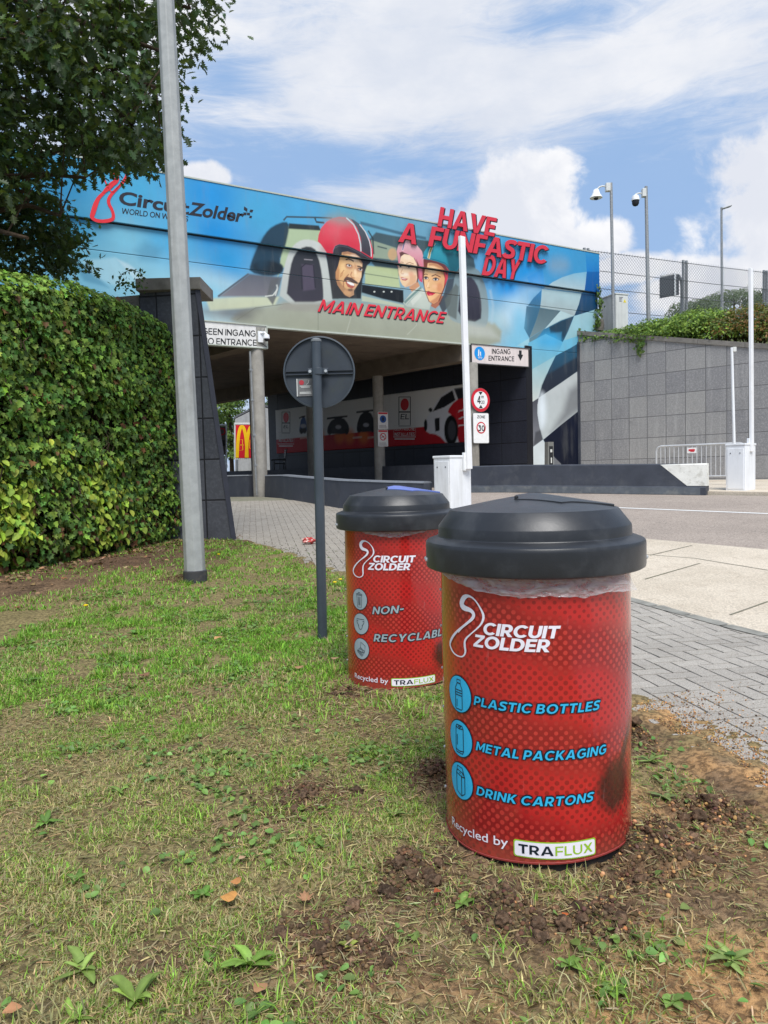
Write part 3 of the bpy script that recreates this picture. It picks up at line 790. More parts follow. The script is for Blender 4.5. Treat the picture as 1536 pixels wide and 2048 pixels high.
# embankment behind it
bm = bmesh.new(); rows = []
back = Vector((.55, .835, 0))
for t in np.linspace(-2, 40, 22):
    r_ = []
    for kk, zz in ((.45, -.1), (1.5, .1), (4, .45), (9, .75), (30, .9), (120, .9)):
        p = WS + WD * float(t) + back * kk; zt = (wtop(max(min(t, 15), 0)) - .15) * max(0, 1 - kk / 9) + 6.75 * min(1, kk / 9)
        r_.append(bm.verts.new((p.x, p.y, zt)))
    rows.append(r_)
for a_, b_ in zip(rows, rows[1:]):
    for i in range(len(a_) - 1): bm.faces.new((a_[i], b_[i], b_[i + 1], a_[i + 1]))
me = bpy.data.meshes.new('embankment'); bm.to_mesh(me); bm.free()
prep(link_mesh(me, 'embankment', ground_mat('embankment_soil', lin(84, 88, 52), lin(66, 74, 40), lin(60, 54, 38), 1.2, .5, .2, 60)), kind='structure')

# ------------------------------------------------------------------ left stone pier
M_PIER = tile_mat('dark_pier_tiles', (1, .1, 0), .62, .60, lin(62, 64, 70), lin(78, 80, 86), lin(30, 30, 34), (-2.62, 10.9, .19), .014, .55, 0, .25, lin(135, 135, 138))
root = thing('stone_pier', 'dark stone tiled pier with sloping edge behind the lamp post', 'wall', (-2.8, 11.1, .15))
PA = [Vector((-3.5, 11.0, 0)), Vector((-2.235, 10.88, 0)), Vector((-2.655, 10.88, 3.86)), Vector((-3.5, 11.0, 3.86))]
mb = MB(); mb.prism(PA, (-.24, .75, 0)); mb.build('tiled_face', M_PIER, root)
mb = MB(); mb.prism([Vector((-2.233, 10.86, 0)), Vector((-2.165, 10.88, 0)), Vector((-2.585, 10.88, 3.86)), Vector((-2.653, 10.86, 3.86))], (-.17, .5, 0)); mb.build('edge_trim', mat('dark_slate_trim', lin(48, 50, 60), .5, .4, var=.1), root)
mb = MB(); mb.box((-3.03, 11.23, 3.93), (.94, .80, .17)); mb.build('capstone', COPING, root, bevel=.008)
mb = MB(); mb.prism([Vector((-5.4, 11.6, 0)), Vector((-3.52, 11.12, 0)), Vector((-3.52, 11.12, 3.66)), Vector((-5.4, 11.6, 3.66))], (0, .4, 0)); mb.build('wall_run', M_PIER, root)
mb = MB(); mb.prism([Vector((-5.4, 11.52, 3.665)), Vector((-3.52, 11.04, 3.665)), Vector((-3.52, 11.04, 3.83)), Vector((-5.4, 11.52, 3.83))], (0, .56, 0)); mb.build('coping', COPING, root)

# ================================================================== BRIDGE
FS = Plane((-3.72, 22.1), (.856, .516))
HB, HT = 5.55, 9.44
S0, S1 = -7.2, FS.uv(1195, 560)[0]
SC0 = FS.uv(1057, 800)[0]
FN = FS.n
bridge = thing('bridge', 'concrete road bridge over the underpass with printed blue mural fascia', 'bridge', FS.w(3.5, ZG))
Z1 = lambda x, y: (x / 2.954, y / 2.954)
Z2 = lambda x, y: (380 + x / 3.2, 360 + y / 3.2)
Z3 = lambda x, y: (780 + x / 3.2, 380 + y / 3.2)
Z5 = lambda x, y: (740 + x / 3.491, 640 + y / 3.491)
Z4 = lambda x, y: (380 + x / 3.657, 640 + y / 3.657)


class Paint:
    """a print: soft-edged shapes laid into point colours of one flat panel (its own ink, not light)"""
    def __init__(s, P, S, H):
        s.P, s.S, s.H = P, S, H; s.C = np.zeros((len(S), 3))

    def field(s, pts, pw=2.6):
        acc = np.zeros_like(s.C); ww = np.zeros(len(s.S))
        for (px, py), col in pts:
            u, v = s.P.uv(px, py); d_ = 1 / (((s.S - u) ** 2 + ((s.H - v) * 1.3) ** 2 + .02) ** (pw / 2))
            acc += d_[:, None] * np.array(lin(*col)); ww += d_
        s.C = acc / ww[:, None]

    def mask(s, pts, soft):
        soft = soft * (.55 if soft < .2 else .8)
        pts = np.array(pts); lo, hi = pts.min(0) - soft * 2 - .02, pts.max(0) + soft * 2 + .02
        ix = np.where((s.S > lo[0]) & (s.S < hi[0]) & (s.H > lo[1]) & (s.H < hi[1]))[0]
        if not len(ix): return ix, None
        x, y = s.S[ix], s.H[ix]; d_ = np.full(len(ix), 1e9)
        for i in range(len(pts)):
            a, b = pts[i], pts[(i + 1) % len(pts)]; e = b - a; t = np.clip(((x - a[0]) * e[0] + (y - a[1]) * e[1]) / (e @ e + 1e-12), 0, 1)
            d_ = np.minimum(d_, np.hypot(x - a[0] - e[0] * t, y - a[1] - e[1] * t))
        sd_ = np.where(inside([tuple(p) for p in pts], x, y), d_, -d_)
        t = np.clip(sd_ / (2 * soft) + .5, 0, 1)
        return ix, t * t * (3 - 2 * t)

    def poly(s, pts, col, soft=.03, a=1.0, sm=1, col2=None, ax=1):
        q_ = [s.P.uv(*p) for p in pts]
        if sm and len(q_) > 6: q_ = smooth_loop(q_, sm)
        ix, m_ = s.mask(q_, soft)
        if m_ is None: return
        c = np.array(lin(*col))[None]
        if col2 is not None:
            v = (s.S if ax == 0 else s.H)[ix]; qq = np.array(q_)[:, 0 if ax == 0 else 1]; f = np.clip((v - qq.min()) / (qq.max() - qq.min()), 0, 1)[:, None]
            c = c * (1 - f) + np.array(lin(*col2))[None] * f
        m_ = (m_ * a)[:, None]; s.C[ix] = s.C[ix] * (1 - m_) + c * m_

    def line(s, pts, wd, col, soft=.02, a=1.0):
        q_ = [Vector(s.P.uv(*p)) for p in pts]; L_, R2 = [], []
        for i, p in enumerate(q_):
            t = (q_[min(i + 1, len(q_) - 1)] - q_[max(i - 1, 0)]).normalized(); nn = Vector((-t.y, t.x)) * wd / 2
            L_.append(tuple(p + nn)); R2.append(tuple(p - nn))
        ix, m_ = s.mask(L_ + R2[::-1], soft)
        if m_ is None: return
        m_ = (m_ * a)[:, None]; s.C[ix] = s.C[ix] * (1 - m_) + np.array(lin(*col)) * m_

    def ell(s, c, rx, ry, col, soft=.03, a=1.0, rot=0.0):
        pts = []
        for i in range(20):
            t = 2 * math.pi * i / 20; x, y = rx * math.cos(t), ry * math.sin(t)
            pts.append((c[0] + x * math.cos(rot) - y * math.sin(rot), c[1] + x * math.sin(rot) + y * math.cos(rot)))
        s.poly(pts, col, soft, a, 0)


def mural(pt):
    pt.field([((130, 380), (45, 135, 180)), ((250, 385), (70, 170, 212)), ((420, 395), (38, 150, 218)), ((430, 470), (25, 145, 215)), ((590, 410), (80, 170, 218)), ((250, 475), (120, 188, 212)),
              ((180, 520), (105, 168, 190)), ((260, 545), (140, 192, 208)), ((330, 575), (150, 205, 222)), ((450, 520), (45, 155, 215)), ((420, 590), (135, 205, 230)), ((440, 625), (190, 212, 214)), ((340, 480), (80, 175, 220)),
              ((520, 430), (75, 168, 212)), ((700, 440), (95, 165, 190)), ((830, 465), (110, 165, 190)), ((1000, 480), (75, 165, 212)), ((1050, 545), (25, 145, 215)), ((1100, 500), (60, 155, 205)), ((1015, 570), (25, 145, 218)),
              ((1030, 620), (100, 180, 220)), ((1000, 645), (165, 198, 208)), ((950, 670), (185, 192, 182)), ((1040, 690), (130, 195, 220)), ((1090, 710), (55, 165, 215)), ((1100, 640), (70, 140, 170)), ((600, 640), (165, 168, 148)), ((700, 660), (152, 156, 132)),
              ((850, 675), (155, 158, 135)), ((500, 640), (175, 180, 168)), ((1160, 540), (60, 150, 200)), ((1120, 480), (50, 150, 205)), ((1185, 600), (40, 110, 160)), ((1090, 800), (190, 200, 202)), ((1070, 760), (150, 195, 205)), ((150, 450), (50, 140, 180))])
    z2 = lambda *p: [Z2(x, y) for x, y in p]; z3 = lambda *p: [Z3(x, y) for x, y in p]; z5 = lambda *p: [Z5(x, y) for x, y in p]; z1 = lambda *p: [Z1(x, y) for x, y in p]
    # pale facets and clouds on the left
    pt.poly(z1((480, 1540), (680, 1520), (800, 1670), (690, 1690), (560, 1640)), (175, 212, 222), .12, .55, 0)
    pt.poly(z1((430, 1560), (560, 1620), (640, 1700), (500, 1660)), (70, 130, 160), .12, .6, 0)
    pt.poly(z1((800, 1480), (860, 1430), (960, 1470), (930, 1540), (830, 1540)), (75, 135, 165), .2, .5)
    pt.poly(z1((690, 1530), (800, 1660), (860, 1640), (760, 1560)), (210, 228, 232), .1, .5, 0)
    pt.ell(Z2(150, 640), 60, 14, (200, 225, 232), .5, .5, .3); pt.ell(Z3(800, 770), 30, 26, (215, 232, 238), .5, .55, -.6); pt.ell(Z3(900, 640), 26, 18, (190, 220, 235), .5, .4, -.6)
    # car body
    pt.poly(z2((250, 905), (300, 850), (430, 815), (620, 790), (900, 800), (1390, 800), (1600, 850), (1800, 880), (2000, 930), (1980, 1075), (1536, 1040), (1100, 1005), (420, 930)), (158, 160, 140), .16, .95, 1, (172, 176, 158))
    pt.ell(Z2(230, 855), 48, 10, (95, 92, 96), .45, .75, .1); pt.ell(Z2(330, 830), 36, 7, (80, 78, 84), .35, .6, -.1)
    pt.poly(z2((100, 762), (330, 745), (570, 748), (545, 800), (330, 822), (130, 835)), (208, 212, 178), .10, .9, 1)
    pt.poly(z2((380, 600), (470, 610), (575, 620), (540, 700), (500, 745), (180, 748)), (128, 122, 128), .09, .95, 0, (95, 95, 102))
    pt.line(z2((180, 745), (280, 670), (375, 600)), .05, (90, 100, 110), .03)
    # interior
    pt.poly(z2((600, 300), (830, 320), (830, 470), (600, 560), (560, 620), (580, 500)), (182, 198, 156), .04, .95)
    pt.poly(z2((1130, 330), (1330, 370), (1560, 400), (1800, 470), (1820, 620), (1536, 640), (1340, 620), (1150, 560)), (66, 84, 88), .06, .95)
    pt.poly(z2((1150, 390), (1310, 440), (1320, 520), (1150, 500)), (156, 170, 146), .04, .85)
    pt.ell(Z2(1285, 480), 9, 12, (205, 165, 120), .06, .9)
    pt.poly(z2((1120, 545), (1330, 570), (1345, 690), (1120, 665)), (190, 202, 152), .06, .95)
    pt.poly(z2((1100, 668), (1250, 690), (1365, 705), (1368, 790), (1230, 760), (1098, 720)), (22, 26, 30), .05, 1.0)
    pt.poly(z2((1100, 740), (1370, 800), (1370, 815), (1100, 775)), (190, 198, 172), .04, .9)
    pt.poly(z2((625, 283), (815, 298), (830, 330), (620, 318)), (42, 52, 54), .05)
    pt.line(z2((590, 265), (610, 242), (800, 246), (900, 250)), .05, (62, 84, 95), .03); pt.line(z2((790, 250), (800, 275), (850, 280)), .06, (60, 66, 70), .03)
    pt.line(z2((1080, 280), (1330, 345), (1500, 380)), .10, (70, 110, 130), .06)
    pt.poly(z2((605, 268), (520, 300), (470, 350), (430, 430), (385, 540), (380, 590), (500, 620), (590, 600), (600, 555), (570, 525), (600, 440), (630, 300)), (34, 58, 74), .07, .97)
    pt.ell(Z2(500, 560), 30, 14, (22, 34, 42), .12, .95, .1); pt.ell(Z2(470, 480), 14, 30, (30, 62, 82), .25, .8, .2)
    pt.poly(z2((515, 640), (590, 620), (560, 730), (530, 800), (490, 745)), (98, 100, 102), .06, .9)
    pt.line(z2((1100, 500), (1200, 520), (1340, 545)), .05, (40, 52, 54), .03, .9); pt.line(z2((1115, 598), (1335, 632)), .03, (120, 132, 108), .02, .9); pt.line(z2((1130, 330), (1160, 380), (1165, 480)), .06, (44, 58, 62), .03, .9)
    for x_ in (1180, 1240, 1290): pt.ell(Z2(x_, 715), 2, 1.6, (210, 214, 206), .02, .9)
    pt.line(z2((1190, 430), (1250, 445)), .04, (70, 84, 84), .03); pt.line(z2((545, 740), (560, 690), (555, 670)), .05, (200, 205, 200), .03); pt.line(z2((480, 745), (530, 738), (560, 700)), .035, (215, 218, 210), .02)
    pt.line(z2((300, 895), (420, 818), (620, 792), (860, 795)), .025, (120, 122, 108), .02, .8); pt.line(z2((1000, 980), (1030, 880), (1010, 800)), .03, (188, 190, 172), .03, .7); pt.line(z2((1390, 990), (1450, 930), (1440, 830)), .03, (188, 190, 172), .03, .7); pt.line(z2((820, 800), (820, 1000)), .02, (120, 124, 106), .015, .7)
    # left seat
    pt.poly(z2((565, 800), (600, 560), (640, 440), (680, 400), (730, 384), (800, 395), (855, 440), (885, 540), (905, 680), (915, 800)), (188, 194, 188), .05, 1.0, 1, (205, 208, 202))
    pt.poly(z2((612, 782), (640, 560), (670, 470), (720, 430), (780, 435), (822, 490), (845, 600), (855, 740), (850, 782)), (64, 60, 70), .06, 1.0, 1, (48, 52, 56))
    pt.poly(z2((715, 540), (790, 540), (800, 700), (725, 710)), (92, 82, 100), .07, .7); pt.line(z2((718, 700), (712, 560), (740, 535), (790, 545), (802, 690)), .04, (45, 42, 52), .02)
    pt.line(z2((730, 508), (785, 512)), .03, (150, 145, 150), .02)
    pt.poly(z2((560, 830), (600, 785), (860, 785), (915, 800), (905, 850)), (160, 158, 146), .15, .9)
    pt.poly(z2((875, 485), (930, 490), (950, 760), (910, 760)), (85, 92, 88), .05, .9)
    # man: open-face helmet, grin
    zm = lambda *p: [(620 + x / 5.95, 420 + y / 5.95) for x, y in p]; zw = lambda *p: [(770 + x / 5.95, 440 + y / 5.95) for x, y in p]
    one = lambda f, x, y: f((x, y))[0]
    pt.poly(zm((190, 535), (255, 520), (300, 440), (600, 510), (725, 590), (715, 625), (680, 660), (650, 740), (625, 830), (606, 1055), (270, 1055), (235, 800), (205, 620)), (58, 58, 58), .05, 1, 0, (40, 40, 46))
    pt.poly(zm((330, 880), (370, 960), (430, 1020), (500, 1040), (600, 1050), (610, 860), (560, 900), (520, 960)), (34, 38, 40), .05, .9, 0)
    pt.poly(zm((360, 510), (430, 497), (520, 515), (600, 565), (626, 620), (619, 700), (610, 800), (592, 850), (548, 920), (520, 960), (523, 1008), (470, 1036), (420, 1012), (370, 952), (330, 892), (306, 805), (308, 740), (335, 660), (350, 590)), (222, 172, 112), .025, 1, 0, (242, 200, 156), 0)
    pt.poly(zm((355, 505), (430, 495), (520, 513), (600, 562), (628, 620), (622, 650), (580, 600), (510, 560), (430, 535), (375, 545)), (150, 98, 78), .06, .75, 0)
    pt.ell(one(zm, 515, 575), 9, 4.5, (252, 224, 196), .12, .85, .35); pt.ell(one(zm, 395, 690), 6, 10, (244, 204, 146), .12, .7, .2); pt.ell(one(zm, 590, 770), 3.4, 6, (248, 208, 164), .08, .8)
    pt.ell(one(zm, 466, 672), 8.5, 5, (176, 116, 88), .09, .75, .25); pt.ell(one(zm, 590, 708), 6.5, 5, (160, 104, 84), .08, .75, .2); pt.poly(zm((530, 640), (560, 660), (545, 720), (520, 720)), (196, 138, 100), .08, .7, 0)
    pt.poly(zm((305, 740), (335, 660), (350, 720), (345, 820), (365, 920), (330, 890), (306, 805)), (186, 126, 84), .06, .7, 0)
    pt.line(zm((425, 592), (455, 582), (490, 592), (520, 612)), .042, (58, 40, 40), .02, .95); pt.line(zm((562, 668), (590, 672), (628, 692)), .042, (52, 38, 40), .02, .95)
    pt.line(zm((430, 648), (460, 646), (496, 664)), .030, (48, 34, 34), .015, .9); pt.ell(one(zm, 464, 662), 4.2, 2.2, (228, 220, 212), .02, 1, .2); pt.ell(one(zm, 468, 660), 1.9, 2.1, (70, 62, 60), .015); pt.ell(one(zm, 600, 708), 3.6, 2.4, (220, 210, 204), .02, 1, .2); pt.ell(one(zm, 598, 707), 1.9, 2.2, (52, 46, 50), .015); pt.line(zm((570, 696), (600, 692), (620, 704)), .03, (48, 34, 34), .015, .9)
    pt.ell(one(zm, 540, 745), 2.6, 7, (252, 220, 178), .07, .9, -.1); pt.ell(one(zm, 552, 782), 4.6, 3.2, (250, 212, 164), .06, .9); pt.line(zm((500, 735), (484, 772), (495, 800), (530, 812)), .032, (178, 108, 74), .025, .85)
    pt.line(zm((405, 715), (370, 760), (362, 800)), .026, (186, 124, 82), .02, .9); pt.line(zm((392, 745), (375, 790)), .022, (192, 130, 88), .02, .8); pt.line(zm((462, 765), (420, 808), (398, 860), (400, 920)), .034, (158, 96, 68), .025, .85)
    pt.poly(zm((310, 800), (355, 850), (395, 905), (430, 935), (480, 950), (525, 935), (560, 890), (548, 920), (520, 960), (523, 1008), (470, 1036), (420, 1012), (370, 952), (330, 892)), (158, 112, 84), .06, .68, 0); pt.ell(one(zm, 445, 985), 8, 5, (216, 166, 118), .09, .75, .3); pt.ell(one(zm, 480, 950), 5, 2.6, (92, 66, 58), .05, .8)
    pt.poly(zm((402, 825), (440, 792), (500, 808), (556, 850), (574, 872), (560, 884), (515, 866), (450, 838), (412, 850)), (78, 56, 54), .03, .95, 0)
    pt.poly(zm((430, 838), (470, 848), (530, 880), (532, 915), (500, 938), (450, 915), (425, 870)), (184, 92, 78), .025, .95, 0); pt.poly(zm((438, 842), (480, 854), (528, 882), (524, 902), (485, 894), (444, 868)), (252, 250, 244), .015, 1, 0)
    pt.poly(zm((75, 385), (84, 310), (118, 222), (180, 152), (250, 110), (330, 92), (410, 100), (500, 140), (590, 190), (650, 280), (700, 380), (728, 470), (734, 560), (725, 598), (590, 512), (500, 468), (420, 432), (330, 418), (280, 440), (258, 490), (255, 540), (190, 532), (150, 470), (110, 415)), (218, 50, 70), .022, 1, 0, (226, 84, 98))
    pt.ell(one(zm, 340, 130), 27, 9, (150, 152, 148), .28, .85, .1); pt.ell(one(zm, 260, 250), 16, 12, (232, 100, 112), .3, .6); pt.ell(one(zm, 190, 470), 12, 8, (190, 32, 56), .22, .5); pt.ell(one(zm, 470, 420), 14, 8, (206, 44, 66), .2, .5, .3)
    pt.poly(zm((420, 100), (470, 122), (540, 220), (585, 340), (598, 505), (704, 568), (704, 470), (682, 360), (632, 250), (572, 178), (500, 128)), (62, 52, 62), .022, 1, 0, (86, 96, 104))
    pt.line(zm((415, 104), (500, 182), (558, 300), (584, 420), (588, 502)), .042, (196, 222, 224), .018); pt.line(zm((572, 182), (640, 270), (688, 380), (707, 470), (711, 566)), .030, (224, 228, 230), .015)
    pt.poly(zm((256, 540), (262, 490), (282, 440), (330, 418), (430, 434), (500, 466), (590, 512), (728, 594), (714, 628), (690, 650), (630, 640), (600, 590), (520, 530), (430, 503), (362, 512), (352, 590), (335, 660), (310, 720), (285, 640), (262, 570)), (46, 44, 52), .022, 1, 0)
    pt.line(zm((285, 460), (330, 436), (430, 452), (590, 530), (715, 606)), .022, (96, 96, 104), .02, .7)
    # girl
    pt.poly(zw((215, 985), (300, 880), (400, 785), (445, 810), (500, 900), (545, 1000), (530, 1070), (400, 1050), (260, 1030)), (188, 196, 184), .04, 1, 0, (206, 212, 198)); pt.poly(zw((300, 960), (420, 870), (440, 900), (330, 1020)), (214, 218, 206), .06, .8, 0)
    pt.poly(zw((285, 800), (390, 730), (415, 785), (320, 855)), (206, 150, 112), .025, 1, 0); pt.line(zw((232, 985), (330, 892), (432, 800)), .075, (112, 142, 138), .025, .95); pt.line(zw((262, 1005), (350, 905), (440, 822)), .02, (150, 170, 164), .02, .9)
    pt.poly(zw((120, 380), (138, 310), (190, 255), (262, 240), (342, 288), (420, 380), (442, 470), (448, 600), (444, 745), (410, 725), (388, 650), (372, 560), (332, 470), (262, 422), (182, 388), (160, 420), (166, 500), (160, 585), (142, 520), (130, 440)), (208, 66, 102), .022, 1, 0, (228, 186, 192))
    pt.poly(zw((150, 398), (182, 386), (262, 420), (334, 468), (356, 520), (300, 450), (200, 425), (166, 450)), (104, 62, 60), .03, .95, 0)
    pt.poly(zw((170, 445), (208, 416), (270, 425), (320, 458), (352, 520), (376, 600), (386, 690), (370, 742), (312, 780), (240, 798), (205, 772), (180, 722), (160, 622), (157, 540), (163, 480)), (238, 200, 158), .022, 1, 0, (246, 216, 182), 1)
    pt.poly(zw((350, 470), (392, 560), (402, 670), (388, 745), (374, 740), (384, 690), (374, 600)), (112, 62, 50), .025, .95, 0); pt.line(zw((398, 480), (424, 580), (428, 700)), .035, (238, 120, 145), .025, .8)
    pt.poly(zw((300, 640), (370, 660), (370, 742), (312, 780), (240, 798), (290, 730)), (220, 164, 122), .09, .7, 0); pt.ell(one(zw, 235, 650), 8, 3.5, (244, 226, 204), .09, .8); pt.ell(one(zw, 240, 460), 9, 4, (250, 226, 196), .1, .7, .2); pt.ell(one(zw, 310, 640), 5, 5, (236, 170, 140), .08, .6)
    pt.line(zw((165, 515), (180, 508), (202, 520)), .022, (150, 100, 70), .018, .9); pt.line(zw((235, 528), (275, 514), (322, 534)), .024, (150, 100, 70), .018, .9)
    for ex, ey, r_ in ((185, 550, 3.2), (285, 557, 4.2)):
        pt.ell(one(zw, ex, ey + 2), r_ * 1.25, 2.9, (190, 140, 110), .04, .6); pt.ell(one(zw, ex, ey), r_, 2.0, (226, 216, 208), .02); pt.ell(one(zw, ex, ey), 1.9, 2.1, (58, 54, 58), .015); pt.line(zw((ex - r_ * 6, ey - 6), (ex, ey - 15), (ex + r_ * 6.5, ey - 4)), .020, (70, 46, 42), .014, .95)
    pt.line(zw((208, 585), (190, 622), (198, 642), (222, 640)), .022, (202, 148, 112), .02, .9); pt.poly(zw((184, 684), (205, 680), (228, 690), (277, 700), (246, 722), (206, 716)), (188, 84, 84), .018, 1, 0); pt.poly(zw((196, 690), (228, 695), (258, 702), (230, 706), (200, 700)), (244, 230, 220), .012, .9, 0)
    pt.line(zw((188, 372), (204, 305), (218, 256)), .06, (236, 220, 222), .02); pt.line(zw((190, 366), (205, 305), (216, 262)), .032, (92, 70, 140), .015)
    # woman
    pt.poly(zw((560, 985), (655, 910), (700, 900), (660, 1000), (600, 1055), (545, 1025)), (178, 110, 84), .025, 1, 0); pt.poly(zw((640, 1000), (700, 880), (745, 700), (830, 690), (815, 900), (770, 1010), (690, 1110)), (56, 58, 64), .05, .9, 0)
    pt.poly(zw((436, 480), (520, 485), (600, 505), (690, 540), (748, 640), (735, 740), (700, 840), (650, 960), (580, 1005), (520, 970), (484, 880), (452, 740), (444, 600)), (122, 62, 48), .03, 1, 0)
    pt.poly(zw((490, 522), (560, 515), (640, 545), (690, 610), (712, 700), (700, 800), (660, 900), (630, 968), (580, 1000), (530, 970), (500, 900), (472, 800), (461, 690), (474, 600)), (244, 200, 146), .022, 1, 0, (232, 168, 114), 0)
    pt.poly(zw((500, 525), (560, 515), (642, 546), (695, 615), (700, 660), (640, 585), (560, 552), (500, 550)), (176, 112, 80), .06, .75, 0); pt.ell(one(zw, 560, 600), 9, 5, (252, 222, 182), .12, .85, .3); pt.ell(one(zw, 650, 800), 6, 9, (222, 142, 98), .11, .7); pt.ell(one(zw, 500, 780), 3.4, 5, (248, 196, 150), .08, .7); pt.ell(one(zw, 590, 790), 5, 4, (250, 196, 152), .09, .7)
    pt.poly(zw((600, 930), (680, 850), (630, 968), (580, 1000), (535, 972)), (196, 124, 88), .06, .75, 0)
    pt.line(zw((466, 652), (485, 642), (508, 650)), .03, (92, 58, 46), .018, .95); pt.line(zw((556, 668), (600, 650), (662, 680)), .034, (92, 58, 46), .018, .95)
    for ex, ey, r_ in ((488, 690, 4.0), (605, 706, 5.2)):
        pt.ell(one(zw, ex, ey), r_ * 1.3, 3.8, (166, 110, 84), .05, .7); pt.ell(one(zw, ex, ey), r_, 2.5, (228, 222, 216), .02); pt.ell(one(zw, ex - 2, ey), 2.3, 2.5, (66, 74, 82), .015); pt.ell(one(zw, ex - 2, ey), 1.1, 1.2, (20, 20, 24), .012); pt.line(zw((ex - r_ * 6.5, ey - 4), (ex, ey - 19), (ex + r_ * 7.5, ey + 2)), .028, (44, 30, 30), .014, .95)
    pt.line(zw((528, 705), (512, 750), (494, 785), (505, 806), (535, 806)), .026, (200, 136, 96), .022, .85); pt.ell(one(zw, 512, 770), 2, 6, (252, 218, 172), .06, .8, .2)
    pt.poly(zw((494, 852), (518, 842), (545, 856), (603, 870), (562, 898), (512, 902), (498, 880)), (206, 38, 68), .018, 1, 0); pt.line(zw((498, 866), (545, 868), (600, 870)), .014, (130, 20, 44), .01, .9); pt.ell(one(zw, 540, 888), 3, 1.2, (232, 110, 126), .03, .7)
    pt.poly(zw((690, 545), (752, 625), (746, 700), (704, 790), (716, 690)), (212, 66, 82), .025, 1, 0)
    pt.poly(zw((428, 468), (442, 392), (488, 330), (560, 280), (640, 258), (740, 278), (830, 330), (874, 400), (884, 520), (840, 610), (755, 655), (738, 572), (680, 532), (600, 502), (520, 482)), (22, 118, 140), .022, 1, 0, (62, 172, 190))
    pt.poly(zw((700, 400), (874, 400), (884, 520), (840, 612), (755, 655), (738, 572)), (18, 74, 86), .12, .75, 0); pt.line(zw((432, 452), (520, 470), (600, 490), (690, 522), (748, 570)), .03, (20, 96, 118), .02, .9)
    pt.line(zw((498, 468), (514, 390), (545, 312), (572, 282)), .098, (236, 232, 214), .018); pt.line(zw((499, 466), (515, 390), (545, 314), (570, 286)), .058, (186, 158, 84), .015)
    pt.poly(zw((440, 478), (520, 488), (600, 508), (690, 542), (748, 640), (730, 650), (680, 575), (600, 530), (520, 515), (445, 510)), (110, 52, 54), .022, .95, 0)
    # right seat
    pt.poly(z3((370, 815), (400, 640), (415, 545), (450, 500), (510, 488), (570, 530), (612, 610), (632, 730), (628, 850), (600, 890), (420, 850)), (150, 166, 166), .06, .95, 1, (120, 140, 145))
    pt.poly(z3((430, 825), (450, 620), (490, 555), (530, 562), (570, 630), (588, 740), (580, 850)), (44, 42, 54), .07, 1, 1, (62, 60, 74))
    pt.poly(z3((350, 700), (420, 600), (440, 620), (425, 830), (370, 800)), (96, 104, 100), .08, .85); pt.ell(Z3(490, 490), 14, 8, (50, 70, 78), .15, .7)
    pt.poly(z3((480, 840), (640, 880), (700, 950), (500, 930)), (188, 192, 182), .2, .8)
    pt.line(z3((640, 640), (660, 740), (650, 860)), .12, (175, 200, 212), .1, .5)
    # chequered flag
    za = lambda *p: [(980 + x / 3.967, 480 + y / 3.967) for x, y in p]; zb = lambda *p: [(1040 + x / 4.886, 680 + y / 4.886) for x, y in p]
    pt.poly(za((440, 120), (745, 125), (752, 255), (650, 270), (560, 300), (425, 378), (405, 250)), (60, 150, 200), .05, .5, 0); pt.ell((1114, 532), 20, 16, (150, 165, 172), .4, .5)
    pt.poly(za((402, 230), (412, 300), (420, 385), (300, 355), (280, 300)), (20, 140, 215), .03, .5, 0)
    pt.poly(za((742, 90), (900, 100), (900, 256), (752, 256)), (16, 122, 196), .012, 1, 0, (50, 150, 205)); pt.poly(za((752, 256), (900, 256), (900, 440), (734, 415)), (0, 82, 152), .012, 1, 0, (0, 100, 172))
    pt.poly(za((425, 384), (480, 340), (560, 300), (650, 271), (752, 257), (744, 340), (733, 418)), (178, 198, 202), .012, 1, 0, (120, 180, 208)); pt.poly(za((722, 424), (900, 445), (900, 530), (830, 552), (760, 575), (668, 602), (702, 515)), (26, 60, 84), .012, 1, 0, (14, 72, 116))
    pt.poly(za((412, 388), (726, 424), (704, 512), (668, 602), (560, 562), (398, 537), (408, 460)), (166, 180, 180), .012, 1, 0, (172, 202, 208)); pt.ell(one(za, 480, 450), 16, 8, (172, 196, 200), .2, .6)
    pt.poly(za((410, 396), (404, 470), (398, 537), (300, 522), (345, 460)), (58, 108, 138), .02, .95, 0, (36, 120, 176)); pt.poly(za((290, 524), (398, 538), (362, 650), (312, 778), (270, 700)), (46, 92, 118), .02, .85, 0); pt.ell(one(za, 230, 640), 12, 26, (120, 195, 225), .35, .6)
    pt.poly(za((398, 538), (560, 562), (500, 630), (432, 704), (312, 778), (362, 650)), (118, 142, 148), .012, 1, 0, (84, 108, 116)); pt.poly(za((560, 562), (668, 602), (565, 638), (434, 706), (500, 630)), (182, 208, 210), .012, 1, 0)
    pt.poly(za((666, 604), (565, 640), (434, 706), (312, 780), (306, 960), (460, 960), (520, 920), (560, 850), (620, 720)), (74, 150, 184), .012, 1, 0, (34, 104, 142)); pt.poly(za((666, 604), (565, 640), (470, 690), (480, 740), (570, 730), (560, 850), (620, 720)), (26, 54, 72), .10, .95, 0); pt.ell(one(za, 470, 800), 16, 12, (40, 168, 228), .3, .8)
    pt.poly(za((312, 780), (430, 706), (380, 770), (312, 830)), (100, 132, 142), .02, .9, 0); pt.poly(za((210, 840), (312, 778), (312, 850)), (160, 205, 215), .03, .8, 0)
    pt.poly(za((668, 603), (760, 576), (830, 553), (900, 532), (900, 700), (715, 810), (522, 922), (560, 850), (622, 722)), (142, 194, 206), .012, 1, 0, (158, 196, 204))
    pt.poly(zb((80, 30), (250, -60), (420, 20), (395, 75), (350, 152), (80, 310)), (132, 184, 196), .012, 1, 0, (92, 178, 216)); pt.ell(one(zb, 300, 20), 22, 10, (60, 168, 222), .35, .7)
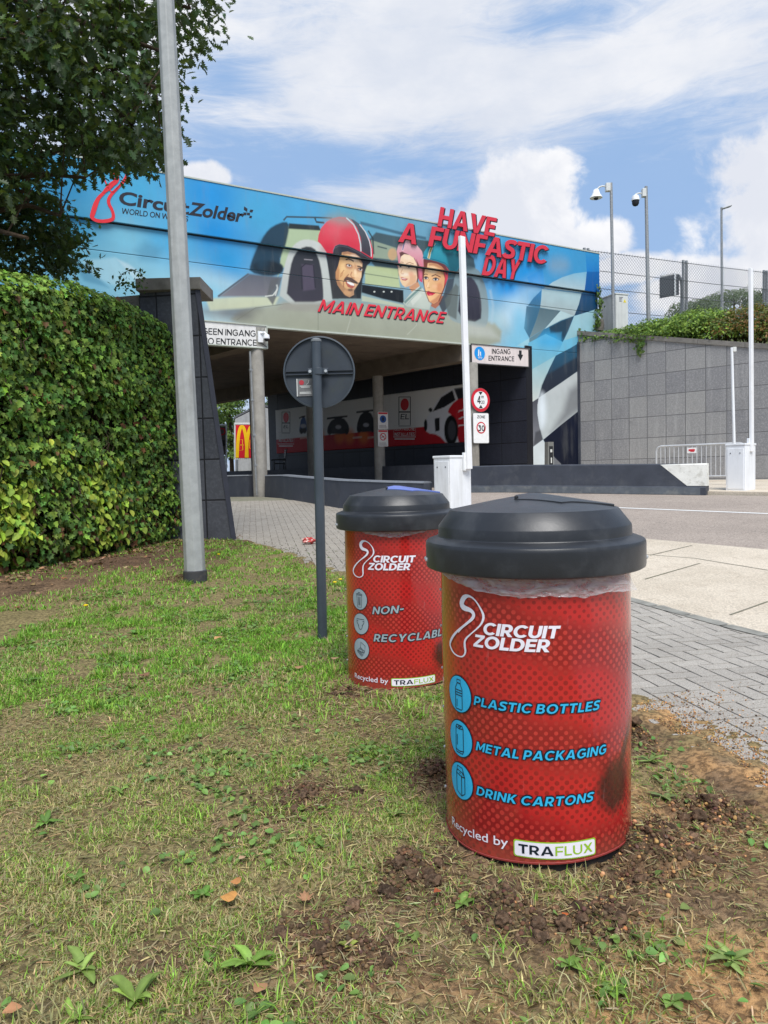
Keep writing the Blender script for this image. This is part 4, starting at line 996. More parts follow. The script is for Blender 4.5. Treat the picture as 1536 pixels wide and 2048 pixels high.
    pt.poly(zb((350, 154), (395, 75), (425, 5), (640, -60), (640, -10), (590, 20), (490, 80)), (112, 188, 218), .012, 1, 0)
    pt.poly(zb((80, 308), (350, 152), (290, 272), (216, 440), (182, 566), (80, 632)), (204, 208, 200), .012, 1, 0, (142, 192, 204))
    pt.poly(zb((350, 152), (490, 80), (640, -10), (640, 255), (400, 420), (184, 564), (216, 440), (290, 272)), (40, 42, 54), .012, 1, 0, (40, 96, 126)); pt.poly(zb((260, 340), (640, 120), (640, 255), (400, 420), (184, 564), (216, 440)), (38, 42, 54), .12, .8, 0)
    pt.poly(zb((184, 564), (400, 420), (640, 252), (640, 640), (400, 830), (226, 974), (190, 850), (170, 700), (172, 625)), (188, 196, 196), .012, 1, 0, (190, 196, 196)); pt.ell(one(zb, 215, 690), 8, 36, (224, 234, 240), .25, .9); pt.poly(zb((480, 480), (640, 380), (640, 640), (400, 830), (300, 900), (420, 700)), (112, 114, 118), .30, .8, 0)
    pt.poly(zb((80, 632), (182, 566), (170, 640), (170, 720), (190, 850), (224, 974), (80, 1080)), (134, 136, 142), .012, 1, 0, (74, 76, 84)); pt.poly(zb((150, 900), (200, 880), (224, 974), (130, 1040)), (50, 52, 58), .10, .7, 0)
    pt.poly(zb((228, 974), (400, 830), (640, 640), (640, 1400), (400, 1240), (330, 1140), (262, 1042)), (8, 14, 32), .012, 1, 0, (14, 22, 44)); pt.poly(zb((80, 1080), (224, 974), (262, 1042), (330, 1140), (330, 1400), (80, 1400)), (206, 214, 216), .012, 1, 0); pt.poly(zb((330, 1140), (402, 1210), (402, 1400), (330, 1400)), (112, 114, 118), .012, 1, 0)
    g_ = fbm2(pt.S, pt.H, 2.2, 4, 21)[:, None]; pt.C = pt.C * (.80 + .14 * g_)


def panel(name, s0, s1, h0, h1, off, st=.015, mt=None, painter=mural, P=FS, parent=bridge, thick=.12):
    nx, ny = int((s1 - s0) / st), max(2, int((h1 - h0) / st))
    S_, H_ = np.meshgrid(np.linspace(s0, s1, nx + 1), np.linspace(h0, h1, ny + 1)); S_ = S_.ravel(); H_ = H_.ravel()
    pt = Paint(P, S_, H_); painter(pt)
    V = np.array(P.p)[None] + S_[:, None] * np.array(P.d)[None] + H_[:, None] * np.array((0, 0, 1.0))[None] + off * np.array(P.n)[None]
    i, j = np.meshgrid(np.arange(nx), np.arange(ny)); a_ = (j * (nx + 1) + i).ravel()
    Q = np.stack([a_, a_ + 1, a_ + nx + 2, a_ + nx + 1], 1)
    # back and rim so the panel has thickness
    n0 = len(V); bk = [0, nx, (ny + 1) * (nx + 1) - 1, ny * (nx + 1)]
    V = np.concatenate([V, V[bk] - np.array(P.n)[None] * thick]); C = np.concatenate([pt.C, np.tile(np.array(lin(70, 90, 100)), (4, 1))])
    bt = np.arange(nx + 1); tp = ny * (nx + 1) + np.arange(nx + 1); lf = np.arange(ny + 1) * (nx + 1); rt = lf + nx
    F2 = [list(bt[::-1]) + [n0, n0 + 1], list(tp) + [n0 + 2, n0 + 3], list(lf) + [n0 + 3, n0], list(rt[::-1]) + [n0 + 1, n0 + 2], [n0, n0 + 3, n0 + 2, n0 + 1]]
    loops = np.concatenate([Q.ravel()] + [np.array(f) for f in F2]); tot = np.concatenate([np.full(len(Q), 4), [len(f) for f in F2]])
    return np_mesh(name, V, loops, np.concatenate([[0], np.cumsum(tot)[:-1]]), tot, C, mt or M_MURAL, parent)


M_MURAL = col_mat('mural_print', .38, .35, .16)
h1, h2 = HT - .385 * (HT - HB), HT - .585 * (HT - HB)
panel('fascia_panel', S0, S1, h1, HT, .10)
panel('fascia_panel', S0, S1, h2 + .008, h1 - .035, .0)
panel('fascia_panel', S0, S1, HB, h2 - .008, .0)
panel('cladding_panel', SC0, S1 + .1, ZG, HB - .012, .0, st=.018)
mb = MB()
mb.box(FS.w((S0 + S1) / 2, HT + .02, -.06), (S1 - S0, .36, .04), FS.d, FS.n)
mb.box(FS.w((S0 + SC0) / 2, HB - .03, -.02), (SC0 - S0, .20, .05), FS.d, FS.n)
mb.build('metal_trim', flat('trim_pale', lin(178, 184, 172)), bridge)
mb = MB(); mb.box(FS.w((S0 + S1) / 2, h1 - .018, -.04), (S1 - S0, .06, .034), FS.d, FS.n); mb.build('shadow_gap', BLACK, bridge)  # black strip standing in for the shade under the projecting top row

# deck, beams, columns, side walls
M_SOF = mat('soffit_concrete', lin(112, 101, 90), .85, .3, var=.15, vscale=2, bump=.2, dirt=lin(80, 72, 64), dscale=1.2, damt=.6)
D3 = DT
q0, q1 = FS.w(S0, 0, -.13), FS.w(13.0, 0, -.13); LT = 19.5
mb = MB(); mb.prism([q0 + Vector((0, 0, 5.62)), q1 + Vector((0, 0, 5.62)), q1 + D3 * LT + Vector((0, 0, 5.62)), q0 + D3 * LT + Vector((0, 0, 5.62))], (0, 0, 3.0)); mb.build('deck', M_SOF, bridge)
DN = Vector((DT.y, -DT.x, 0))
for i in range(14):                          # board-marked ribs under the deck
    t0 = .5 + i * 1.35; mb = MB(); p = q0 + D3 * t0; r2 = q1 + D3 * t0
    mb.prism([p + Vector((0, 0, 5.58)), r2 + Vector((0, 0, 5.58)), r2 + D3 * 1.31 + Vector((0, 0, 5.58)), p + D3 * 1.31 + Vector((0, 0, 5.58))], (0, 0, .06)); mb.build('soffit_plank', M_SOF, bridge)
CR = Vector((3.2, 26.2, 0)); CL = Vector((-3.69, 22.25, 0))
M_BEAM = mat('beam_concrete', lin(108, 97, 84), .85, .3, var=.15, vscale=2, dirt=lin(80, 72, 64), dscale=1.2, damt=.5)
for c0 in (CR, CL):
    mb = MB(); mb.box(c0 + D3 * 9.9 + Vector((0, 0, 5.27)), (19.2, .5, .62), D3, DN); mb.build('beam', M_BEAM, bridge)


def column(p, top):
    mb = MB(); mb.lathe((p.x, p.y, 0), [(.215, zg(p.y) - .1), (.215, top - .04), (.205, top)], 28); o = mb.build('column', CONC, bridge, smooth=True)


for c0, ts in ((CR, (0, 4.96, 9.49, 14.2, 18.6)), (CL, (0, 4.7, 9.4))):
    for t in ts: column(c0 + D3 * t, 4.87 if t == 0 else 4.98)
# right-hand inner wall
WW = Plane((5.37, 27.5), (.669, -.743))
M_IN = tile_mat('dark_tunnel_tiles', DT, 1.2, .8, lin(38, 40, 50), lin(46, 48, 58), lin(24, 24, 30), (5.37, 27.5, .5), .02, .5, 0, .2)
mb = MB(); a_, b_ = WW.p + Vector((0, 0, .45)), WW.p + D3 * 16.3 + Vector((0, 0, .45))
mb.prism([a_, b_, b_ + Vector((0, 0, 5.2)), a_ + Vector((0, 0, 5.2))], -WW.n * .4); mb.build('inner_wall', M_IN, bridge)
mb = MB(); a_, b_ = WW.p + D3 * 16.32 + Vector((0, 0, .45)), WW.p + D3 * 17.2 + Vector((0, 0, .45)); mb.prism([a_, b_, b_ + Vector((0, 0, 5.2)), a_ + Vector((0, 0, 5.2))], -WW.n * .4); mb.build('end_panel', mat('slate_panel', lin(96, 100, 108), .6, .4), bridge)
mb = MB(); a_ = FS.w(-5.2, .4, -.2); b_ = a_ + D3 * 19; mb.prism([a_, b_, b_ + Vector((0, 0, 5.3)), a_ + Vector((0, 0, 5.3))], DN * -.4); mb.build('abutment_wall', M_IN, bridge)  # unseen left side wall, added to keep the underpass dark
mb = MB(); a_ = FS.w(S0, .3, -.2); b_ = FS.w(-5.2, .3, -.2); mb.prism([a_, b_, b_ + Vector((0, 0, 5.3)), a_ + Vector((0, 0, 5.3))], D3 * .4); mb.build('wing_wall', M_IN, bridge)

# writing on the fascia
words(FS, 'MAIN ENTRANCE', (635.5, 625), (886, 648.5), (645.5, 601), LETTER_DARK, bridge, .012, wt=.2)
words(FS, 'MAIN ENTRANCE', (634.5, 623.2), (885, 646.6), (645, 599), flat('print_red', lin(214, 44, 62)), bridge, .018, wt=.175)
for body, a, b, c in (('HAVE', (867.5, 456), (980, 476.5), (874, 418)), ('A', (791, 486), (826.5, 492), (798.5, 447)), ('FUNFASTIC', (848.8, 495.6), (1083, 531.5), (857, 456.5)), ('DAY', (957.5, 552), (1028, 562), (967, 511))):
    off = .20 if body in ('HAVE', 'FUNFASTIC') else .15
    words(FS, body, a, b, c, LETTER_RED, bridge, off, 0, 'raised_lettering', depth=.03, wt=.215, spacing=.6)
    sh = 3.2  # dark copy, shifted behind, stands for the letters' shadow side
    words(FS, body, (a[0] + sh, a[1] + 1), (b[0] + sh, b[1] + 1), (c[0] + sh, c[1] + 1), LETTER_DARK, bridge, off - .035, 0, 'raised_lettering', depth=.03, wt=.225, spacing=.6)
words(FS, 'Circuit', (236.5, 409.6), (374, 430.5), (240, 385.5), LETTER_DARK, bridge, .105, .03)
words(FS, 'Zolder', (376, 431.2), (481, 446), (382.5, 407.5), LETTER_DARK, bridge, .105, .03)
words(FS, 'WORLD ON WHEELS', (241.5, 429.5), (374, 445.6), (242.5, 418.5), LETTER_DARK, bridge, .105, .012)
for pts in (((1435, 1226), (1455, 1240), (1452, 1258), (1433, 1245)), ((1472, 1244), (1489, 1247), (1483, 1262), (1466, 1259)), ((1453, 1262), (1470, 1265), (1468, 1279), (1450, 1276)), ((1468, 1280), (1482, 1283), (1478, 1296), (1464, 1293)), ((1430, 1262), (1450, 1262), (1447, 1278), (1432, 1278))):
    shape_on(FS, [Z1(*p) for p in pts], LETTER_DARK, bridge, .105, 'checker_mark')


def ribbon(P, centre, wd, mt, parent, off, name='track_emblem'):
    bm = bmesh.new(); cw = [(P.uv(*p)[0], P.uv(*p)[1], w_) for p, w_ in zip(centre, wd)]
    sp = smooth_loop(cw, 2); bm_stroke(bm, [(p[0], p[1]) for p in sp], [p[2] * .6 for p in sp], True)
    return place(bm, lambda u, v: P.w(u, v, off), name, mt, parent)


ribbon(FS, [Z1(*p) for p in ((575, 950), (598, 1000), (650, 1018), (688, 1042), (685, 1078), (640, 1110), (606, 1150), (578, 1175), (560, 1215), (545, 1265), (535, 1295), (575, 1316), (640, 1312), (668, 1298), (660, 1250), (634, 1208), (640, 1170), (690, 1118), (735, 1075), (745, 1035), (728, 1008), (735, 1020), (742, 1045), (700, 1105), (645, 1165))],
       [.06, .10, .12, .16, .20, .17, .12, .14, .20, .20, .16, .14, .16, .14, .13, .15, .13, .10, .08, .07, .05, .05, .05, .05, .06], flat('emblem_red', lin(214, 40, 52)), bridge, .112)
ribbon(FS, [Z1(*p) for p in ((690, 1070), (650, 1085), (620, 1120), (600, 1150), (625, 1140), (665, 1105))], [.05, .05, .06, .06, .06, .06], flat('emblem_red', lin(214, 40, 52)), bridge, .116)

# ================================================================== SIGNS ON THE BRIDGE
def board(P, pts, th, off, name, mt, parent):
    """plate of real thickness from photo corner points on an upright plane"""
    q_ = [P.w(*P.uv(*p), off) for p in pts]
    mb = MB(); mb.prism(q_, P.n * -th); return mb.build(name, mt, parent)


def disc_on(P, c, r, off, th, name, mt, parent, inner=0.0, metric=False):
    u, v = c if metric else P.uv(*c); mb = MB(); n = 40
    if inner:
        bm = bmesh.new(); bm_stroke(bm, circle2((u, v), (r + inner) / 2, n), r - inner, True)
        return place(bm, lambda a, b: P.w(a, b, off), name, mt, parent)
    mb.prism([P.w(*p, off) for p in circle2((u, v), r, n)], P.n * -th); return mb.build(name, mt, parent)


SIGNW = mat('sign_white', lin(222, 220, 216), .45, .4, var=.03, dirt=lin(150, 148, 140), dscale=4, damt=.3, streak=True)
SIGNP = mat('sign_pinkish', lin(216, 204, 200), .45, .4, var=.03, dirt=lin(150, 145, 140), dscale=4, damt=.25, streak=True)
P1 = Plane(FS.w(0, 0, .10), FS.d)
r1 = thing('entrance_sign', 'white board reading no entrance hanging above the left column', 'sign', P1.w(-.9, 4.9))
u1, _ = P1.uv(533, 680)
mb = MB(); mb.prism([P1.w(-3.4, 4.9), P1.w(u1, 4.9), P1.w(u1, 5.53), P1.w(-3.4, 5.53)], P1.n * -.18); mb.build('panel', SIGNW, r1)
mb = MB()
for h in (4.885, 5.545): mb.box(P1.w((u1 - 3.4) / 2, h, -.08), (u1 + 3.4, .22, .03), P1.d, P1.n)
mb.box(P1.w(u1 + .015, 5.215, -.08), (.03, .22, .69), P1.d, P1.n); mb.build('frame', flat('trim_pale', (1, 1, 1)), r1)
words(P1, 'GEEN INGANG', (404, 668.2), (511, 673.4), (404.3, 655.6), BLACK, r1, .006, .012)
words(P1, 'NO ENTRANCE', (404.5, 687.8), (513, 691.6), (404.7, 675.2), BLACK, r1, .006, .012)
mb = MB(); mb.prism([P1.w(u1 - .32, 4.93, .006), P1.w(u1 - .03, 4.93, .006), P1.w(u1 - .03, 5.5, .006), P1.w(u1 - .32, 5.5, .006)], P1.n * -.004); mb.build('worn_patch', mat('worn_sign', lin(150, 148, 140), .7, .3, var=.35, vscale=14), r1)

c_ = P1.w(u1 - .12, 5.18, .12)
r2 = thing('security_camera', 'small white camera fixed to the end of the no entrance board', 'camera', c_)
mb = MB(); mb.box(P1.w(u1 - .2, 5.2, .03), (.16, .06, .32), P1.d, P1.n); mb.build('wall_plate', CABW, r2, bevel=.01)
mb = MB(); mb.tube([P1.w(u1 - .2, 5.3, .05), P1.w(u1 - .12, 5.32, .14), P1.w(u1 - .08, 5.26, .2)], .03, 10); mb.build('arm', CABW, r2, smooth=True)
mb = MB(); p = P1.w(u1 - .08, 0, .2); mb.lathe((p.x, p.y, 5.12), [(.02, .15), (.085, .12), (.095, .02), (.08, 0)], 20); mb.build('housing', CABW, r2, smooth=True)
mb = MB(); mb.lathe((p.x, p.y, 5.05), [(.012, 0), (.05, .015), (.075, .06), (.078, .07)], 20); mb.build('dome', BLACK, r2, smooth=True)
mb = MB(); mb.tube([P1.w(u1 - .22, 5.05, .02), P1.w(u1 - .12, 4.98, .05), P1.w(u1 - .02, 4.93, .02)], .008, 6); mb.build('cable', BLACK, r2)

ue0, _ = P1.uv(943, 705); ue1, _ = P1.uv(1056.5, 710)
r3 = thing('entrance_sign', 'pale board reading entrance with blue disc and down arrow above the right column', 'sign', P1.w((ue0 + ue1) / 2, 4.9))
mb = MB(); mb.prism([P1.w(ue0, 4.87), P1.w(ue1, 4.87), P1.w(ue1, 5.52), P1.w(ue0, 5.52)], P1.n * -.16); mb.build('panel', SIGNP, r3)
mb = MB()
for h in (4.86, 5.53): mb.box(P1.w((ue0 + ue1) / 2, h, -.07), (ue1 - ue0 + .04, .19, .025), P1.d, P1.n)
for u in (ue0 - .01, ue1 + .012): mb.box(P1.w(u, 5.195, -.07), (.022, .19, .645), P1.d, P1.n)
mb.build('frame', flat('sign_frame', lin(70, 70, 72)), r3)
mb = MB(); mb.box(P1.w(ue0 - .09, 5.2, -.08), (.07, .14, .6), P1.d, P1.n); mb.build('mounting_rail', GALV, r3)
words(P1, 'INGANG', Z5(850, 236), Z5(980, 239), Z5(850, 200), BLACK, r3, .006, .006)
words(P1, 'ENTRANCE', Z5(827, 283), Z5(1006, 288), Z5(828, 249), BLACK, r3, .006, .006)
uu, vv = P1.uv(*Z5(765, 233)); disc_on(P1, (uu, vv), .235, .008, .004, 'blue_disc', flat('disc_blue', lin(20, 140, 215)), r3, metric=True)
bm = bmesh.new()
bm_stroke(bm, circle2((uu - .045, vv + .1), .02, 10), .02, True); bm_stroke(bm, [(uu - .045, vv + .07), (uu - .05, vv - .03), (uu - .06, vv - .1)], .05); bm_stroke(bm, [(uu + .03, vv + .06), (uu + .03, vv - .02), (uu + .04, vv - .08)], .04); bm_stroke(bm, circle2((uu - .04, vv - .15), .028, 12), .012, True); bm_stroke(bm, circle2((uu + .06, vv - .15), .028, 12), .012, True); bm_stroke(bm, [(uu - .04, vv - .15), (uu, vv - .12), (uu + .05, vv - .13)], .012)
place(bm, lambda a, b: P1.w(a, b, .014), 'pictogram', WHITE, r3)
shape_on(P1, [Z5(*p) for p in ((1040, 212), (1058, 213), (1058, 242), (1069, 243), (1050, 284), (1030, 241), (1040, 241))], BLACK, r3, .007, 'arrow')

# on the right column
P2 = Plane(CR + FN * .26, FS.d)
uc, vc = P2.uv(961, 800)
r4 = thing('height_limit_sign', 'round red and white height limit sign reading 4 m 20 on the right column', 'road sign', P2.w(uc, vc - .4))
disc_on(P2, (uc, vc), .415, .0, .03, 'plate', flat('sign_back', lin(120, 120, 120)), r4, metric=True)
disc_on(P2, (uc, vc), .41, .004, .003, 'red_ring', RED, r4, metric=True); disc_on(P2, (uc, vc), .305, .009, .003, 'white_face', WHITE, r4, metric=True)
for s_ in (1, -1): place(bm_poly([(uc - .09, vc + s_ * .285), (uc + .09, vc + s_ * .285), (uc, vc + s_ * .17)]), lambda a, b: P2.w(a, b, .014), 'triangle_mark', BLACK, r4)
words(P2, '4', Z5(748, 585), Z5(772, 586), Z5(748, 530), BLACK, r4, .014, wt=.17); words(P2, 'm', Z5(776, 546), Z5(792, 546), Z5(776, 522), BLACK, r4, .014, .01); words(P2, '20', Z5(775, 585), Z5(798, 586), Z5(775, 562), BLACK, r4, .014)
mb = MB(); mb.box(P2.w(uc, vc, -.05), (.5, .05, .06), P2.d, P2.n); mb.build('clamp', GALV, r4)

ua, va = P2.uv(946.5, 887); ub, vb = P2.uv(977.5, 826)
r5 = thing('speed_zone_sign', 'white rectangular zone 30 speed sign below the round height sign', 'road sign', P2.w((ua + ub) / 2, va))


def rrect(u0, v0, u1_, v1_, r, n=5):
    out = []
    for cx, cy, a0 in ((u1_ - r, v1_ - r, 0), (u0 + r, v1_ - r, 90), (u0 + r, v0 + r, 180), (u1_ - r, v0 + r, 270)):
        out += [(cx + r * math.cos(rad(a0 + 90 * i / n)), cy + r * math.sin(rad(a0 + 90 * i / n))) for i in range(n + 1)]
    return out


mb = MB(); mb.prism([P2.w(*p, .0) for p in rrect(ua, va, ub, vb, .06)], P2.n * -.03); mb.build('plate', flat('sign_back', (1, 1, 1)), r5)
mb = MB(); mb.prism([P2.w(*p, .004) for p in rrect(ua + .018, va + .018, ub - .018, vb - .018, .05)], P2.n * -.003); mb.build('white_face', WHITE, r5)
uz, vz = P2.uv(*Z5(775, 752)); disc_on(P2, (uz, vz), .205, .009, .003, 'red_ring', RED, r5, metric=True); disc_on(P2, (uz, vz), .162, .014, .003, 'white_disc', WHITE, r5, metric=True)
words(P2, '30', Z5(754, 774), Z5(799, 776), Z5(754, 734), BLACK, r5, .019, wt=.19); words(P2, 'ZONE', Z5(748, 686), Z5(803, 687), Z5(748, 666), BLACK, r5, .009, .006, spacing=1.25)
mb = MB(); mb.box(P2.w((ua + ub) / 2, (va + vb) / 2, -.05), (.4, .05, .06), P2.d, P2.n); mb.build('clamp', GALV, r5)

# two small notices on the next column
CM = CR + DT * 4.96; P3 = Plane(CM + FN * .24, FS.d)
for nm, lab, ys, blue in (('safety_notice', 'small notice with blue disc on the middle column', (824, 858), True), ('no_smoking_notice', 'small no smoking notice with red ring below the blue one', (859.5, 893), False)):
    ua, va = P3.uv(756.5, ys[1]); ub, vb = P3.uv(775.5, ys[0]); um = (ua + ub) / 2
    r6 = thing(nm, lab, 'notice', P3.w(um, va))
    mb = MB(); mb.prism([P3.w(*p, 0) for p in rrect(ua, va, ub, vb, .03)], P3.n * -.02); mb.build('plate', SIGNW, r6)
    hh = vb - va; vm_ = va + hh * .58
    place(bm_poly([(ua + .02, vb - .09), (ub - .02, vb - .09), (ub - .02, vb - .02), (ua + .02, vb - .02)]), lambda a, b: P3.w(a, b, .004), 'red_band', RED, r6)
    if blue:
        disc_on(P3, (um, vm_), .15, .005, .002, 'blue_disc', flat('disc_navy', lin(30, 80, 150)), r6, metric=True)
        place(bm_poly(circle2((um, vm_), .06, 16, .085)), lambda a, b: P3.w(a, b, .010), 'pictogram', flat('pict_dark', lin(20, 30, 60)), r6)
    else:
        disc_on(P3, (um, vm_), .15, .005, .003, 'red_ring', RED, r6, inner=.115, metric=True)
        bm = bmesh.new(); bm_stroke(bm, [(um - .1, vm_ + .1), (um + .1, vm_ - .1)], .03); place(bm, lambda a, b: P3.w(a, b, .012), 'red_bar', RED, r6)
        bm = bmesh.new(); bm_stroke(bm, [(um - .08, vm_ - .03), (um + .06, vm_ + .03)], .025); place(bm, lambda a, b: P3.w(a, b, .007), 'pictogram', BLACK, r6)
    bm = bmesh.new()
    for i in range(3): bm_stroke(bm, [(ua + .04, va + .05 + .045 * i), (ub - .04 - .03 * i, va + .05 + .045 * i)], .016)
    place(bm, lambda a, b: P3.w(a, b, .005), 'small_print', flat('print_grey', lin(120, 110, 110)), r6)

# conduit down the left column
rc = thing('conduit_pipe', 'thin grey conduit pipe running down beside the left column', 'pipe', CL + Vector((-.2, -.1, ZG)))
pl_ = Plane(CL + FN * .3, FS.d); mb = MB(); mb.tube([pl_.w(*pl_.uv(*p)) for p in ((500, 703), (506, 830), (511, 940), (514, 990))], .028, 8); mb.build('tube', GALV, rc, smooth=True)
for p in ((501.5, 740), (504.5, 800), (508, 870), (511, 930)):
    mb = MB(); mb.box(pl_.w(*pl_.uv(*p)), (.09, .08, .05), pl_.d, pl_.n); mb.build('bracket', GALV, rc)

# ================================================================== LOW WALLS AND BARRIERS
def low_wall(name, label, pts, h, th, mt, cap=None, capn='coping', base_h=None, cat='low wall'):
    pts = [Vector((p[0], p[1], 0)) for p in pts]
    o = thing(name, label, cat, (pts[0] + pts[-1]) / 2 + Vector((0, 0, zg(((pts[0] + pts[-1]) / 2).y))))
    P_ = []
    for a, b in zip(pts, pts[1:]):
        n = max(1, int((b - a).length / .6)); P_ += [a + (b - a) * (i / n) for i in range(n)]
    P_.append(pts[-1]); R1, R2 = [], []
    for i, p in enumerate(P_):
        t = (P_[min(i + 1, len(P_) - 1)] - P_[max(i - 1, 0)]).normalized(); nn = Vector((-t.y, t.x, 0)); zt = h if h > .95 and name == 'tunnel_wall' else zg(p.y) + h; zb = zg(p.y) - .1
        w2 = th / 2
        R1.append([p + nn * (w2 + .03) + Vector((0, 0, zb)), p + nn * w2 + Vector((0, 0, zt)), p - nn * w2 + Vector((0, 0, zt)), p - nn * (w2 + .03) + Vector((0, 0, zb))])
        R2.append([p + nn * (w2 + .012) + Vector((0, 0, zt + .001)), p + nn * (w2 - .01) + Vector((0, 0, zt + .035)), p - nn * (w2 - .01) + Vector((0, 0, zt + .035)), p - nn * (w2 + .012) + Vector((0, 0, zt + .001))])
    mb = MB(); mb.loft(R1); mb.build('wall_body', mt, o)
    if cap: mb = MB(); mb.loft(R2); mb.build(capn, cap, o)
    return o


CAPG = mat('wall_cap_grey', lin(122, 126, 132), .6, .4, var=.15, vscale=6, dirt=lin(85, 86, 86), dscale=6)
low_wall('low_wall', 'low dark painted wall with pale cap between path and road behind the sign post', [(-3.40, 22.0), (-2.2, 19.0), (-.85, 16.1), (.1, 14.9), (.85, 14.15)], .60, .22, DCONC, CAPG)
low_wall('low_wall', 'short low dark wall between the stone pier and the left column', [(-8.2, 25.0), (-5.4, 23.4), (-3.98, 22.35)], .62, .2, DCONC, CAPG)
low_wall('tunnel_wall', 'long dark wall along the columns inside the underpass', [tuple((CR + DT * t + DN * .02)[:2]) for t in (.6, 9, 18.2)], 1.36, .16, DCONC, None)
low_wall('concrete_wall', 'sunlit pale concrete wall beyond the far end of the underpass', [tuple((CR + DT * t)[:2]) for t in (18.9, 30)], 1.05, .3, CONC, None)
mb = MB(); a_, b_ = CR + DT * .6 + DN * .12, CR + DT * 18 + DN * .12; w2_ = DN * 1.9
mb.prism([a_ + Vector((0, 0, 1.22)), b_ + Vector((0, 0, 1.22)), b_ + w2_ + Vector((0, 0, 1.22)), a_ + w2_ + Vector((0, 0, 1.22))], (0, 0, -.9)); prep(mb.build('walkway', CONC, origin=(0, 0, 0)), kind='structure')

# jersey barrier on the right
A2, B2 = Vector((2.35, 20.85, 0)), Vector((7.60, 17.36, 0)); bd = (B2 - A2).normalized(); bn_ = Vector((bd.y, -bd.x, 0)); BL = (B2 - A2).length
rb = thing('concrete_barrier', 'long dark grey concrete barrier with white painted end beside the road', 'barrier', (A2 + B2) / 2 + Vector((0, 0, .45)))
hb = lambda s_: zg((A2 + bd * s_).y)
TB = .74
sec = lambda s_, x0=0: [A2 + bd * s_ + bn_ * y + Vector((0, 0, hb(s_) + z)) for y, z in ((.20, 0), (.20, .17), (.155, .20), (.125, TB - .03), (.10, TB), (-.10, TB), (-.125, TB - .03), (-.2, .15), (-.2, 0))]
mb = MB(); mb.loft([sec(i * BL / 24) for i in range(25)]); mb.build('barrier_body', DCONC, rb, smooth=30)
mb = MB()
for i in range(24):
    s0_, s1_ = i * BL / 24, (i + 1) * BL / 24
    q4 = [A2 + bd * s_ + bn_ * .204 + Vector((0, 0, hb(s_) + z)) for s_, z in ((s0_, .005), (min(s1_, BL - .12), .005), (min(s1_, BL - .12), .172), (s0_, .172))]
    mb.quad(*q4)
mb.build('scuffed_foot', mat('scuffed_grey', lin(96, 102, 108), .75, .3, var=.15, vscale=5, dirt=lin(140, 140, 136), dscale=4, damt=.5), rb)
mb = MB(); e_ = B2; z0_ = hb(BL)
f1 = [(BL - 1.02, TB - .03, .128), (BL + .012, TB - .03, .128), (BL + .012, .215, .158), (BL - .42, .215, .158)]
fr_ = [A2 + bd * s_ + bn_ * (y + .004) + Vector((0, 0, hb(s_) + z)) for s_, z, y in f1]
bk_ = [A2 + bd * s_ - bn_ * .13 + Vector((0, 0, hb(s_) + z)) for s_, z, y in f1]
top_ = [A2 + bd * (BL - 1.06) + bn_ * .10 + Vector((0, 0, z0_ + TB + .004)), A2 + bd * (BL + .012) + bn_ * .10 + Vector((0, 0, z0_ + TB + .004)), A2 + bd * (BL + .012) - bn_ * .10 + Vector((0, 0, z0_ + TB + .004)), A2 + bd * (BL - 1.06) - bn_ * .10 + Vector((0, 0, z0_ + TB + .004))]
mb.quad(*fr_); mb.quad(*top_); mb.quad(fr_[0], fr_[1], top_[1], top_[0]); mb.quad(fr_[1], fr_[2], bk_[2], bk_[1]); mb.quad(top_[1], fr_[1], bk_[1], top_[2])
mb.build('white_end', WCONC, rb)


# ================================================================== BARRIER GATES
def boom_gate(label, corner_px, foot_y, Y, ztop, a, b, top_px, boom_px, pos, lift=0.0):
    c = atY(corner_px, foot_y, Y); c.z = zg(Y)
    o = thing('barrier_gate', label, 'barrier gate', c, 'raised barrier gates')
    ctr = c + DT * (a / 2) + DN * (b / 2); H = ztop - c.z
    mb = MB(); mb.box(ctr + Vector((0, 0, .03)), (a + .14, b + .14, .09), DT, DN); mb.build('plinth', CONC, o)
    mb = MB(); mb.box(ctr + Vector((0, 0, .075 + (H - .1) / 2)), (a, b, H - .1), DT, DN); mb.build('cabinet', CABW, o, bevel=.012)
    mb = MB(); mb.box(ctr + Vector((0, 0, H - .01)), (a + .03, b + .03, .045), DT, DN); mb.build('lid', CABW, o, bevel=.012)
    mb = MB(); mb.box(ctr - DN * (b / 2 + .004) + Vector((0, 0, .06 + H * .46)), (a - .07, .012, H * .8), DT, DN); dr = mb.build('door', CABW, o, bevel=.004)
    for s_ in (-1, 1):
        mb = MB(); mb.box(ctr - DN * (b / 2 + .013) + DT * (s_ * a * .25) + Vector((0, 0, H * .82)), (.02, .012, .02), DT, DN); mb.build('lock', BLACK, dr)
    side = ctr - DT * (a / 2 + .06) + DN * (b * pos)
    p0 = atY(boom_px[0], boom_px[1], side.y); p1 = atY(top_px[0], top_px[1], side.y)
    mb = MB(); ax = (p1 - p0).normalized(); mb.box((p0 + p1) / 2, ((p1 - p0).length, .135, .06), ax, DN, -DT); mb.build('boom_arm', mat('boom_white', lin(236, 236, 236), .35, .5, var=.03), o, bevel=.008)
    mb = MB(); mb.box(p0 + ax * .14 + DT * .045 - DN * .02, (.34, .17, .05), ax, DN, -DT); mb.build('arm_bracket', CABW, o, bevel=.008)
    return o


boom_gate('white barrier gate with raised arm behind the far bin', 902, 1031, 13.7, 1.405, .42, .58, (923.5, 473), (938, 938), .22)
boom_gate('white barrier gate with raised arm at the right edge past the dark barrier', 1490, 988, 17.2, 1.585, .44, .60, (1501.5, 537), (1503.5, 903), .12)

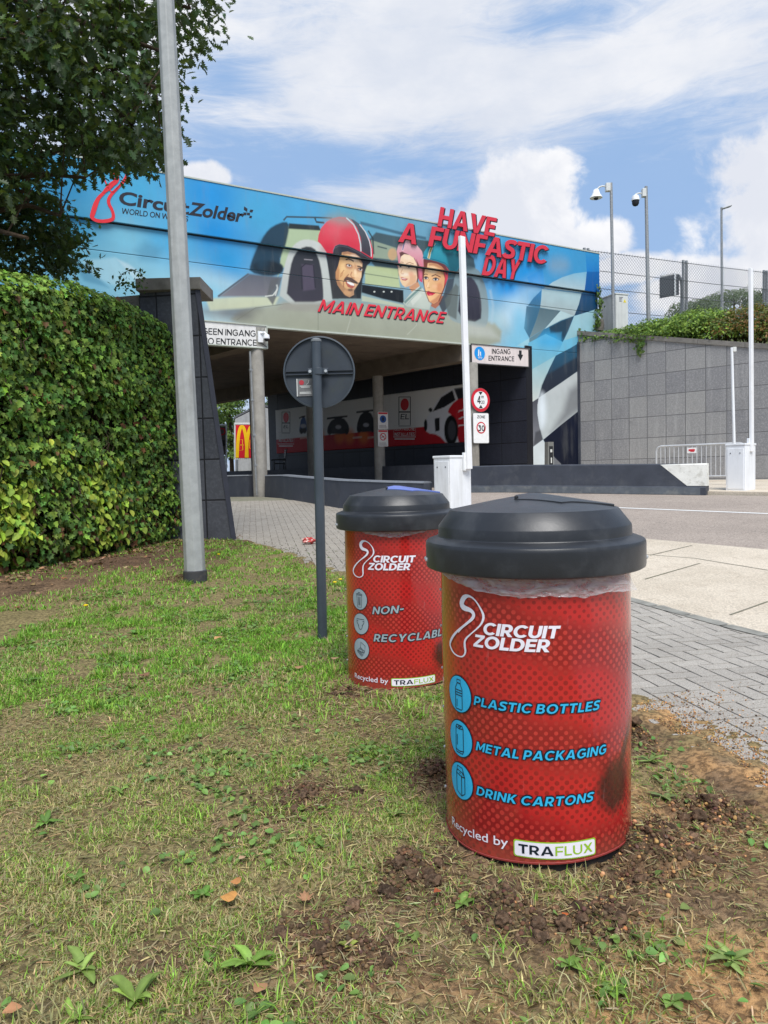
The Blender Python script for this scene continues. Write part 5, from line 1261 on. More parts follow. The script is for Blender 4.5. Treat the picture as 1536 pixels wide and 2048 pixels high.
rp = thing('sensor_post', 'thin white post with small sensor head behind the right barrier gate', 'post', G(1470, 975))
b0, t0 = atY(1470, 960, 19.2), atY(1463.5, 695, 19.2)
mb = MB(); mb.tube([b0, t0], [.04, .034], 10); mb.build('pole', CABW, rp, smooth=True)
mb = MB(); mb.box(t0 + Vector((.06, 0, -.05)), (.09, .09, .12)); mb.build('sensor_head', GREYC, rp, bevel=.01)

# crowd barrier leaning near the wall
cb0, cb1 = atY(1313, 955, 24.3), atY(1490, 955, 22.6); cbd = (cb1 - cb0); cbd.z = 0; cbl = cbd.length; cbd.normalize(); cbn = Vector((cbd.y, -cbd.x, 0))
BAR_ = mat('bright_galvanised', lin(192, 194, 196), .45, .5, .2, var=.08)
rk = thing('crowd_barrier', 'galvanised crowd barrier standing in front of the grey tiled wall', 'barricade', (cb0.x + cbd.x * cbl / 2, cb0.y + cbd.y * cbl / 2, .585))
at_ = lambda s_, z, n=0: Vector((cb0.x, cb0.y, 0)) + cbd * s_ + Vector((0, 0, .585 + z)) + cbn * n
mb = MB(); rr = .16; H = 1.16
loop = [at_(0, .06), at_(0, H - rr)] + [at_(rr - rr * math.cos(rad(a)), H - rr + rr * math.sin(rad(a))) for a in (30, 60, 90)] + [at_(cbl - rr + rr * math.sin(rad(a)), H - rr + rr * math.cos(rad(a))) for a in (0, 30, 60)] + [at_(cbl, H - rr), at_(cbl, .06)]
mb.tube(loop, .032, 8); mb.tube([at_(0, .16), at_(cbl, .16)], .026, 8); mb.build('frame', BAR_, rk, smooth=True)
nb_ = 19
for i in range(1, nb_):
    mb = MB(); mb.tube([at_(cbl * i / nb_, .17), at_(cbl * i / nb_, H - .02)], .015, 6); mb.build('bar', BAR_, rk)
for s_ in (.25, cbl - .25):
    mb = MB(); mb.tube([at_(s_, .16), at_(s_, .02, .28)], .018, 6); mb.tube([at_(s_, .16), at_(s_, .02, -.28)], .018, 6); mb.build('foot', GALV, rk)
mb = MB(); sx = cbl * .42; mb.box(at_(sx, H - .17, .03), (.28, .012, .17), cbd, cbn); pn = mb.build('name_plate', WHITE, rk)
mb = MB(); mb.box(at_(sx, H - .16, .039), (.19, .006, .06), cbd, cbn); mb.box(at_(sx + .02, H - .205, .039), (.12, .006, .02), cbd, cbn); mb.build('red_mark', RED, pn)

# intercom pillar
ip = G(1098, 966); ip = atY(1098, 960, 25.0); ip.z = .585
ri = thing('intercom_post', 'short grey access post in front of the navy flag panel', 'post', ip)
ax = Vector((.9, .43, 0)); ay = Vector((.43, -.9, 0))
mb = MB(); mb.prism([ip + ax * -.10 + ay * .06, ip + ax * -.07 + ay * .06 + Vector((0, 0, 1.42)), ip + ax * -.07 + ay * -.12 + Vector((0, 0, 1.42)), ip + ax * -.10 + ay * -.12], ax * .24); mb.build('housing', mat('post_grey', lin(112, 112, 108), .5, .4, var=.1), ri)
mb = MB(); mb.box(ip + ax * .05 + ay * .068 + Vector((0, 0, .80)), (.15, .012, .95), ax, ay); fp = mb.build('face_panel', BLACK, ri)
mb = MB(); mb.box(ip + ax * .05 + ay * .077 + Vector((0, 0, 1.12)), (.08, .008, .10), ax, ay); mb.build('screen', GREYC, fp)
mb = MB(); mb.box(ip + ax * .05 + ay * .077 + Vector((0, 0, .80)), (.05, .008, .18), ax, ay); mb.build('slot', GREYC, fp)

# ================================================================== FENCE AND POLES ABOVE THE WALL
FP = Plane(atY(1175, 500, 31.0), (.914, .407)); zb_ = 6.7
ft = lambda u: FP.uv(1196, 504)[1]
f0, f1u = 0.0, FP.uv(1640, 560)[0]; fh = FP.uv(1196, 504)[1]
rf = thing('chain_link_fence', 'tall chain link fence with galvanised posts on top of the bank', 'fence', FP.w(f1u / 2, zb_))
for px in (1175, 1372, 1533):
    u = FP.uv(px, 560)[0]
    for du in (-.10, .09):
        mb = MB(); mb.box(FP.w(u + du, (fh + .12 + zb_ - .6) / 2, -.06), (.10, .07, fh + .12 - zb_ + .6), FP.d, FP.n); mb.build('post', GALV, rf)
WIRE = mat('fence_wire', lin(96, 100, 104), .5, .5, .4, var=.1)
bays = [FP.uv(px, 560)[0] for px in (1180, 1372, 1533, 1660)]
for u0, u1_ in zip(bays, bays[1:]):
    mb = MB(); hh = fh - zb_; pt_ = .15
    for sg in (1, -1):
        c = u0 - hh
        while c < u1_ + hh:
            # line u = c + sg*(h)
            pts = []
            for h_ in (0, hh): pts.append([c + (h_ if sg > 0 else hh - h_), h_])
            (ua_, ha_), (ub_, hb_) = pts; du = ub_ - ua_
            f0_, f1_ = 0.0, 1.0
            for lim, s2 in ((u0, 1), (u1_, -1)):
                da, db = (ua_ - lim) * s2, (ub_ - lim) * s2
                if da < 0 and db < 0: f0_, f1_ = 1, 0; break
                if da < 0: f0_ = max(f0_, -da / (db - da))
                elif db < 0: f1_ = min(f1_, da / (da - db))
            if f1_ - f0_ > .02:
                p = lambda f: FP.w(ua_ + du * f, zb_ + ha_ + (hb_ - ha_) * f, .006 * sg)
                mb.tube([p(f0_), p(f1_)], .0062, 3, False)
            c += pt_
    x = u0
    while x < u1_: mb.tube([FP.w(x, fh - .02, 0), FP.w(x + .03, fh + .07, .0)], .006, 3, False); x += pt_
    mb.build('mesh_panel', WIRE, rf)
for i, h_ in enumerate((fh, fh - .78, fh - 1.5, fh - 2.4)):
    mb = MB(); mb.tube([FP.w(0, h_ + .01, .02), FP.w(f1u / 2, h_ - .02, .02), FP.w(f1u, h_ + .01, .02)], .013, 5); mb.build('tension_wire', WIRE, rf)


def mast(name, label, cat, Y, foot, top, r0, r1_, grp=None):
    p0, p1 = atY(foot[0], foot[1], Y), atY(top[0], top[1], Y)
    o = thing(name, label, cat, p0, grp); mb = MB(); mb.tube([p0 - Vector((0, 0, .6)), p1], [r0, r1_], 14); mb.build('pole', GALV, o, smooth=True); return o, p1


rm, tp = mast('camera_pole', 'left of the two camera poles, dome camera with flared white hood on a curved arm', 'camera pole', 29.2, (1227.5, 655), (1222, 366), .065, .055)
T = lambda px, py, Y=29.2: atY(px, py, Y)
mb = MB(); mb.box(T(1215.5, 375), (.17, .2, .30)); mb.build('junction_box', GREYC, rm, bevel=.015)
mb = MB(); mb.tube([T(1212, 373), T(1205, 372), T(1199, 374), T(1194, 379)], .03, 8); mb.build('arm', GREYC, rm, smooth=True)
p = T(1192.3, 396); mb = MB(); mb.lathe(p, [(.04, .34), (.10, .30), (.135, .20), (.16, .12), (.23, .03), (.24, 0), (.1, .0)], 24); mb.build('hood', CABW, rm, smooth=True)
mb = MB(); mb.lathe(p - Vector((0, 0, .08)), [(.02, 0), (.07, .02), (.09, .08)], 18); mb.build('dome', BLACK, rm, smooth=True)
rm, tp = mast('camera_pole', 'right of the two camera poles, white ball camera with black dome', 'camera pole', 30.2, (1297.5, 645), (1292, 373), .085, .06)
T = lambda px, py: atY(px, py, 30.2)
mb = MB(); mb.box(T(1287.5, 386), (.15, .2, .32)); mb.build('junction_box', GREYC, rm, bevel=.015)
mb = MB(); mb.tube([T(1284, 387), T(1277, 386.5), T(1272, 388), T(1271, 391)], .03, 8); mb.build('arm', GREYC, rm, smooth=True)
p = T(1271, 401); mb = MB(); mb.lathe(p, [(.05, .22), (.12, .18), (.155, .08), (.16, 0), (.13, -.01)], 24); mb.build('housing', CABW, rm, smooth=True)
mb = MB(); mb.lathe(p - Vector((0, 0, .225)), [(.03, 0), (.10, .03), (.135, .1), (.14, .22)], 20); mb.build('dome', BLACK, rm, smooth=True)
rm, tp = mast('street_lamp', 'slim street lamp with short flat head standing behind the fence', 'street lamp', 38.0, (1444.5, 655), (1443, 415), .075, .05)
d0, d1 = atY(1443, 418, 38.0), atY(1462, 412, 38.0); ax = (d1 - d0).normalized(); mb = MB(); mb.box((d0 + d1) / 2, ((d1 - d0).length, .22, .06), ax, (0, 1, 0)); mb.build('lamp_head', GALV, rm, bevel=.015)

# electric cabinet on the bank
c0 = atY(1226, 658, 29.75); eax = Vector((.93, .36, 0)); eay = Vector((-.36, .93, 0))
re_ = thing('electric_cabinet', 'pale grey electric cabinet with warning sticker behind the left camera pole', 'cabinet', c0)
Hc = atY(1226, 590, 29.75).z - c0.z + .25; wdt = .60
mb = MB(); mb.box(c0 + eax * (wdt / 2) + eay * .3 + Vector((0, 0, Hc / 2 - .25)), (wdt, .95, Hc), eax, eay); cbx = mb.build('box', GREYC, re_, bevel=.01)
mb = MB(); mb.box(c0 + eax * (wdt / 2) + eay * .3 + Vector((0, 0, Hc - .23)), (wdt + .05, 1.0, .05), eax, eay); mb.build('roof', GREYC, re_, bevel=.01)
mb = MB(); mb.box(c0 + eax * (wdt / 2) - eay * .180 + Vector((0, 0, Hc / 2 - .2)), (wdt - .06, .01, Hc - .22), eax, eay); mb.build('door', GREYC, re_, bevel=.003)
cp = Plane(c0 - eay * .189, eax); cw = lambda a, b: cp.w(a, b, .002)
zt_ = c0.z + Hc - .42
bm = bm_poly([(.36, zt_ - .14), (.50, zt_ - .14), (.43, zt_)]); place(bm, cw, 'warning_triangle', flat('warn_yellow', lin(225, 205, 40)), re_)
bm = bmesh.new()
for i, (l_, h_) in enumerate(((.34, .05), (.30, 0), (.27, -.05), (.28, -.1))): bm_stroke(bm, [(.16, zt_ + h_), (l_, zt_ + h_)], .018)
place(bm, cw, 'small_print', flat('print_dark', lin(60, 60, 90)), re_)
mb = MB(); s0_ = atY(1196, 652, 29.6); mb.lathe(s0_ - Vector((0, 0, .2)), [(.2, 0), (.24, .2), (.22, .42), (.08, .46)], 9); prep(mb.build('stone_block', mat('rough_stone', lin(112, 106, 98), .9, .2, var=.3, vscale=9, bump=.6, bscale=20), smooth=30), 'rounded grey stone lying beside the electric cabinet', 'stone')

# dark panel on a bent pipe, seen from behind
YP = 33.5; T = lambda px, py: atY(px, py, YP)
rd = thing('road_sign_panel', 'dark sign panel hung from a bent pipe behind the fence', 'sign', T(1364, 635))
mb = MB(); mb.tube([T(1364, 650), T(1364, 572), T(1362.5, 561), T(1357, 551.5), T(1348, 549.5), T(1322, 554)], .075, 12); mb.build('bent_pipe', GALV, rd, smooth=True)
mb = MB(); mb.prism([T(1319, 557), T(1356.5, 549), T(1356.5, 590), T(1319, 597)], (0, -.08, 0)); mb.build('panel', mat('panel_dark', lin(52, 58, 66), .6, .4, var=.1), rd)
mb = MB(); mb.box(T(1348, 570) + Vector((0, -.12, 0)), (.07, .05, .95)); mb.build('stiffener', CABW, rd)

# ================================================================== BEYOND THE UNDERPASS
BN_ = WW
rbn = thing('wall_banner', 'long white and red printed banner with racing cars on the dark underpass wall', 'banner', WW.w(-8, 2.25))


def banner_print(pt):
    pt.C[:] = np.array(lin(228, 226, 222)); W = pt.P
    uv = lambda px, py: W.uv(px, py)
    h_r = 2.98
    ix = pt.H < h_r; pt.C[ix] = np.array(lin(190, 22, 34))
    for px in (640, 680, 700, 728): pt.ell((px, 872), 10, 14, (226, 120, 40), .25, .8)
    for px in (610, 622, 715, 745): pt.poly([(px - 9, 874), (px + 10, 872), (px + 10, 876), (px - 9, 878)], (220, 190, 170), .03, .7, 0)
    for x0, x1, y0, y1, c in ((599, 616, 833, 866, (60, 90, 140)), (655, 700, 834, 868, (44, 44, 50)), (714, 752, 822, 864, (36, 36, 42))):
        m_ = (x0 + x1) / 2
        pt.poly([(x0, y1 - 4), (x0 + 2, (y0 + y1) / 2), (m_ - (x1 - x0) * .25, y0 + 4), (m_ + (x1 - x0) * .2, y0), (x1 - 2, (y0 + y1) / 2 - 3), (x1, y1 - 6), (x1 - 5, y1), (x0 + 3, y1)], c, .05)
        pt.line([(x0, y0 + 3), (x1 - 4, y0 - 1)], .08, (30, 30, 34)); pt.ell((x0 + 5, y1 - 4), 4, 6, (18, 18, 20), .05); pt.ell((x1 - 6, y1 - 5), 4, 6, (18, 18, 20), .05); pt.ell((m_, y1 - 14), 6, 4, (190, 190, 196), .06, .8)
    # large white and red touring car
    z5 = lambda *p: [Z5(x, y) for x, y in p]
    pt.poly(z5((385, 740), (400, 680), (430, 640), (480, 545), (560, 480), (640, 465), (660, 800), (640, 880), (545, 870), (480, 800), (400, 790)), (224, 224, 228), .05, 1, 1)
    pt.poly(z5((440, 640), (500, 540), (580, 490), (600, 560), (520, 610)), (28, 28, 34), .04); pt.poly(z5((590, 480), (660, 470), (660, 560), (620, 560)), (40, 40, 46), .04)
    pt.poly(z5((540, 640), (600, 560), (670, 540), (670, 890), (620, 870), (610, 720), (570, 660)), (206, 26, 40), .04)
    pt.ell(Z5(570, 770), 14, 30, (16, 16, 18), .05); pt.ell(Z5(575, 770), 8, 20, (70, 70, 76), .05); pt.ell(Z5(392, 735), 3.5, 12, (20, 20, 22), .04); pt.poly(z5((455, 690), (490, 680), (490, 770), (460, 780)), (30, 30, 34), .03); pt.ell(Z5(426, 628), 4, 4, (30, 30, 32), .03)
    pt.line(z5((620, 640), (670, 620)), .05, (235, 235, 235)); pt.line(z5((622, 690), (670, 675)), .05, (235, 235, 235)); pt.line(z5((622, 740), (670, 730)), .05, (235, 235, 235))


ub0, _ = WW.uv(553, 860); ub1, _ = WW.uv(942, 850)
panel('printed_sheet', min(ub0, ub1), max(ub0, ub1), 2.25, 4.55, .03, st=.045, mt=col_mat('banner_print', .6, .3, .1), painter=banner_print, P=WW, parent=rbn, thick=.02)
GOLDR = flat('logo_red', lin(205, 36, 48))
for (x0, x1, ya, yb_, yc) in ((565, 581, 824, 846, 866), (799, 822, 794, 824, 852)):
    mb_ = bmesh.new(); q_ = [WW.uv(x0, ya), WW.uv(x1, ya), WW.uv(x1, yc), WW.uv(x0, yc)]; bm_stroke(mb_, q_, .05, True); bm_stroke(mb_, [WW.uv(x0, yb_), WW.uv(x1, yb_)], .05)
    place(mb_, lambda a, b: WW.w(a, b, .036), 'logo_frame', BLACK, rbn)
    mx_ = (x0 + x1) / 2; c1_, c2_ = WW.uv(mx_, (ya + yb_) / 2); r_ = abs(WW.uv(x1, ya)[0] - WW.uv(x0, ya)[0]) * .36
    place(bm_poly(circle2((c1_, c2_), r_, 24)), lambda a, b: WW.w(a, b, .036), 'logo_disc', GOLDR, rbn)
    words(WW, 'EL', (x0 + 3, yb_ + (yc - yb_) * .52), (x1 - 3, yb_ + (yc - yb_) * .52), (x0 + 4, yb_ + 4), BLACK, rbn, .036, .02)
    fx = (x1 - x0) / 16
    wx0, wx1 = mx_ - 14 * fx, mx_ + 14 * fx
    for i, b_ in enumerate(('ELEKTRISCHE', 'INSTALLATIES')):
        yy = yc + (8 + 10 * i) * (1 if x0 < 700 else 1.1); words(WW, b_, (wx0, yy), (wx1, yy), (wx0, yy - 6.5), SIGNW, rbn, .04, .01)
    bm = bmesh.new(); bm_stroke(bm, [WW.uv(wx0, yc + 26), WW.uv(wx1, yc + 26)], .05); bm_stroke(bm, [WW.uv(wx0 - 2, yc - 1), WW.uv(wx1 + 2, yc - 1), WW.uv(wx1 + 2, yc + 22), WW.uv(wx0 - 2, yc + 22)], .03, True); place(bm, lambda a, b: WW.w(a, b, .04), 'small_print', SIGNW, rbn)

# black chair on the raised walkway
ch = atY(560, 935, 37.6); ch.z = 1.22
rch = thing('chair', 'black slatted chair on the walkway at the end of the banner', 'chair', ch)
cx_ = Vector((.95, .3, 0)); cy_ = Vector((-.3, .95, 0)); q3 = lambda a, b, c: ch + cx_ * a + cy_ * b + Vector((0, 0, c))
mb = MB(); mb.box(q3(-.05, 0, .46), (.5, .5, .05), cx_, cy_); mb.build('seat', BLACK, rch)
bkr = MB()
for i in range(7): bkr.box(q3(.24 + .012 * i, 0, .58 + i * .09), (.03, .48, .05), cx_, cy_)
for s_ in (-.24, .24): bkr.tube([q3(.2, s_, .42), q3(.34, s_, 1.2)], .022, 6)
bkr.build('backrest', BLACK, rch)
for s_ in (-.24, .24):
    mb = MB(); mb.tube([q3(.24, s_, .66), q3(-.36, s_, .66), q3(-.4, s_, .6)], .03, 6); mb.build('armrest', BLACK, rch)
    for a_, b_ in ((-.3, -.34), (.2, .26)):
        mb = MB(); mb.tube([q3(a_, s_, .46 if a_ > 0 else .66), q3(b_, s_, 0)], .022, 6); mb.build('leg', BLACK, rch)

# hamburger board, sheds, little signs
YM = 47.0; T = lambda px, py, Y=YM: atY(px, py, Y)
ro = thing('restaurant_sign', 'red board with big yellow arches beyond the underpass', 'sign', T(490, 942))
PM = Plane((T(490, 900).x, YM), (1, 0))
m_ = lambda px, py: PM.uv(px, py)
q_ = [m_(468, 919), m_(520, 919), m_(520, 845), m_(468, 845)]
mb = MB(); mb.prism([PM.w(*p) for p in q_], PM.n * -.3); mb.build('box', GREYC, ro)
mb = MB(); mb.prism([PM.w(*p, .03) for p in (m_(471.5, 916), m_(519, 916), m_(519, 850), m_(471.5, 850))], PM.n * -.02); mb.build('red_face', flat('board_red', lin(214, 28, 46)), ro)
bm = bmesh.new(); x0, yb_, x1_, yt_ = 474.5, 915.5, 512.5, 851.5
for s_ in (0, 1):
    xa = 474.5 + 19 * s_; pts = [(xa, 915.5), (xa + 1, 890), (xa + 3, 868), (xa + 6.5, 855), (xa + 10, 852.5), (xa + 13.5, 856), (xa + 17, 870), (xa + 19, 890), (xa + 20, 915.5)] if s_ == 0 else [(xa - .5, 915.5), (xa + .5, 890), (xa + 2.5, 870), (xa + 6.5, 856), (xa + 10, 852.5), (xa + 13.5, 855), (xa + 17, 868), (xa + 19, 890), (xa + 20, 915.5)]
    bm = bm_stroke(bmesh.new(), smooth_loop([m_(*p) for p in pts], 2, False), .2)
    place(bm, lambda a, b: PM.w(a, b, .04 + .02 * s_), 'yellow_arch', flat('arch_yellow', lin(250, 200, 20)), ro)
bm = bmesh.new()
for pts in (((477, 880), (485, 879), (486, 900), (478, 901)), ((500, 880), (508, 884), (509, 900), (499, 896)), ((480, 890), (488, 890))): bm_stroke(bm, [m_(*p) for p in pts], .04, len(pts) > 2)
place(bm, lambda a, b: PM.w(a, b, .034), 'outline_drawing', flat('arch_yellow', (1, 1, 1)), ro)
for px in range(472, 520, 4):
    for yy in (847.5, 918):
        u, v = m_(px, yy); mb = MB(); mb.prism([PM.w(*p, .05) for p in circle2((u, v), .045, 8)], PM.n * -.04); mb.build('bulb', WHITE, ro)
for px in (474, 514):
    mb = MB(); mb.tube([T(px, 960), T(px, 919)], .08, 8); mb.build('post', GALV, ro)
YB_ = 54.0
rh = thing('shed', 'grey gabled shed behind the red board beyond the underpass', 'building', T(520, 940, YB_))
TB_ = lambda px, py: atY(px, py, YB_)
mb = MB(); mb.prism([TB_(470, 955), TB_(600, 955), TB_(600, 838), TB_(521, 812), TB_(470, 838)], (0, 6, 0)); mb.build('wall', mat('shed_grey', lin(160, 160, 160), .7, .3, var=.08, dirt=lin(120, 120, 118), dscale=2, streak=True), rh)
mb = MB(); mb.prism([TB_(468, 837.5), TB_(521, 810), TB_(521, 806), TB_(468, 833.5)], (0, 6.3, 0)); mb.prism([TB_(521, 810), TB_(602, 837.5), TB_(602, 833.5), TB_(521, 806)], (0, 6.3, 0)); mb.build('roof', mat('roof_dark', lin(95, 96, 100), .7, .3), rh)
rz = thing('traffic_sign', 'small cluster of road signs on a white framed post beyond the underpass', 'road sign', T(446, 945, 42.0))
PZ = Plane((T(446, 900, 42.0).x, 42.0), (1, 0)); z_ = PZ.uv
mb = MB()
for px in (452.5,): mb.tube([T(px, 950, 42.05), T(px, 850, 42.05)], .05, 8)
mb.tube([T(440, 850.5, 42.05), T(453, 850.5, 42.05)], .05, 8); mb.build('post', CABW, rz)
mb = MB(); mb.prism([PZ.w(*z_(*p)) for p in ((436, 952 - 42), (451, 910), (451, 853), (436, 853))], PZ.n * -.05); mb.build('board', mat('board_brown', lin(96, 88, 84), .6, .3), rz)
disc_on(PZ, (444, 863), .21, .01, .004, 'red_ring', RED, rz, inner=.14)
mb = MB(); mb.prism([PZ.w(*z_(*p), .01) for p in ((440, 892), (450, 892), (450, 880), (440, 880))], PZ.n * -.005); mb.build('plate', BLACK, rz)

# ================================================================== NEAR POSTS
f = G(391, 1165); Yl = f.y
rl = thing('lamp_post', 'tall tapering galvanised lamp post with dark foot standing on the grass', 'lamp post', f)
t_ = atY(331, 0, Yl); ax = (t_ - f); top = f + ax * 1.35


def eight(p, r, tw=rad(14)): return [p + Vector((math.cos(tw + 2 * math.pi * j / 8) * r, math.sin(tw + 2 * math.pi * j / 8) * r, 0)) for j in range(8)]


mb = MB(); mb.loft([eight(f + Vector((0, 0, .08)), .106), eight(t_, .0835), eight(top, .072)]); mb.build('pole', mat('lamp_galvanised', lin(166, 168, 166), .55, .4, .15, var=.10, vscale=9, dirt=lin(128, 126, 120), dscale=7, damt=.55, streak=True, bump=.05), rl, bevel=.008)
mb = MB(); mb.lathe(f - Vector((0, 0, .06)), [(.117, 0), (.117, .18), (.108, .187)], 24); mb.build('foot_sleeve', mat('black_sleeve', lin(62, 62, 64), .7, .3, var=.15, dirt=lin(100, 92, 82), dscale=10), rl, smooth=True)

f = G(645, 1280); Yp = f.y
rs = thing('sign_post', 'round traffic sign seen from behind on a dark grey post in the lawn', 'road sign', f)
t_ = atY(632.3, 681, Yp)
mb = MB(); mb.tube([f - Vector((0, 0, .06)), t_], .0335, 20); mb.build('post', ANTH, rs, smooth=True)
mb = MB(); mb.lathe(t_ - Vector((0, 0, .008)), [(.036, 0), (.036, .014), (.02, .022)], 20); mb.build('post_cap', mat('cap_grey', lin(120, 124, 126), .5, .4), rs, smooth=True)
dc = atY(638.6, 745, Yp + .055); Rd = 70.5 * (Yp + .055) / FPX
yv = Vector((0, 1, 0)); rx = Vector((1, 0, 0))
mk = lambda r, y: [dc + Vector((math.cos(2 * math.pi * j / 64) * r, y, math.sin(2 * math.pi * j / 64) * r)) for j in range(64)]
ANTB = mat('sign_back_grey', lin(50, 57, 65), .5, .4, var=.12, vscale=6, dirt=lin(62, 66, 56), dscale=5, damt=.5)
mb = MB(); mb.loft([mk(Rd, .012), mk(Rd - .004, .016)]); mb.loft([mk(Rd - .008, 0.004), mk(Rd - .008, .0125)]); mb.build('sign_plate', ANTB, rs, smooth=30)
mb = MB(); mb.loft([mk(Rd, .0125), mk(Rd + .002, -.012), mk(Rd - .008, -.014), mk(Rd - .010, .006)], False); mb.build('rim', ANTH, rs, smooth=60)
for dz_ in (.012, -.012):
    mb = MB(); mb.box(dc + Vector((0, -.004, dz_)), (2 * Rd - .03, .014, .008)); mb.build('rail', mat('rail_dark', lin(44, 50, 58), .45, .5), rs)
mb = MB(); cpt = Vector((dc.x - .004, f.y, dc.z)); mb.lathe(cpt - Vector((0, 0, .022)), [(.0385, 0), (.0385, .044)], 20); mb.box(cpt + Vector((0, -.0, 0)), (.135, .02, .04)); cl = mb.build('clamp', ANTH, rs, bevel=.002)
for s_ in (-1, 1):
    mb = MB(); c2 = cpt + Vector((s_ * .053, -.012, 0)); mb.loft([[c2 + Vector((math.cos(a * rad(60)) * .011, y, math.sin(a * rad(60)) * .011)) for a in range(6)] for y in (0, -.008)]); mb.build('bolt', flat('zinc_bolt', lin(170, 175, 178), .35), cl)
PS = Plane((dc.x, dc.y + .002), (1, 0))
ub_, vb_ = PS.uv(594, 793); uc_, vc_ = PS.uv(626, 757)
stk = place(bm_poly([(ub_, vb_), (uc_, vb_ + .001), (uc_, vc_), (ub_, vc_)]), lambda a, b: PS.w(a, b, .003), 'sticker', mat('sticker_worn', lin(112, 112, 112), .6, .3, var=.15, vscale=40), rs)
place(bm_poly([(ub_, vb_), (ub_ + .006, vb_), (ub_ + .006, vc_), (ub_, vc_)]), lambda a, b: PS.w(a, b, .0038), 'pale_edge', GREYC, stk)
place(bm_poly(circle2((ub_ + .034, vc_ - .026), .017, 20)), lambda a, b: PS.w(a, b, .0042), 'red_dot', flat('dot_red', lin(170, 50, 60)), stk)
bm = bmesh.new()
for i, (x0, x1, hh) in enumerate(((.022, .098, .050), (.03, .09, .058), (.02, .095, .092), (.02, .1, .10))): bm_stroke(bm, [(ub_ + x0, vc_ - hh), (ub_ + x1, vc_ - hh)], .0045)
bm_stroke(bm, [(ub_ + .065, vc_ - .04), (ub_ + .08, vc_ - .03), (ub_ + .085, vc_ - .01)], .003)
place(bm, lambda a, b: PS.w(a, b, .0042), 'small_print', GREYC, stk)

# ================================================================== WASTE BINS
LIDM = mat('lid_plastic', lin(36, 38, 42), .40, .5, var=.12, vscale=7, bump=.06, bscale=260, dirt=lin(74, 76, 78), dscale=7, damt=.4)
for n_ in LIDM.node_tree.nodes:
    if n_.type == 'BSDF_PRINCIPLED': n_.inputs['Sheen Weight'].default_value = .08; n_.inputs['Sheen Roughness'].default_value = .35
DRUM = mat('drum_black', lin(34, 35, 38), .5, .4, var=.2, vscale=8, dirt=lin(84, 72, 58), dscale=9, damt=.7)
RIV = flat('rivet_zinc', lin(180, 182, 184), .35)


def wrap_mat(name, splotch, seed):
    m = bpy.data.materials.new(name); m.use_nodes = True; k = NT(m.node_tree)
    uv = k.n('ShaderNodeUVMap', uv_map='UVMap').outputs[0]; u, v, _ = k.xyz(uv)
    P_ = .0205 / .7071
    a = k.m('ADD', k.m('FRACT', k.m('DIVIDE', k.m('ADD', u, v), P_ * 1.0)), -.5); b = k.m('ADD', k.m('FRACT', k.m('DIVIDE', k.m('SUBTRACT', u, v), P_ * 1.0)), -.5)
    dd = k.m('SQRT', k.m('ADD', k.m('MULTIPLY', a, a), k.m('MULTIPLY', b, b)))
    low = k.noise(k.map(uv, loc=(seed, 0, 0), sc=(1.4, 1.0, 1)), 3.0, 2, .4)
    wave = k.m('SINE', k.m('ADD', k.m('MULTIPLY', v, 21.0), k.m('MULTIPLY', u, 4.5)))
    qf = k.ss(k.m('ADD', k.m('MULTIPLY', wave, .35), low), .30, .75)
    size = k.m('ADD', .26, k.m('MULTIPLY', k.ss(low, .3, .7), .10))
    dot = k.ss(k.m('SUBTRACT', dd, size), -.03, .03, 1, 0)
    red, dred, lred = lin(184, 38, 37), lin(112, 24, 25), lin(202, 62, 54)
    basec = k.mix(qf, red, lin(138, 30, 30)); dotc = k.mix(qf, dred, lred)
    c = k.mix(k.m('MULTIPLY', dot, .66), basec, dotc)
    og = k.m('MULTIPLY', k.ss(u, -.22, -.48), k.ss(v, .12, .5)); c = k.mix(k.m('MULTIPLY', og, .8), c, lin(228, 128, 26))
    su, sv = splotch  # dark soft-edged splotch with a slanted streak above it
    d1 = k.vm('LENGTH', k.vm('MULTIPLY', k.vm('SUBTRACT', uv, (su, sv, 0)), (10.5, 10.0, 0)))
    cu = k.m('ADD', su - .005, k.m('MULTIPLY', k.m('SUBTRACT', v, sv), .75)); d2 = k.m('MULTIPLY', k.m('ABSOLUTE', k.m('SUBTRACT', u, cu)), 26.0)
    arm = k.m('MULTIPLY', k.ss(d2, .2, 1.0, 1, 0), k.m('MULTIPLY', k.ss(v, sv, sv + .05), k.ss(v, sv + .2, sv + .1)))
    nz = k.noise(uv, 22, 5, .7)
    st = k.m('MAXIMUM', k.ss(k.m('ADD', d1, k.m('MULTIPLY', k.m('SUBTRACT', nz, .5), .7)), .5, 1.05, 1, 0), arm)
    c = k.mix(k.m('MULTIPLY', st, .88), c, lin(46, 30, 27))
    dust = k.m('MULTIPLY', k.ss(k.m('ADD', v, k.m('MULTIPLY', nz, .08)), .13, .05), .35); c = k.mix(dust, c, lin(120, 86, 66))
    sc_ = k.m('MULTIPLY', k.ss(k.noise(k.map(uv, sc=(1, .12, 1)), 60, 4, .7), .62, .75), .10); c = k.mix(sc_, c, lin(220, 190, 185))
    rr = k.m('ADD', .13, k.m('MULTIPLY', k.noise(uv, 7, 3), .14))
    p = k.n('ShaderNodeBsdfPrincipled', {'Base Color': c, 'Roughness': rr, 'Specular IOR Level': .5, 'Coat Weight': .45, 'Coat Roughness': .05})
    bn = k.n('ShaderNodeBump', {'Strength': .16, 'Distance': .02, 'Height': k.noise(k.map(uv, sc=(3.5, .35, 1)), 3.5, 2)}); k.nt.links.new(bn.outputs[0], p.inputs['Normal'])
    k.nt.links.new(p.outputs[0], k.n('ShaderNodeOutputMaterial').inputs[0]); return m


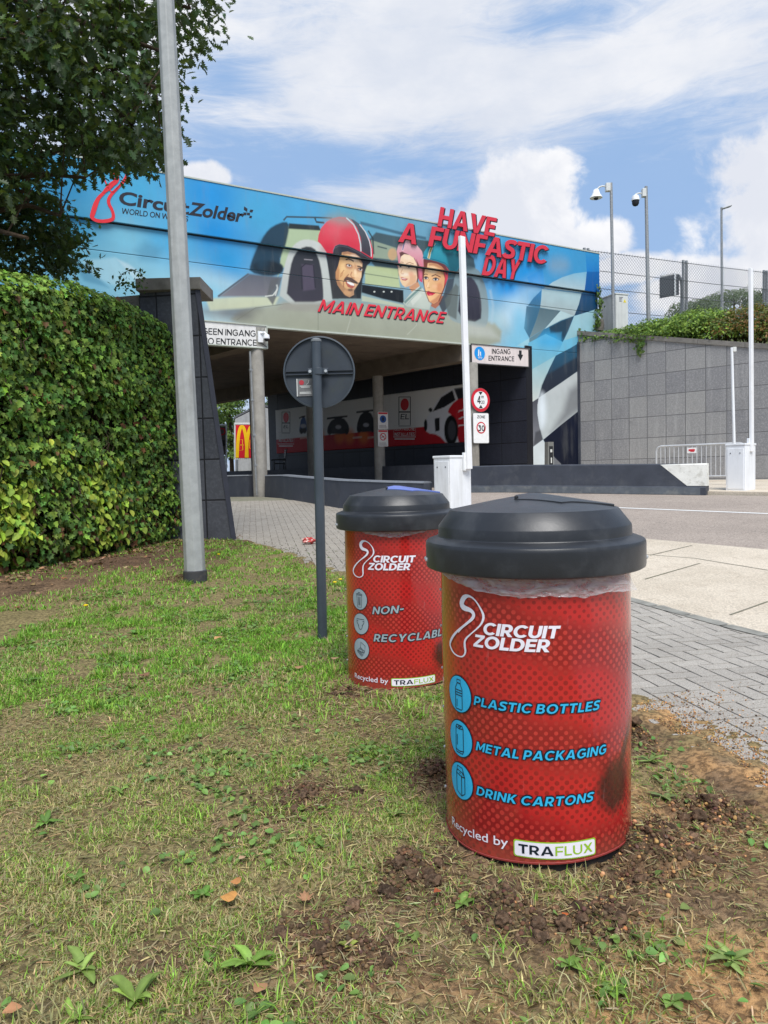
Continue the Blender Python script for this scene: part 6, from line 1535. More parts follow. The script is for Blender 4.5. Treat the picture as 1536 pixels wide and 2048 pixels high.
m = bpy.data.materials.new('clear_bag'); m.use_nodes = True; k = NT(m.node_tree)
p = k.n('ShaderNodeNewGeometry').outputs['Position']; nz = k.noise(k.map(p, sc=(1, 1, 3.2)), 9, 4, .6, 1.6)
bs_ = k.n('ShaderNodeBsdfPrincipled', {'Base Color': (.62, .60, .60, 1), 'Roughness': .12, 'Specular IOR Level': .7})
bn = k.n('ShaderNodeBump', {'Strength': .6, 'Distance': .03, 'Height': nz}); k.nt.links.new(bn.outputs[0], bs_.inputs['Normal'])
x = k.n('ShaderNodeMixShader', {0: k.ss(nz, .35, .68, .30, .62), 1: k.n('ShaderNodeBsdfTransparent', {0: (.96, .94, .93, 1)}).outputs[0], 2: bs_.outputs[0]})
k.nt.links.new(x.outputs[0], k.n('ShaderNodeOutputMaterial').inputs[0]); M_BAG = m

BOTTLE = [((-.16, .80), (.16, .80), (.16, .62), (-.16, .62)), ((-.13, .60), (-.30, .32), (-.30, -.78), (-.24, -.84), (.24, -.84), (.30, -.78), (.30, .32), (.13, .60)), ((-.30, .22), (.30, .22)), ((-.30, .08), (.30, .08)), ((-.30, -.06), (.30, -.06)), ((-.16, -.3), (-.16, -.72))]
CAN = [((-.24, .74), (-.32, .62), (-.34, -.66), (-.26, -.80), (.26, -.80), (.34, -.66), (.32, .62), (.24, .74)), ((-.32, .60), (0, .54), (.32, .60)), ((-.34, -.64), (0, -.70), (.34, -.64)), ((-.12, .66), (.04, .62), (.16, .68), (0, .72)), ((-.20, .2), (-.20, -.4))]
CARTON = [((-.34, .40), (-.34, -.62), (.12, -.80), (.40, -.60), (.40, .30), (.20, .78), (-.24, .82)), ((-.34, .40), (.12, .28), (.40, .30)), ((.12, .28), (.12, -.80)), ((-.34, .40), (-.24, .60), (.22, .52), (.12, .28)), ((.22, .52), (.40, .30)), ((-.06, .46), (.04, .44))]
TRASH = [((-.42, .52), (.42, .52), (.42, .40), (-.42, .40)), ((-.36, .40), (-.26, -.76), (.26, -.76), (.36, .40)), ((-.16, .52), (-.14, .66), (.14, .66), (.16, .52)), ((-.14, .24), (-.10, -.58)), ((0, .24), (0, -.58)), ((.14, .24), (.10, -.58))]
NAPPY = [((-.5, .46), (.5, .46), (.48, .14), (.30, -.08), (.18, -.44), (0, -.56), (-.18, -.44), (-.30, -.08), (-.48, .14)), ((-.5, .28), (-.3, .26)), ((.5, .28), (.3, .26)), ((-.42, .04), (-.2, -.18)), ((.42, .04), (.2, -.18))]
FOAMBOX = [((-.5, -.2), (.14, -.56), (.5, -.2), (-.04, .12)), ((-.04, .12), (.02, .66), (.56, .34), (.5, -.2)), ((-.5, -.2), (-.46, -.34), (.14, -.7), (.48, -.34)), ((-.3, -.2), (.1, -.42), (.3, -.2), (-.02, 0))]


def waste_bin(label, C, RB, spec):
    C = Vector((C[0], C[1], 0))
    o = thing('waste_bin', label, 'waste bin', C, 'round red waste bins on the lawn')
    d0 = Vector((CAM.x - C.x, CAM.y - C.y, 0)).normalized(); rt = Vector((-d0.y, d0.x, 0))
    if rt.x < 0: rt = -rt

    def cyl(px, py):
        r = ray(px, py); ox, oy = CAM.x - C.x, CAM.y - C.y
        A = r.x ** 2 + r.y ** 2; B = 2 * (ox * r.x + oy * r.y); D = B * B - 4 * A * (ox * ox + oy * oy - RB * RB); t = (-B - math.sqrt(max(D, 0))) / (2 * A)
        h = CAM + r * t - C; return (math.atan2(h.dot(rt), h.dot(d0)) * RB, h.z)

    def W(u, v, off=0.0, raw=False):
        th = u / RB
        if not raw: off += .0030 * math.sin(th * 2 + v * 4 + spec['seed']) * max(0, 1 - v / .87) ** 1.5 + .001 * math.sin(7 * th + v * 8) * max(0, min(1, (.87 - v) * 4))
        return C + (d0 * math.cos(th) + rt * math.sin(th)) * (RB + off) + Vector((0, 0, v))

    zl = lambda th: .006 + .012 * math.sin(th) + .003 * math.sin(3 * th + 1)
    # black drum foot, then the printed sheet round it
    mb = MB(); mb.lathe(C - Vector((0, 0, .08)), [(RB - .012, 0), (RB - .012, .16), (RB - .016, .20)], 64); mb.build('drum_foot', DRUM, o, smooth=True)
    n, nh = 160, 20; V = []; UVs = []
    for j in range(nh + 1):
        for i in range(n + 1):
            th = -math.pi + 2 * math.pi * i / n; z = zl(th) + (.87 - zl(th)) * j / nh; V.append(W(th * RB, z)); UVs.append((th * RB, z))
    Q = [(j * (n + 1) + i, j * (n + 1) + i + 1, (j + 1) * (n + 1) + i + 1, (j + 1) * (n + 1) + i) for j in range(nh) for i in range(n)]
    me = bpy.data.meshes.new('printed_wrap'); me.from_pydata(V, [], Q); ul = me.uv_layers.new(name='UVMap')
    ul.data.foreach_set('uv', [c for q_ in Q for i in q_ for c in UVs[i]]); me.polygons.foreach_set('use_smooth', [True] * len(Q))
    link_mesh(me, 'printed_wrap', wrap_mat('printed_wrap', cyl(*spec['splotch']), spec['seed']), o)
    mb = MB(); rg = lambda r, z: [W(-math.pi * RB + 2 * math.pi * RB * i / 96, zl(-math.pi + 2 * math.pi * i / 96) + z, r) for i in range(96)]
    mb.loft([rg(-.010, .002), rg(.0016, -.001), rg(.0022, .004), rg(.0008, .005)], False); mb.build('wrap_edge', flat('wrap_edge', lin(150, 60, 56), .4), o, smooth=True)
    # lid
    k_ = RB / .303 * .974
    prof = [(.30, .836), (.352, .834), (.3585, .838), (.360, .846), (.3600, .908), (.3592, .9155), (.3565, .9205), (.3515, .9235), (.3300, .9310), (.3195, .9340), (.3178, .9365), (.3172, .941), (.3160, .966), (.3145, .9695), (.2775, 1.0165), (.2745, 1.0192), (.268, 1.0205), (.13, 1.047), (.05, 1.060), (.012, 1.064), (0.001, 1.0645)]
    mb = MB(); mb.lathe(C, [(r * k_, z) for r, z in [(r_, 1.15 - (1.15 - z_) * .982) for r_, z_ in prof]], 96, False); lid = mb.build('lid', LIDM, o, smooth=24)
    # flap: back part of the top beyond a bent cut
    def onlid(px, py, z=1.04):
        r = ray(px, py); t = (z - CAMZ) / r.z; h = CAM + r * t - C; return (h.dot(rt), -h.dot(d0))
    cut_ = [(-.05, -.05), (-.047, -.095), (.085, -.138), (.117, -.108), (.262, -.035)]; cone = lambda a, b: 1.0228 + (.044) * max(0, 1 - math.hypot(a, b) / (.268 * k_))
    R2 = .262 * k_; a0 = math.atan2(cut_[-1][1], cut_[-1][0]); a1 = math.atan2(cut_[0][1], cut_[0][0])
    while a1 < a0 + .6: a1 += 2 * math.pi
    a1 = min(a1, a0 + rad(spec.get('sweep', 130)))
    ring = [(R2 * math.cos(a0 + (a1 - a0) * i / 40), R2 * math.sin(a0 + (a1 - a0) * i / 40)) for i in range(41)]
    bm = bm_poly(cut_[:-1] + ring)
    for ax_, no in ((0, (1, 0, 0)), (1, (0, 1, 0))):
        for x in np.arange(-.28, .29, .03): bmesh.ops.bisect_plane(bm, geom=bm.verts[:] + bm.edges[:] + bm.faces[:], plane_co=(x if ax_ == 0 else 0, x if ax_ == 1 else 0, 0), plane_no=no)
    wl = lambda a, b, z=0.0: C + rt * a - d0 * b + Vector((0, 0, cone(a, b) + z))
    fl = place(bm, lambda a, b, z: wl(a, b, -.002 + z), 'flap', spec['flap_mat'], lid, depth=.0085)
    bm = bmesh.new(); bm_stroke(bm, [cut_[0]] + cut_[1:-1] + [ring[0]], .006); place(bm, lambda a, b: wl(a, b, .0012), 'flap_gap', BLACK, lid)
    nx_, ny_ = -.049, -.078; mb = MB(); mb.box(wl(nx_, ny_, .004), (.012, .022, .02), rt, d0); mb.build('notch', BLACK, lid, bevel=.003)
    for th in (-1.42, -1.30, 1.5):
        mb = MB(); p = C + (d0 * math.cos(th) + rt * math.sin(th)) * (.3595 * k_) + Vector((0, 0, .866)); mb.lathe(p - Vector((0, 0, .007)), [(.001, 0), (.006, .003), (.007, .007), (.006, .011), (.001, .014)], 10); mb.build('bolt', RIV, lid, smooth=True)
    # liner
    bp = [cyl(*p) for p in spec['bag']]; nb = 110; V = []; us = np.linspace(bp[0][0], bp[-1][0], nb); vs_ = np.interp(us, [p[0] for p in bp], [p[1] for p in bp])
    mrow = 12
    for j in range(mrow):
        for i in range(nb):
            t = j / (mrow - 1); z = .852 + (vs_[i] + .004 * mnoise.noise(Vector((us[i] * 40, 0, 5))) - .852) * t
            cr = (mnoise.noise(Vector((us[i] * 26, z * 30, spec['seed']))) * .006 + mnoise.noise(Vector((us[i] * 40, z * 90, 3))) * .003) * min(1, t * 2)
            V.append(W(us[i], z, .007 + .006 * t + cr + spec.get('bulge', 0) * t * max(0, (i / nb - .75) * 4)))
    Q = [(j * nb + i, j * nb + i + 1, (j + 1) * nb + i + 1, (j + 1) * nb + i) for j in range(mrow - 1) for i in range(nb - 1)]
    me = bpy.data.meshes.new('liner_bag'); me.from_pydata(V, [], Q); me.polygons.foreach_set('use_smooth', [True] * len(Q)); link_mesh(me, 'liner_bag', M_BAG, o)
    # rivets up the seam
    for v in (.10, .235, .37, .50, .64, .76):
        mb = MB(); p = W(-1.50 * RB, v, .001); mb.lathe(p - Vector((0, 0, .005)), [(.001, 0), (.004, .002), (.005, .005), (.004, .008), (.001, .010)], 8); mb.build('rivet', RIV, o, smooth=True)
    # print
    def txt(body, a, b, cap, mt, off=.0022, bold=0.0, italic=.2, name='lettering', spacing=1.0, wt=None, grow=0.0):
        A, B = cyl(*a), cyl(*b); bm = text_fit(body, A, B, (A[0] + cap * italic, A[1] + cap), bold, spacing, wt, grow)
        return place(bm, lambda u, v: W(u, v, off), name, mt, o, cut=.012)
    for body, a, b, cap, kind in spec['text']:
        if kind == 'logo': txt(body, a, b, cap, PRINTW, .003, 0, .22, wt=.23, spacing=.5)
        elif kind == 'plain': txt(body, a, b, cap, PRINTW, .003, .006, 0)
        else:
            A_, B_ = cyl(*a), cyl(*b); place(caps_outline(body, .20, 1.3, A_, B_, (A_[0] + cap * .22, A_[1] + cap), .0085), lambda u, v: W(u, v, .0026), 'lettering_outline', INK, o, cut=.012); txt(body, a, b, cap, kind, .0036, 0, .22, 'lettering', 1.3, .20)
    # maker plate
    pu0, pv0 = cyl(*spec['plate'][0]); pu1, pv1 = cyl(*spec['plate'][1])
    for dd_, mt, off, nm in ((0, LIME, .0022, 'plate_border'), (.0035, PRINTW, .0032, 'plate_face')):
        place(bm_poly(rrect(pu0 + dd_, pv0 + dd_, pu1 - dd_, pv1 - dd_, .007)), lambda u, v: W(u, v, off), nm, mt, o, cut=.012)
    hgt = pv1 - pv0; wd_ = pu1 - pu0
    for body, f0, f1, mt in (('TRA', .06, .465, INK), ('FLUX', .485, .95, LIME)):
        A, B = (pu0 + wd_ * f0, pv0 + hgt * .24), (pu0 + wd_ * f1, pv0 + hgt * .24)
        place(text_fit(body, A, B, (A[0], A[1] + hgt * .54), wt=.19 if body == 'TRA' else .15), lambda u, v: W(u, v, .0042), 'lettering', mt, o, cut=.012)
    # pictogram discs
    for (px, py), draw in zip(spec['discs'], spec['draw']):
        u0, v0 = cyl(px, py); Rr = .0585
        place(bm_poly(circle2((u0, v0), Rr, 40)), lambda u, v: W(u, v, .0022), 'disc_border', INK, o, cut=.012)
        place(bm_poly(circle2((u0, v0), Rr - .0035, 40)), lambda u, v: W(u, v, .0030), 'icon_disc', spec['disc_mat'], o, cut=.012)
        bm = bmesh.new()
        for ln in draw: bm_stroke(bm, [(u0 + x * Rr * .95, v0 + y * Rr * .95) for x, y in ln], .0030, len(ln) > 3)
        place(bm, lambda u, v: W(u, v, .0038), 'icon_drawing', INK, o, cut=.012)
    # course emblem
    for pts, wd in spec['emblem']:
        q_ = [cyl(*p) + (w_,) for p, w_ in zip(pts, wd)]; sp = smooth_loop(q_, 2, len(pts) > 8); bm = bmesh.new(); bm_stroke(bm, [s_[:2] for s_ in sp], [s_[2] for s_ in sp], len(pts) > 8)
        place(bm, lambda u, v: W(u, v, .003), 'track_emblem', PRINTW, o, cut=.012)
    return o


B2_ = lambda x, y: (830 + x / 3.2, 960 + y / 3.2)
B3_ = lambda x, y: (860 + x / 3.572, 1310 + y / 3.572)
BF_ = lambda x, y: (640 + x / 4.268, 940 + y / 4.268)
EMB = [(300, 790), (318, 748), (352, 738), (392, 768), (428, 828), (446, 872), (432, 918), (400, 952), (360, 986), (324, 1020), (322, 1060), (330, 1100), (312, 1132), (276, 1126), (246, 1100), (226, 1050), (240, 1010), (270, 970), (320, 928), (372, 890), (384, 858), (360, 830), (316, 818)]
EMW = [.020, .017, .006, .004, .006, .009, .006, .004, .004, .007, .010, .008, .004, .004, .006, .009, .010, .007, .005, .010, .012, .012, .018]
em2 = ([(384, 872), (352, 908), (306, 944), (282, 975)], [.003, .006, .005, .003])
near_spec = dict(seed=1.3, splotch=B3_(1322, 925), flap=[(1037, 992), (1041, 1001), (1122, 1009.5), (1142, 1005.5), (1233, 1011.5)], notch=(1037.5, 997), flap_mat=LIDM, sweep=112, bulge=.03,
                 bag=[B2_(195, 590), B2_(300, 660), B2_(420, 705), B2_(630, 745), B2_(760, 752), B2_(860, 738), B2_(1080, 748), B2_(1200, 712), B2_(1300, 700), B2_(1335, 695)],
                 text=[('CIRCUIT', B2_(436, 985), B2_(915, 1012), .036, 'logo'), ('ZOLDER', B2_(378, 1062), B2_(860, 1101), .037, 'logo'),
                       ('PLASTIC BOTTLES', B3_(318, 352), B3_(1203, 386), .027, CYAN), ('METAL PACKAGING', B3_(333, 675), B3_(1248, 700), .027, CYAN), ('DRINK CARTONS', B3_(338, 992), B3_(1160, 1040), .027, CYAN), ('Recycled by', B3_(160, 1207), B3_(560, 1366), .026, 'plain')],
                 plate=(B3_(600, 1428), B3_(1178, 1298)), discs=[B3_(212, 277), B3_(220, 594), B3_(226, 897)], draw=[BOTTLE, CAN, CARTON], disc_mat=CYAN,
                 emblem=[([B2_(*p) for p in EMB], EMW), ([B2_(*p) for p in em2[0]], em2[1])])
EMF = [(347, 640), (358, 612), (385, 602), (420, 620), (452, 660), (463, 700), (452, 730), (420, 760), (392, 785), (372, 812), (368, 850), (372, 890), (358, 912), (330, 916), (300, 900), (283, 865), (292, 830), (318, 795), (352, 765), (400, 728), (414, 700), (400, 682), (362, 672)]
far_spec = dict(seed=4.1, splotch=BF_(1050, 1560), flap=[(782, 973), (784, 975.5), (828, 980), (842, 977.5), (886, 981)], notch=(782.5, 974), flap_mat=mat('blue_flap', lin(96, 116, 186), .35, .5, var=.06), sweep=112,
                bag=[BF_(330, 516), BF_(420, 545), BF_(560, 570), BF_(680, 574), BF_(800, 545), BF_(900, 520)],
                text=[('CIRCUIT', BF_(452, 786), BF_(805, 787), .036, 'logo'), ('ZOLDER', BF_(412, 850), BF_(768, 853), .037, 'logo'), ('NON-', BF_(448, 1230), BF_(708, 1216), .040, GREYD), ('RECYCLABLE', BF_(458, 1462), BF_(1062, 1400), .040, GREYD), ('Recycled by', BF_(305, 1768), BF_(582, 1822), .026, 'plain')],
                plate=(BF_(608, 1848), BF_(983, 1742)), discs=[BF_(337, 1103), BF_(347, 1313), BF_(353, 1525)], draw=[TRASH, NAPPY, FOAMBOX], disc_mat=GREYD,
                emblem=[([BF_(*p) for p in EMF], EMW)])
nb_c = atY(1070.5, 1400, 2.37); fb_c = atY(796.5, 1180, 4.12)
waste_bin('nearer red waste bin with grey lid for plastic bottles, metal packaging and drink cartons', nb_c, .2975, near_spec)
waste_bin('farther red waste bin with blue flap in its lid, marked non-recyclable', fb_c, .2915, far_spec)

# ================================================================== PLANTS
def rand_unit(n):
    v = RNG.normal(size=(n, 3)); return v / np.linalg.norm(v, axis=1, keepdims=True)


def jit(base, n, sd, sat=.0):
    c = np.array(base)[None] * np.exp(RNG.normal(0, sd, (n, 1))); c = c * np.exp(RNG.normal(0, sd * .35, (n, 3))); return np.clip(c, 0, 1)


def half_leaf(outline, fold=.18, droop=.12):
    """outline: right-hand edge points from stalk (0,0) to tip; two mirrored faces folded on the midrib"""
    o_ = [(0.0, 0.0)] + list(outline); tip = o_[-1]; V = []
    for x, y in o_: V.append((x, y, abs(x) * fold - droop * y * y))
    nR = len(o_); V += [(-x, y, abs(x) * fold - droop * y * y) for x, y in o_[1:-1]]
    R_f = tuple(range(nR)); L_f = (0, nR - 1) + tuple(range(nR + len(o_) - 3, nR - 1, -1))
    return V, [R_f, L_f]


IVY = half_leaf([(.22, -.06), (.52, .12), (.30, .34), (.46, .60), (.16, .66), (0, 1.0)], .22, .25)
OVAL = half_leaf([(.20, .08), (.38, .30), (.36, .58), (.18, .84), (0, 1.0)], .22, .25)
OAK = half_leaf([(.05, .14), (.20, .18), (.10, .30), (.36, .40), (.14, .50), (.42, .66), (.16, .70), (.24, .86), (.08, .86), (0, 1.0)], .15, .2)
SMALL = half_leaf([(.22, .25), (.26, .55), (0, 1.0)], .2, .2)
LEAF_IVY = leaf_mat('ivy_leaf', .6, .2, spec=.25); LEAF_OAK = leaf_mat('oak_leaf', .5, .32, spec=.35); LEAF_BUSH = leaf_mat('bush_leaf', .5, .3); LEAF_GRASS = leaf_mat('grass_blade', .6, .35, spec=.25); LEAF_WEED = leaf_mat('weed_leaf', .5, .3)
LEAF_DEAD = leaf_mat('dead_leaf', .7, .15, spec=.2)

# ------------------------------------------------------------------ ivy hedge
hA, hB = G(0, 1158), G(396, 1076); hA = Vector((hA.x, hA.y, 0)); hB = Vector((hB.x, hB.y, 0)); hd_ = (hB - hA).normalized(); hn = Vector((hd_.y, -hd_.x, 0))
hL = (hB - hA).length; T0 = -2.6
HP = Plane(hA, hd_)
tops = [HP.uv(*p) for p in ((0, 530), (100, 538), (200, 565), (260, 585), (310, 606), (350, 640))]
def h_top(t): return np.interp(t, [-3] + [p[0] for p in tops] + [hL + .1], [tops[0][1] + .5] + [p[1] for p in tops] + [tops[-1][1] - .30])
def hedge_pt(t, z, top_back=None):
    """front face, bulging and rounding off at the far end"""
    rnd = np.clip((t - (hL - .40)) / .40, 0, 1); back = 1 - np.sqrt(np.clip(1 - rnd ** 2, 0, 1))
    zt = h_top(t); fz = np.clip((z - (zt - .35)) / .35, 0, 1); back = back * .9 + (1 - np.sqrt(np.clip(1 - fz ** 2, 0, 1))) * .4
    bump = (fbm2(t * 1.0 + 50, z * 1.0 + 9, 1.7, 3, 31) - .5) * .30 + (fbm2(t + 9, z, 5, 2, 32) - .5) * .12
    foot = np.clip((.45 - (z - .1)) / .45, 0, 1) ** 2 * .22
    off = bump - back - foot
    return np.array(hA)[None] + np.outer(t, np.array(hd_)) + np.outer(off, np.array(hn)) + np.stack([0 * z, 0 * z, z], 1)


hr = thing('ivy_hedge', 'tall clipped ivy hedge with yellowish patches left of the lamp post', 'hedge', hA + hd_ * (hL / 2) + Vector((0, 0, .12)))
N = 34000
t = RNG.uniform(T0, hL + .02, N); zt = h_top(t); z = .12 + RNG.uniform(0, 1, N) ** .95 * (zt - .12)
thin = (z < .5) & (RNG.uniform(size=N) < .55 - z * .5); t, z, zt = t[~thin], z[~thin], zt[~thin]; N = len(t)
hol_ = (fbm2(t, z, 4.6, 3, 47) < .33) & (RNG.uniform(size=N) < .75); t, z, zt = t[~hol_], z[~hol_], zt[~hol_]; N = len(t)
pos = hedge_pt(t, z); dep = RNG.uniform(0, 1, N) ** 1.3 * .20 - .04 * (RNG.uniform(size=N) < .08); pos -= dep[:, None] * np.array(hn)[None]
nrm = np.array(hn)[None] + rand_unit(N) * .62 + np.array((0, 0, .55))[None]
end = np.clip((t - hL + .6) / .6, 0, 1)[:, None]; nrm = nrm + end * np.array(hd_)[None] * 1.2
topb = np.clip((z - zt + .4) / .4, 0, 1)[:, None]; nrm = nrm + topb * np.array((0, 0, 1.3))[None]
up = -np.array((0, 0, 1.0))[None] + rand_unit(N) * .55
rot = frames(nrm, up)
yel = np.clip((fbm2(t * 1.0, z, 1.5, 3, 41) - .46) * 7, 0, 1) * np.clip((1.75 - z) / .7, 0, 1) * np.clip((2.6 - t) / 1.2, 0.12, 1)
isy = RNG.uniform(size=N) < yel * .62
c1 = jit(lin(116, 146, 58), N, .3); c2 = jit(lin(88, 122, 58), N, .28); f = RNG.uniform(size=(N, 1)) < .45; c = np.where(f, c2, c1)
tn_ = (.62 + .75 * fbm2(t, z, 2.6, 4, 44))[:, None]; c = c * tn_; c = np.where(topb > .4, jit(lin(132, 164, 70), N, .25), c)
cy = jit(lin(158, 180, 66), N, .24); c = np.where(isy[:, None], cy, c)
dead = RNG.uniform(size=N) < np.where(z < .6, .16, .02 + .10 * (fbm2(t, z, 3.3, 3, 46) > .66)); c = np.where(dead[:, None], jit(lin(110, 76, 48), N, .3), c)
size = RNG.uniform(.034, .096, N) * np.where(t > hL - 1.2, .85, 1.0) * (1 + .35 * np.clip(-t / 2, 0, 1) + .12 * isy)
i1 = ~isy
scatter('foliage', *IVY, pos[i1], rot[i1], size[i1], c[i1], LEAF_IVY, hr); scatter('foliage', *OVAL, pos[isy], rot[isy], size[isy] * 1.1, c[isy], LEAF_IVY, hr)['label'] = 'yellowish rounder leaves'
# dark twiggy inside
mb = MB(); ts = np.linspace(T0, hL - .12, 20); zs = np.linspace(0, 1, 9); gr = []
for zz in zs:
    tt = ts; z_ = .05 + zz * (h_top(tt) - .22); pp = hedge_pt(tt, z_) - np.array(hn)[None] * .2; gr.append(pp)
for a in range(len(zs) - 1):
    for b in range(len(ts) - 1): mb.quad(*[Vector(gr[i][j]) for i, j in ((a, b), (a, b + 1), (a + 1, b + 1), (a + 1, b))])
bk_ = np.array(hn)[None] * 1.1
for b in range(len(ts) - 1): mb.quad(Vector(gr[-1][b]), Vector(gr[-1][b + 1]), Vector(gr[-1][b + 1] - bk_[0]), Vector(gr[-1][b] - bk_[0])); mb.quad(Vector(gr[-1][b] - bk_[0]), Vector(gr[-1][b + 1] - bk_[0]), Vector(gr[0][b + 1] - bk_[0]), Vector(gr[0][b] - bk_[0]))
for a in range(len(zs) - 1): mb.quad(Vector(gr[a][-1]), Vector(gr[a][-1] - bk_[0]), Vector(gr[a + 1][-1] - bk_[0]), Vector(gr[a + 1][-1]))
mb.build('twig_core', mat('hedge_core', lin(44, 38, 28), .95, .1, var=.4, vscale=14, bump=.8, bscale=40), hr)
mb = MB()
for i in range(150):
    t0 = RNG.uniform(T0 + .6, hL - .1); z0 = RNG.uniform(.05, 1.5) if i < 110 else RNG.uniform(1.5, 3); n_ = 5; pts = []
    dx_ = RNG.uniform(-.5, .5); L_ = RNG.uniform(.25, .8)
    for j in range(n_):
        tt = np.array([t0 + dx_ * L_ * j / n_ + RNG.normal(0, .03)]); z_ = np.array([z0 + L_ * j / n_]); z_ = np.minimum(z_, h_top(tt) - .1); p = hedge_pt(tt, z_)[0] - np.array(hn) * RNG.uniform(-.02, .10); pts.append(Vector(p))
    mb.tube(pts, [RNG.uniform(.004, .011) * (1 - .15 * j) for j in range(n_)], 5)
mb.build('creeper_stems', BARK, hr)['kind'] = 'stuff'
# arching shoot on top
mb = MB(); pts = [atY(236, 572, 10.4), atY(244, 548, 10.4), atY(262, 538, 10.4), atY(282, 546, 10.4), atY(289, 560, 10.4)]; mb.tube(pts, .005, 5); mb.build('stem', BARK, hr)
pp, nn_ = [], []
for a, b in zip(pts, pts[1:]):
    for i in range(9): pp.append(np.array(a.lerp(b, i / 9)) + RNG.normal(0, .015, 3))
for i in range(70): pp.append(np.array(atY(RNG.uniform(228, 285), 570, 10.4)) + RNG.normal(0, (.05, .1, .06)))
pp = np.array(pp); scatter('foliage', *SMALL, pp, frames(rand_unit(len(pp)) + (0, -.6, .4), rand_unit(len(pp))), RNG.uniform(.04, .075, len(pp)), jit(lin(70, 96, 46), len(pp), .25), LEAF_IVY, hr)

# ------------------------------------------------------------------ oak overhanging from the left
ot = thing('oak_tree', 'dark leafy oak overhanging the hedge at the left of the mural', 'tree', (-7.4, 9.8, .16))
trunk = [Vector((-7.4, 9.8, 0)), Vector((-7.35, 9.75, 1.5)), Vector((-7.2, 9.7, 3.2)), Vector((-7.0, 9.6, 5.2)), Vector((-6.8, 9.5, 7.5)), Vector((-6.7, 9.4, 10))]
mb = MB(); mb.tube(trunk, [.36, .30, .26, .22, .17, .10], 14); mb.build('trunk', BARK, ot, smooth=True)
CROWN = [(-260, -160), (450, -160), (440, -5), (402, 35), (398, 85), (372, 145), (345, 190), (330, 240), (322, 300), (300, 318), (250, 330), (190, 338), (130, 335), (112, 380), (98, 405), (140, 448), (160, 472), (145, 500), (158, 528), (60, 545), (-60, 560), (-260, 560)]
cl = []
while len(cl) < 760:
    px, py = RNG.uniform(-260, 450), RNG.uniform(-160, 560)
    if not inside(CROWN, np.array([px]), np.array([py]))[0]: continue
    edge = min(math.hypot(px - a, py - b) for a, b in CROWN)
    if px > 250 and py < 330 and RNG.uniform() < .30: continue
    cl.append((px, py, RNG.uniform(8.0, 11.0) if py < 400 else RNG.uniform(10.2, 11.6)))
cc = np.array([atY(*c_) for c_ in cl]); drop = RNG.uniform(size=len(cc)) < .10 + .35 * (fbm2(cc[:, 0], cc[:, 2], 1.1, 3, 51) < .46); cc = cc[~drop]
nl = 44
cid = np.repeat(np.arange(len(cc)), nl); pos = cc[cid] + RNG.normal(0, 1, (len(cid), 3)) * np.array((.15, .17, .11))[None]
# keep drips off the sky right of the silhouette
N = len(pos); nrm = rand_unit(N) * .8 + np.array((0, -.15, .75))[None]; up = rand_unit(N) * .7 + np.array((.35, 0, -.75))[None]
tone = np.exp(RNG.normal(0, .22, len(cc)))[cid][:, None]
c = jit(lin(54, 76, 44), N, .24) * tone; li = RNG.uniform(size=N) < .10; c = np.where(li[:, None], jit(lin(84, 108, 42), N, .2), c)
low = pos[:, 2] < 4.6; c = np.where((low & (RNG.uniform(size=N) < .35))[:, None], jit(lin(72, 88, 44), N, .2), c)
scatter('crown', *OAK, pos, frames(nrm, up), RNG.uniform(.08, .15, N), np.clip(c, 0, 1), LEAF_OAK, ot)
mb = MB()
for bi, (sz, end_) in enumerate([((3), (120, 430)), ((3), (60, 480)), (3, (230, 300)), (4, (300, 180)), (4, (330, 90)), (4, (200, 60)), (5, (380, 10)), (4, (60, 200)), (3, (170, 360)), (4, (-50, 350)), (5, (250, -80)), (4, (280, 260)), (3, (40, 380))]):
    e = atY(end_[0], end_[1], RNG.uniform(8.4, 10)); s_ = trunk[sz - 1].lerp(trunk[sz], RNG.uniform(0, 1)); pts = [s_.lerp(e, i / 7) + Vector((RNG.normal(0, .06), RNG.normal(0, .06), .35 * math.sin(math.pi * i / 7) + RNG.normal(0, .05))) for i in range(8)]
    m2 = MB(); m2.tube(pts, [.075 * (1 - i / 8.5) + .006 for i in range(8)], 8); m2.build('limb', BARK, ot, smooth=True)
    for c_ in cc[RNG.integers(0, len(cc), 60)]:
        c_ = Vector(c_); b_ = min(pts[2:], key=lambda p: (p - c_).length)
        if (b_ - c_).length < 1.2: mb.tube([b_, b_.lerp(c_, .5) + Vector((0, 0, .06)), c_], [.012, .008, .004], 5)
mb.build('twigs', BARK, ot)['kind'] = 'stuff'

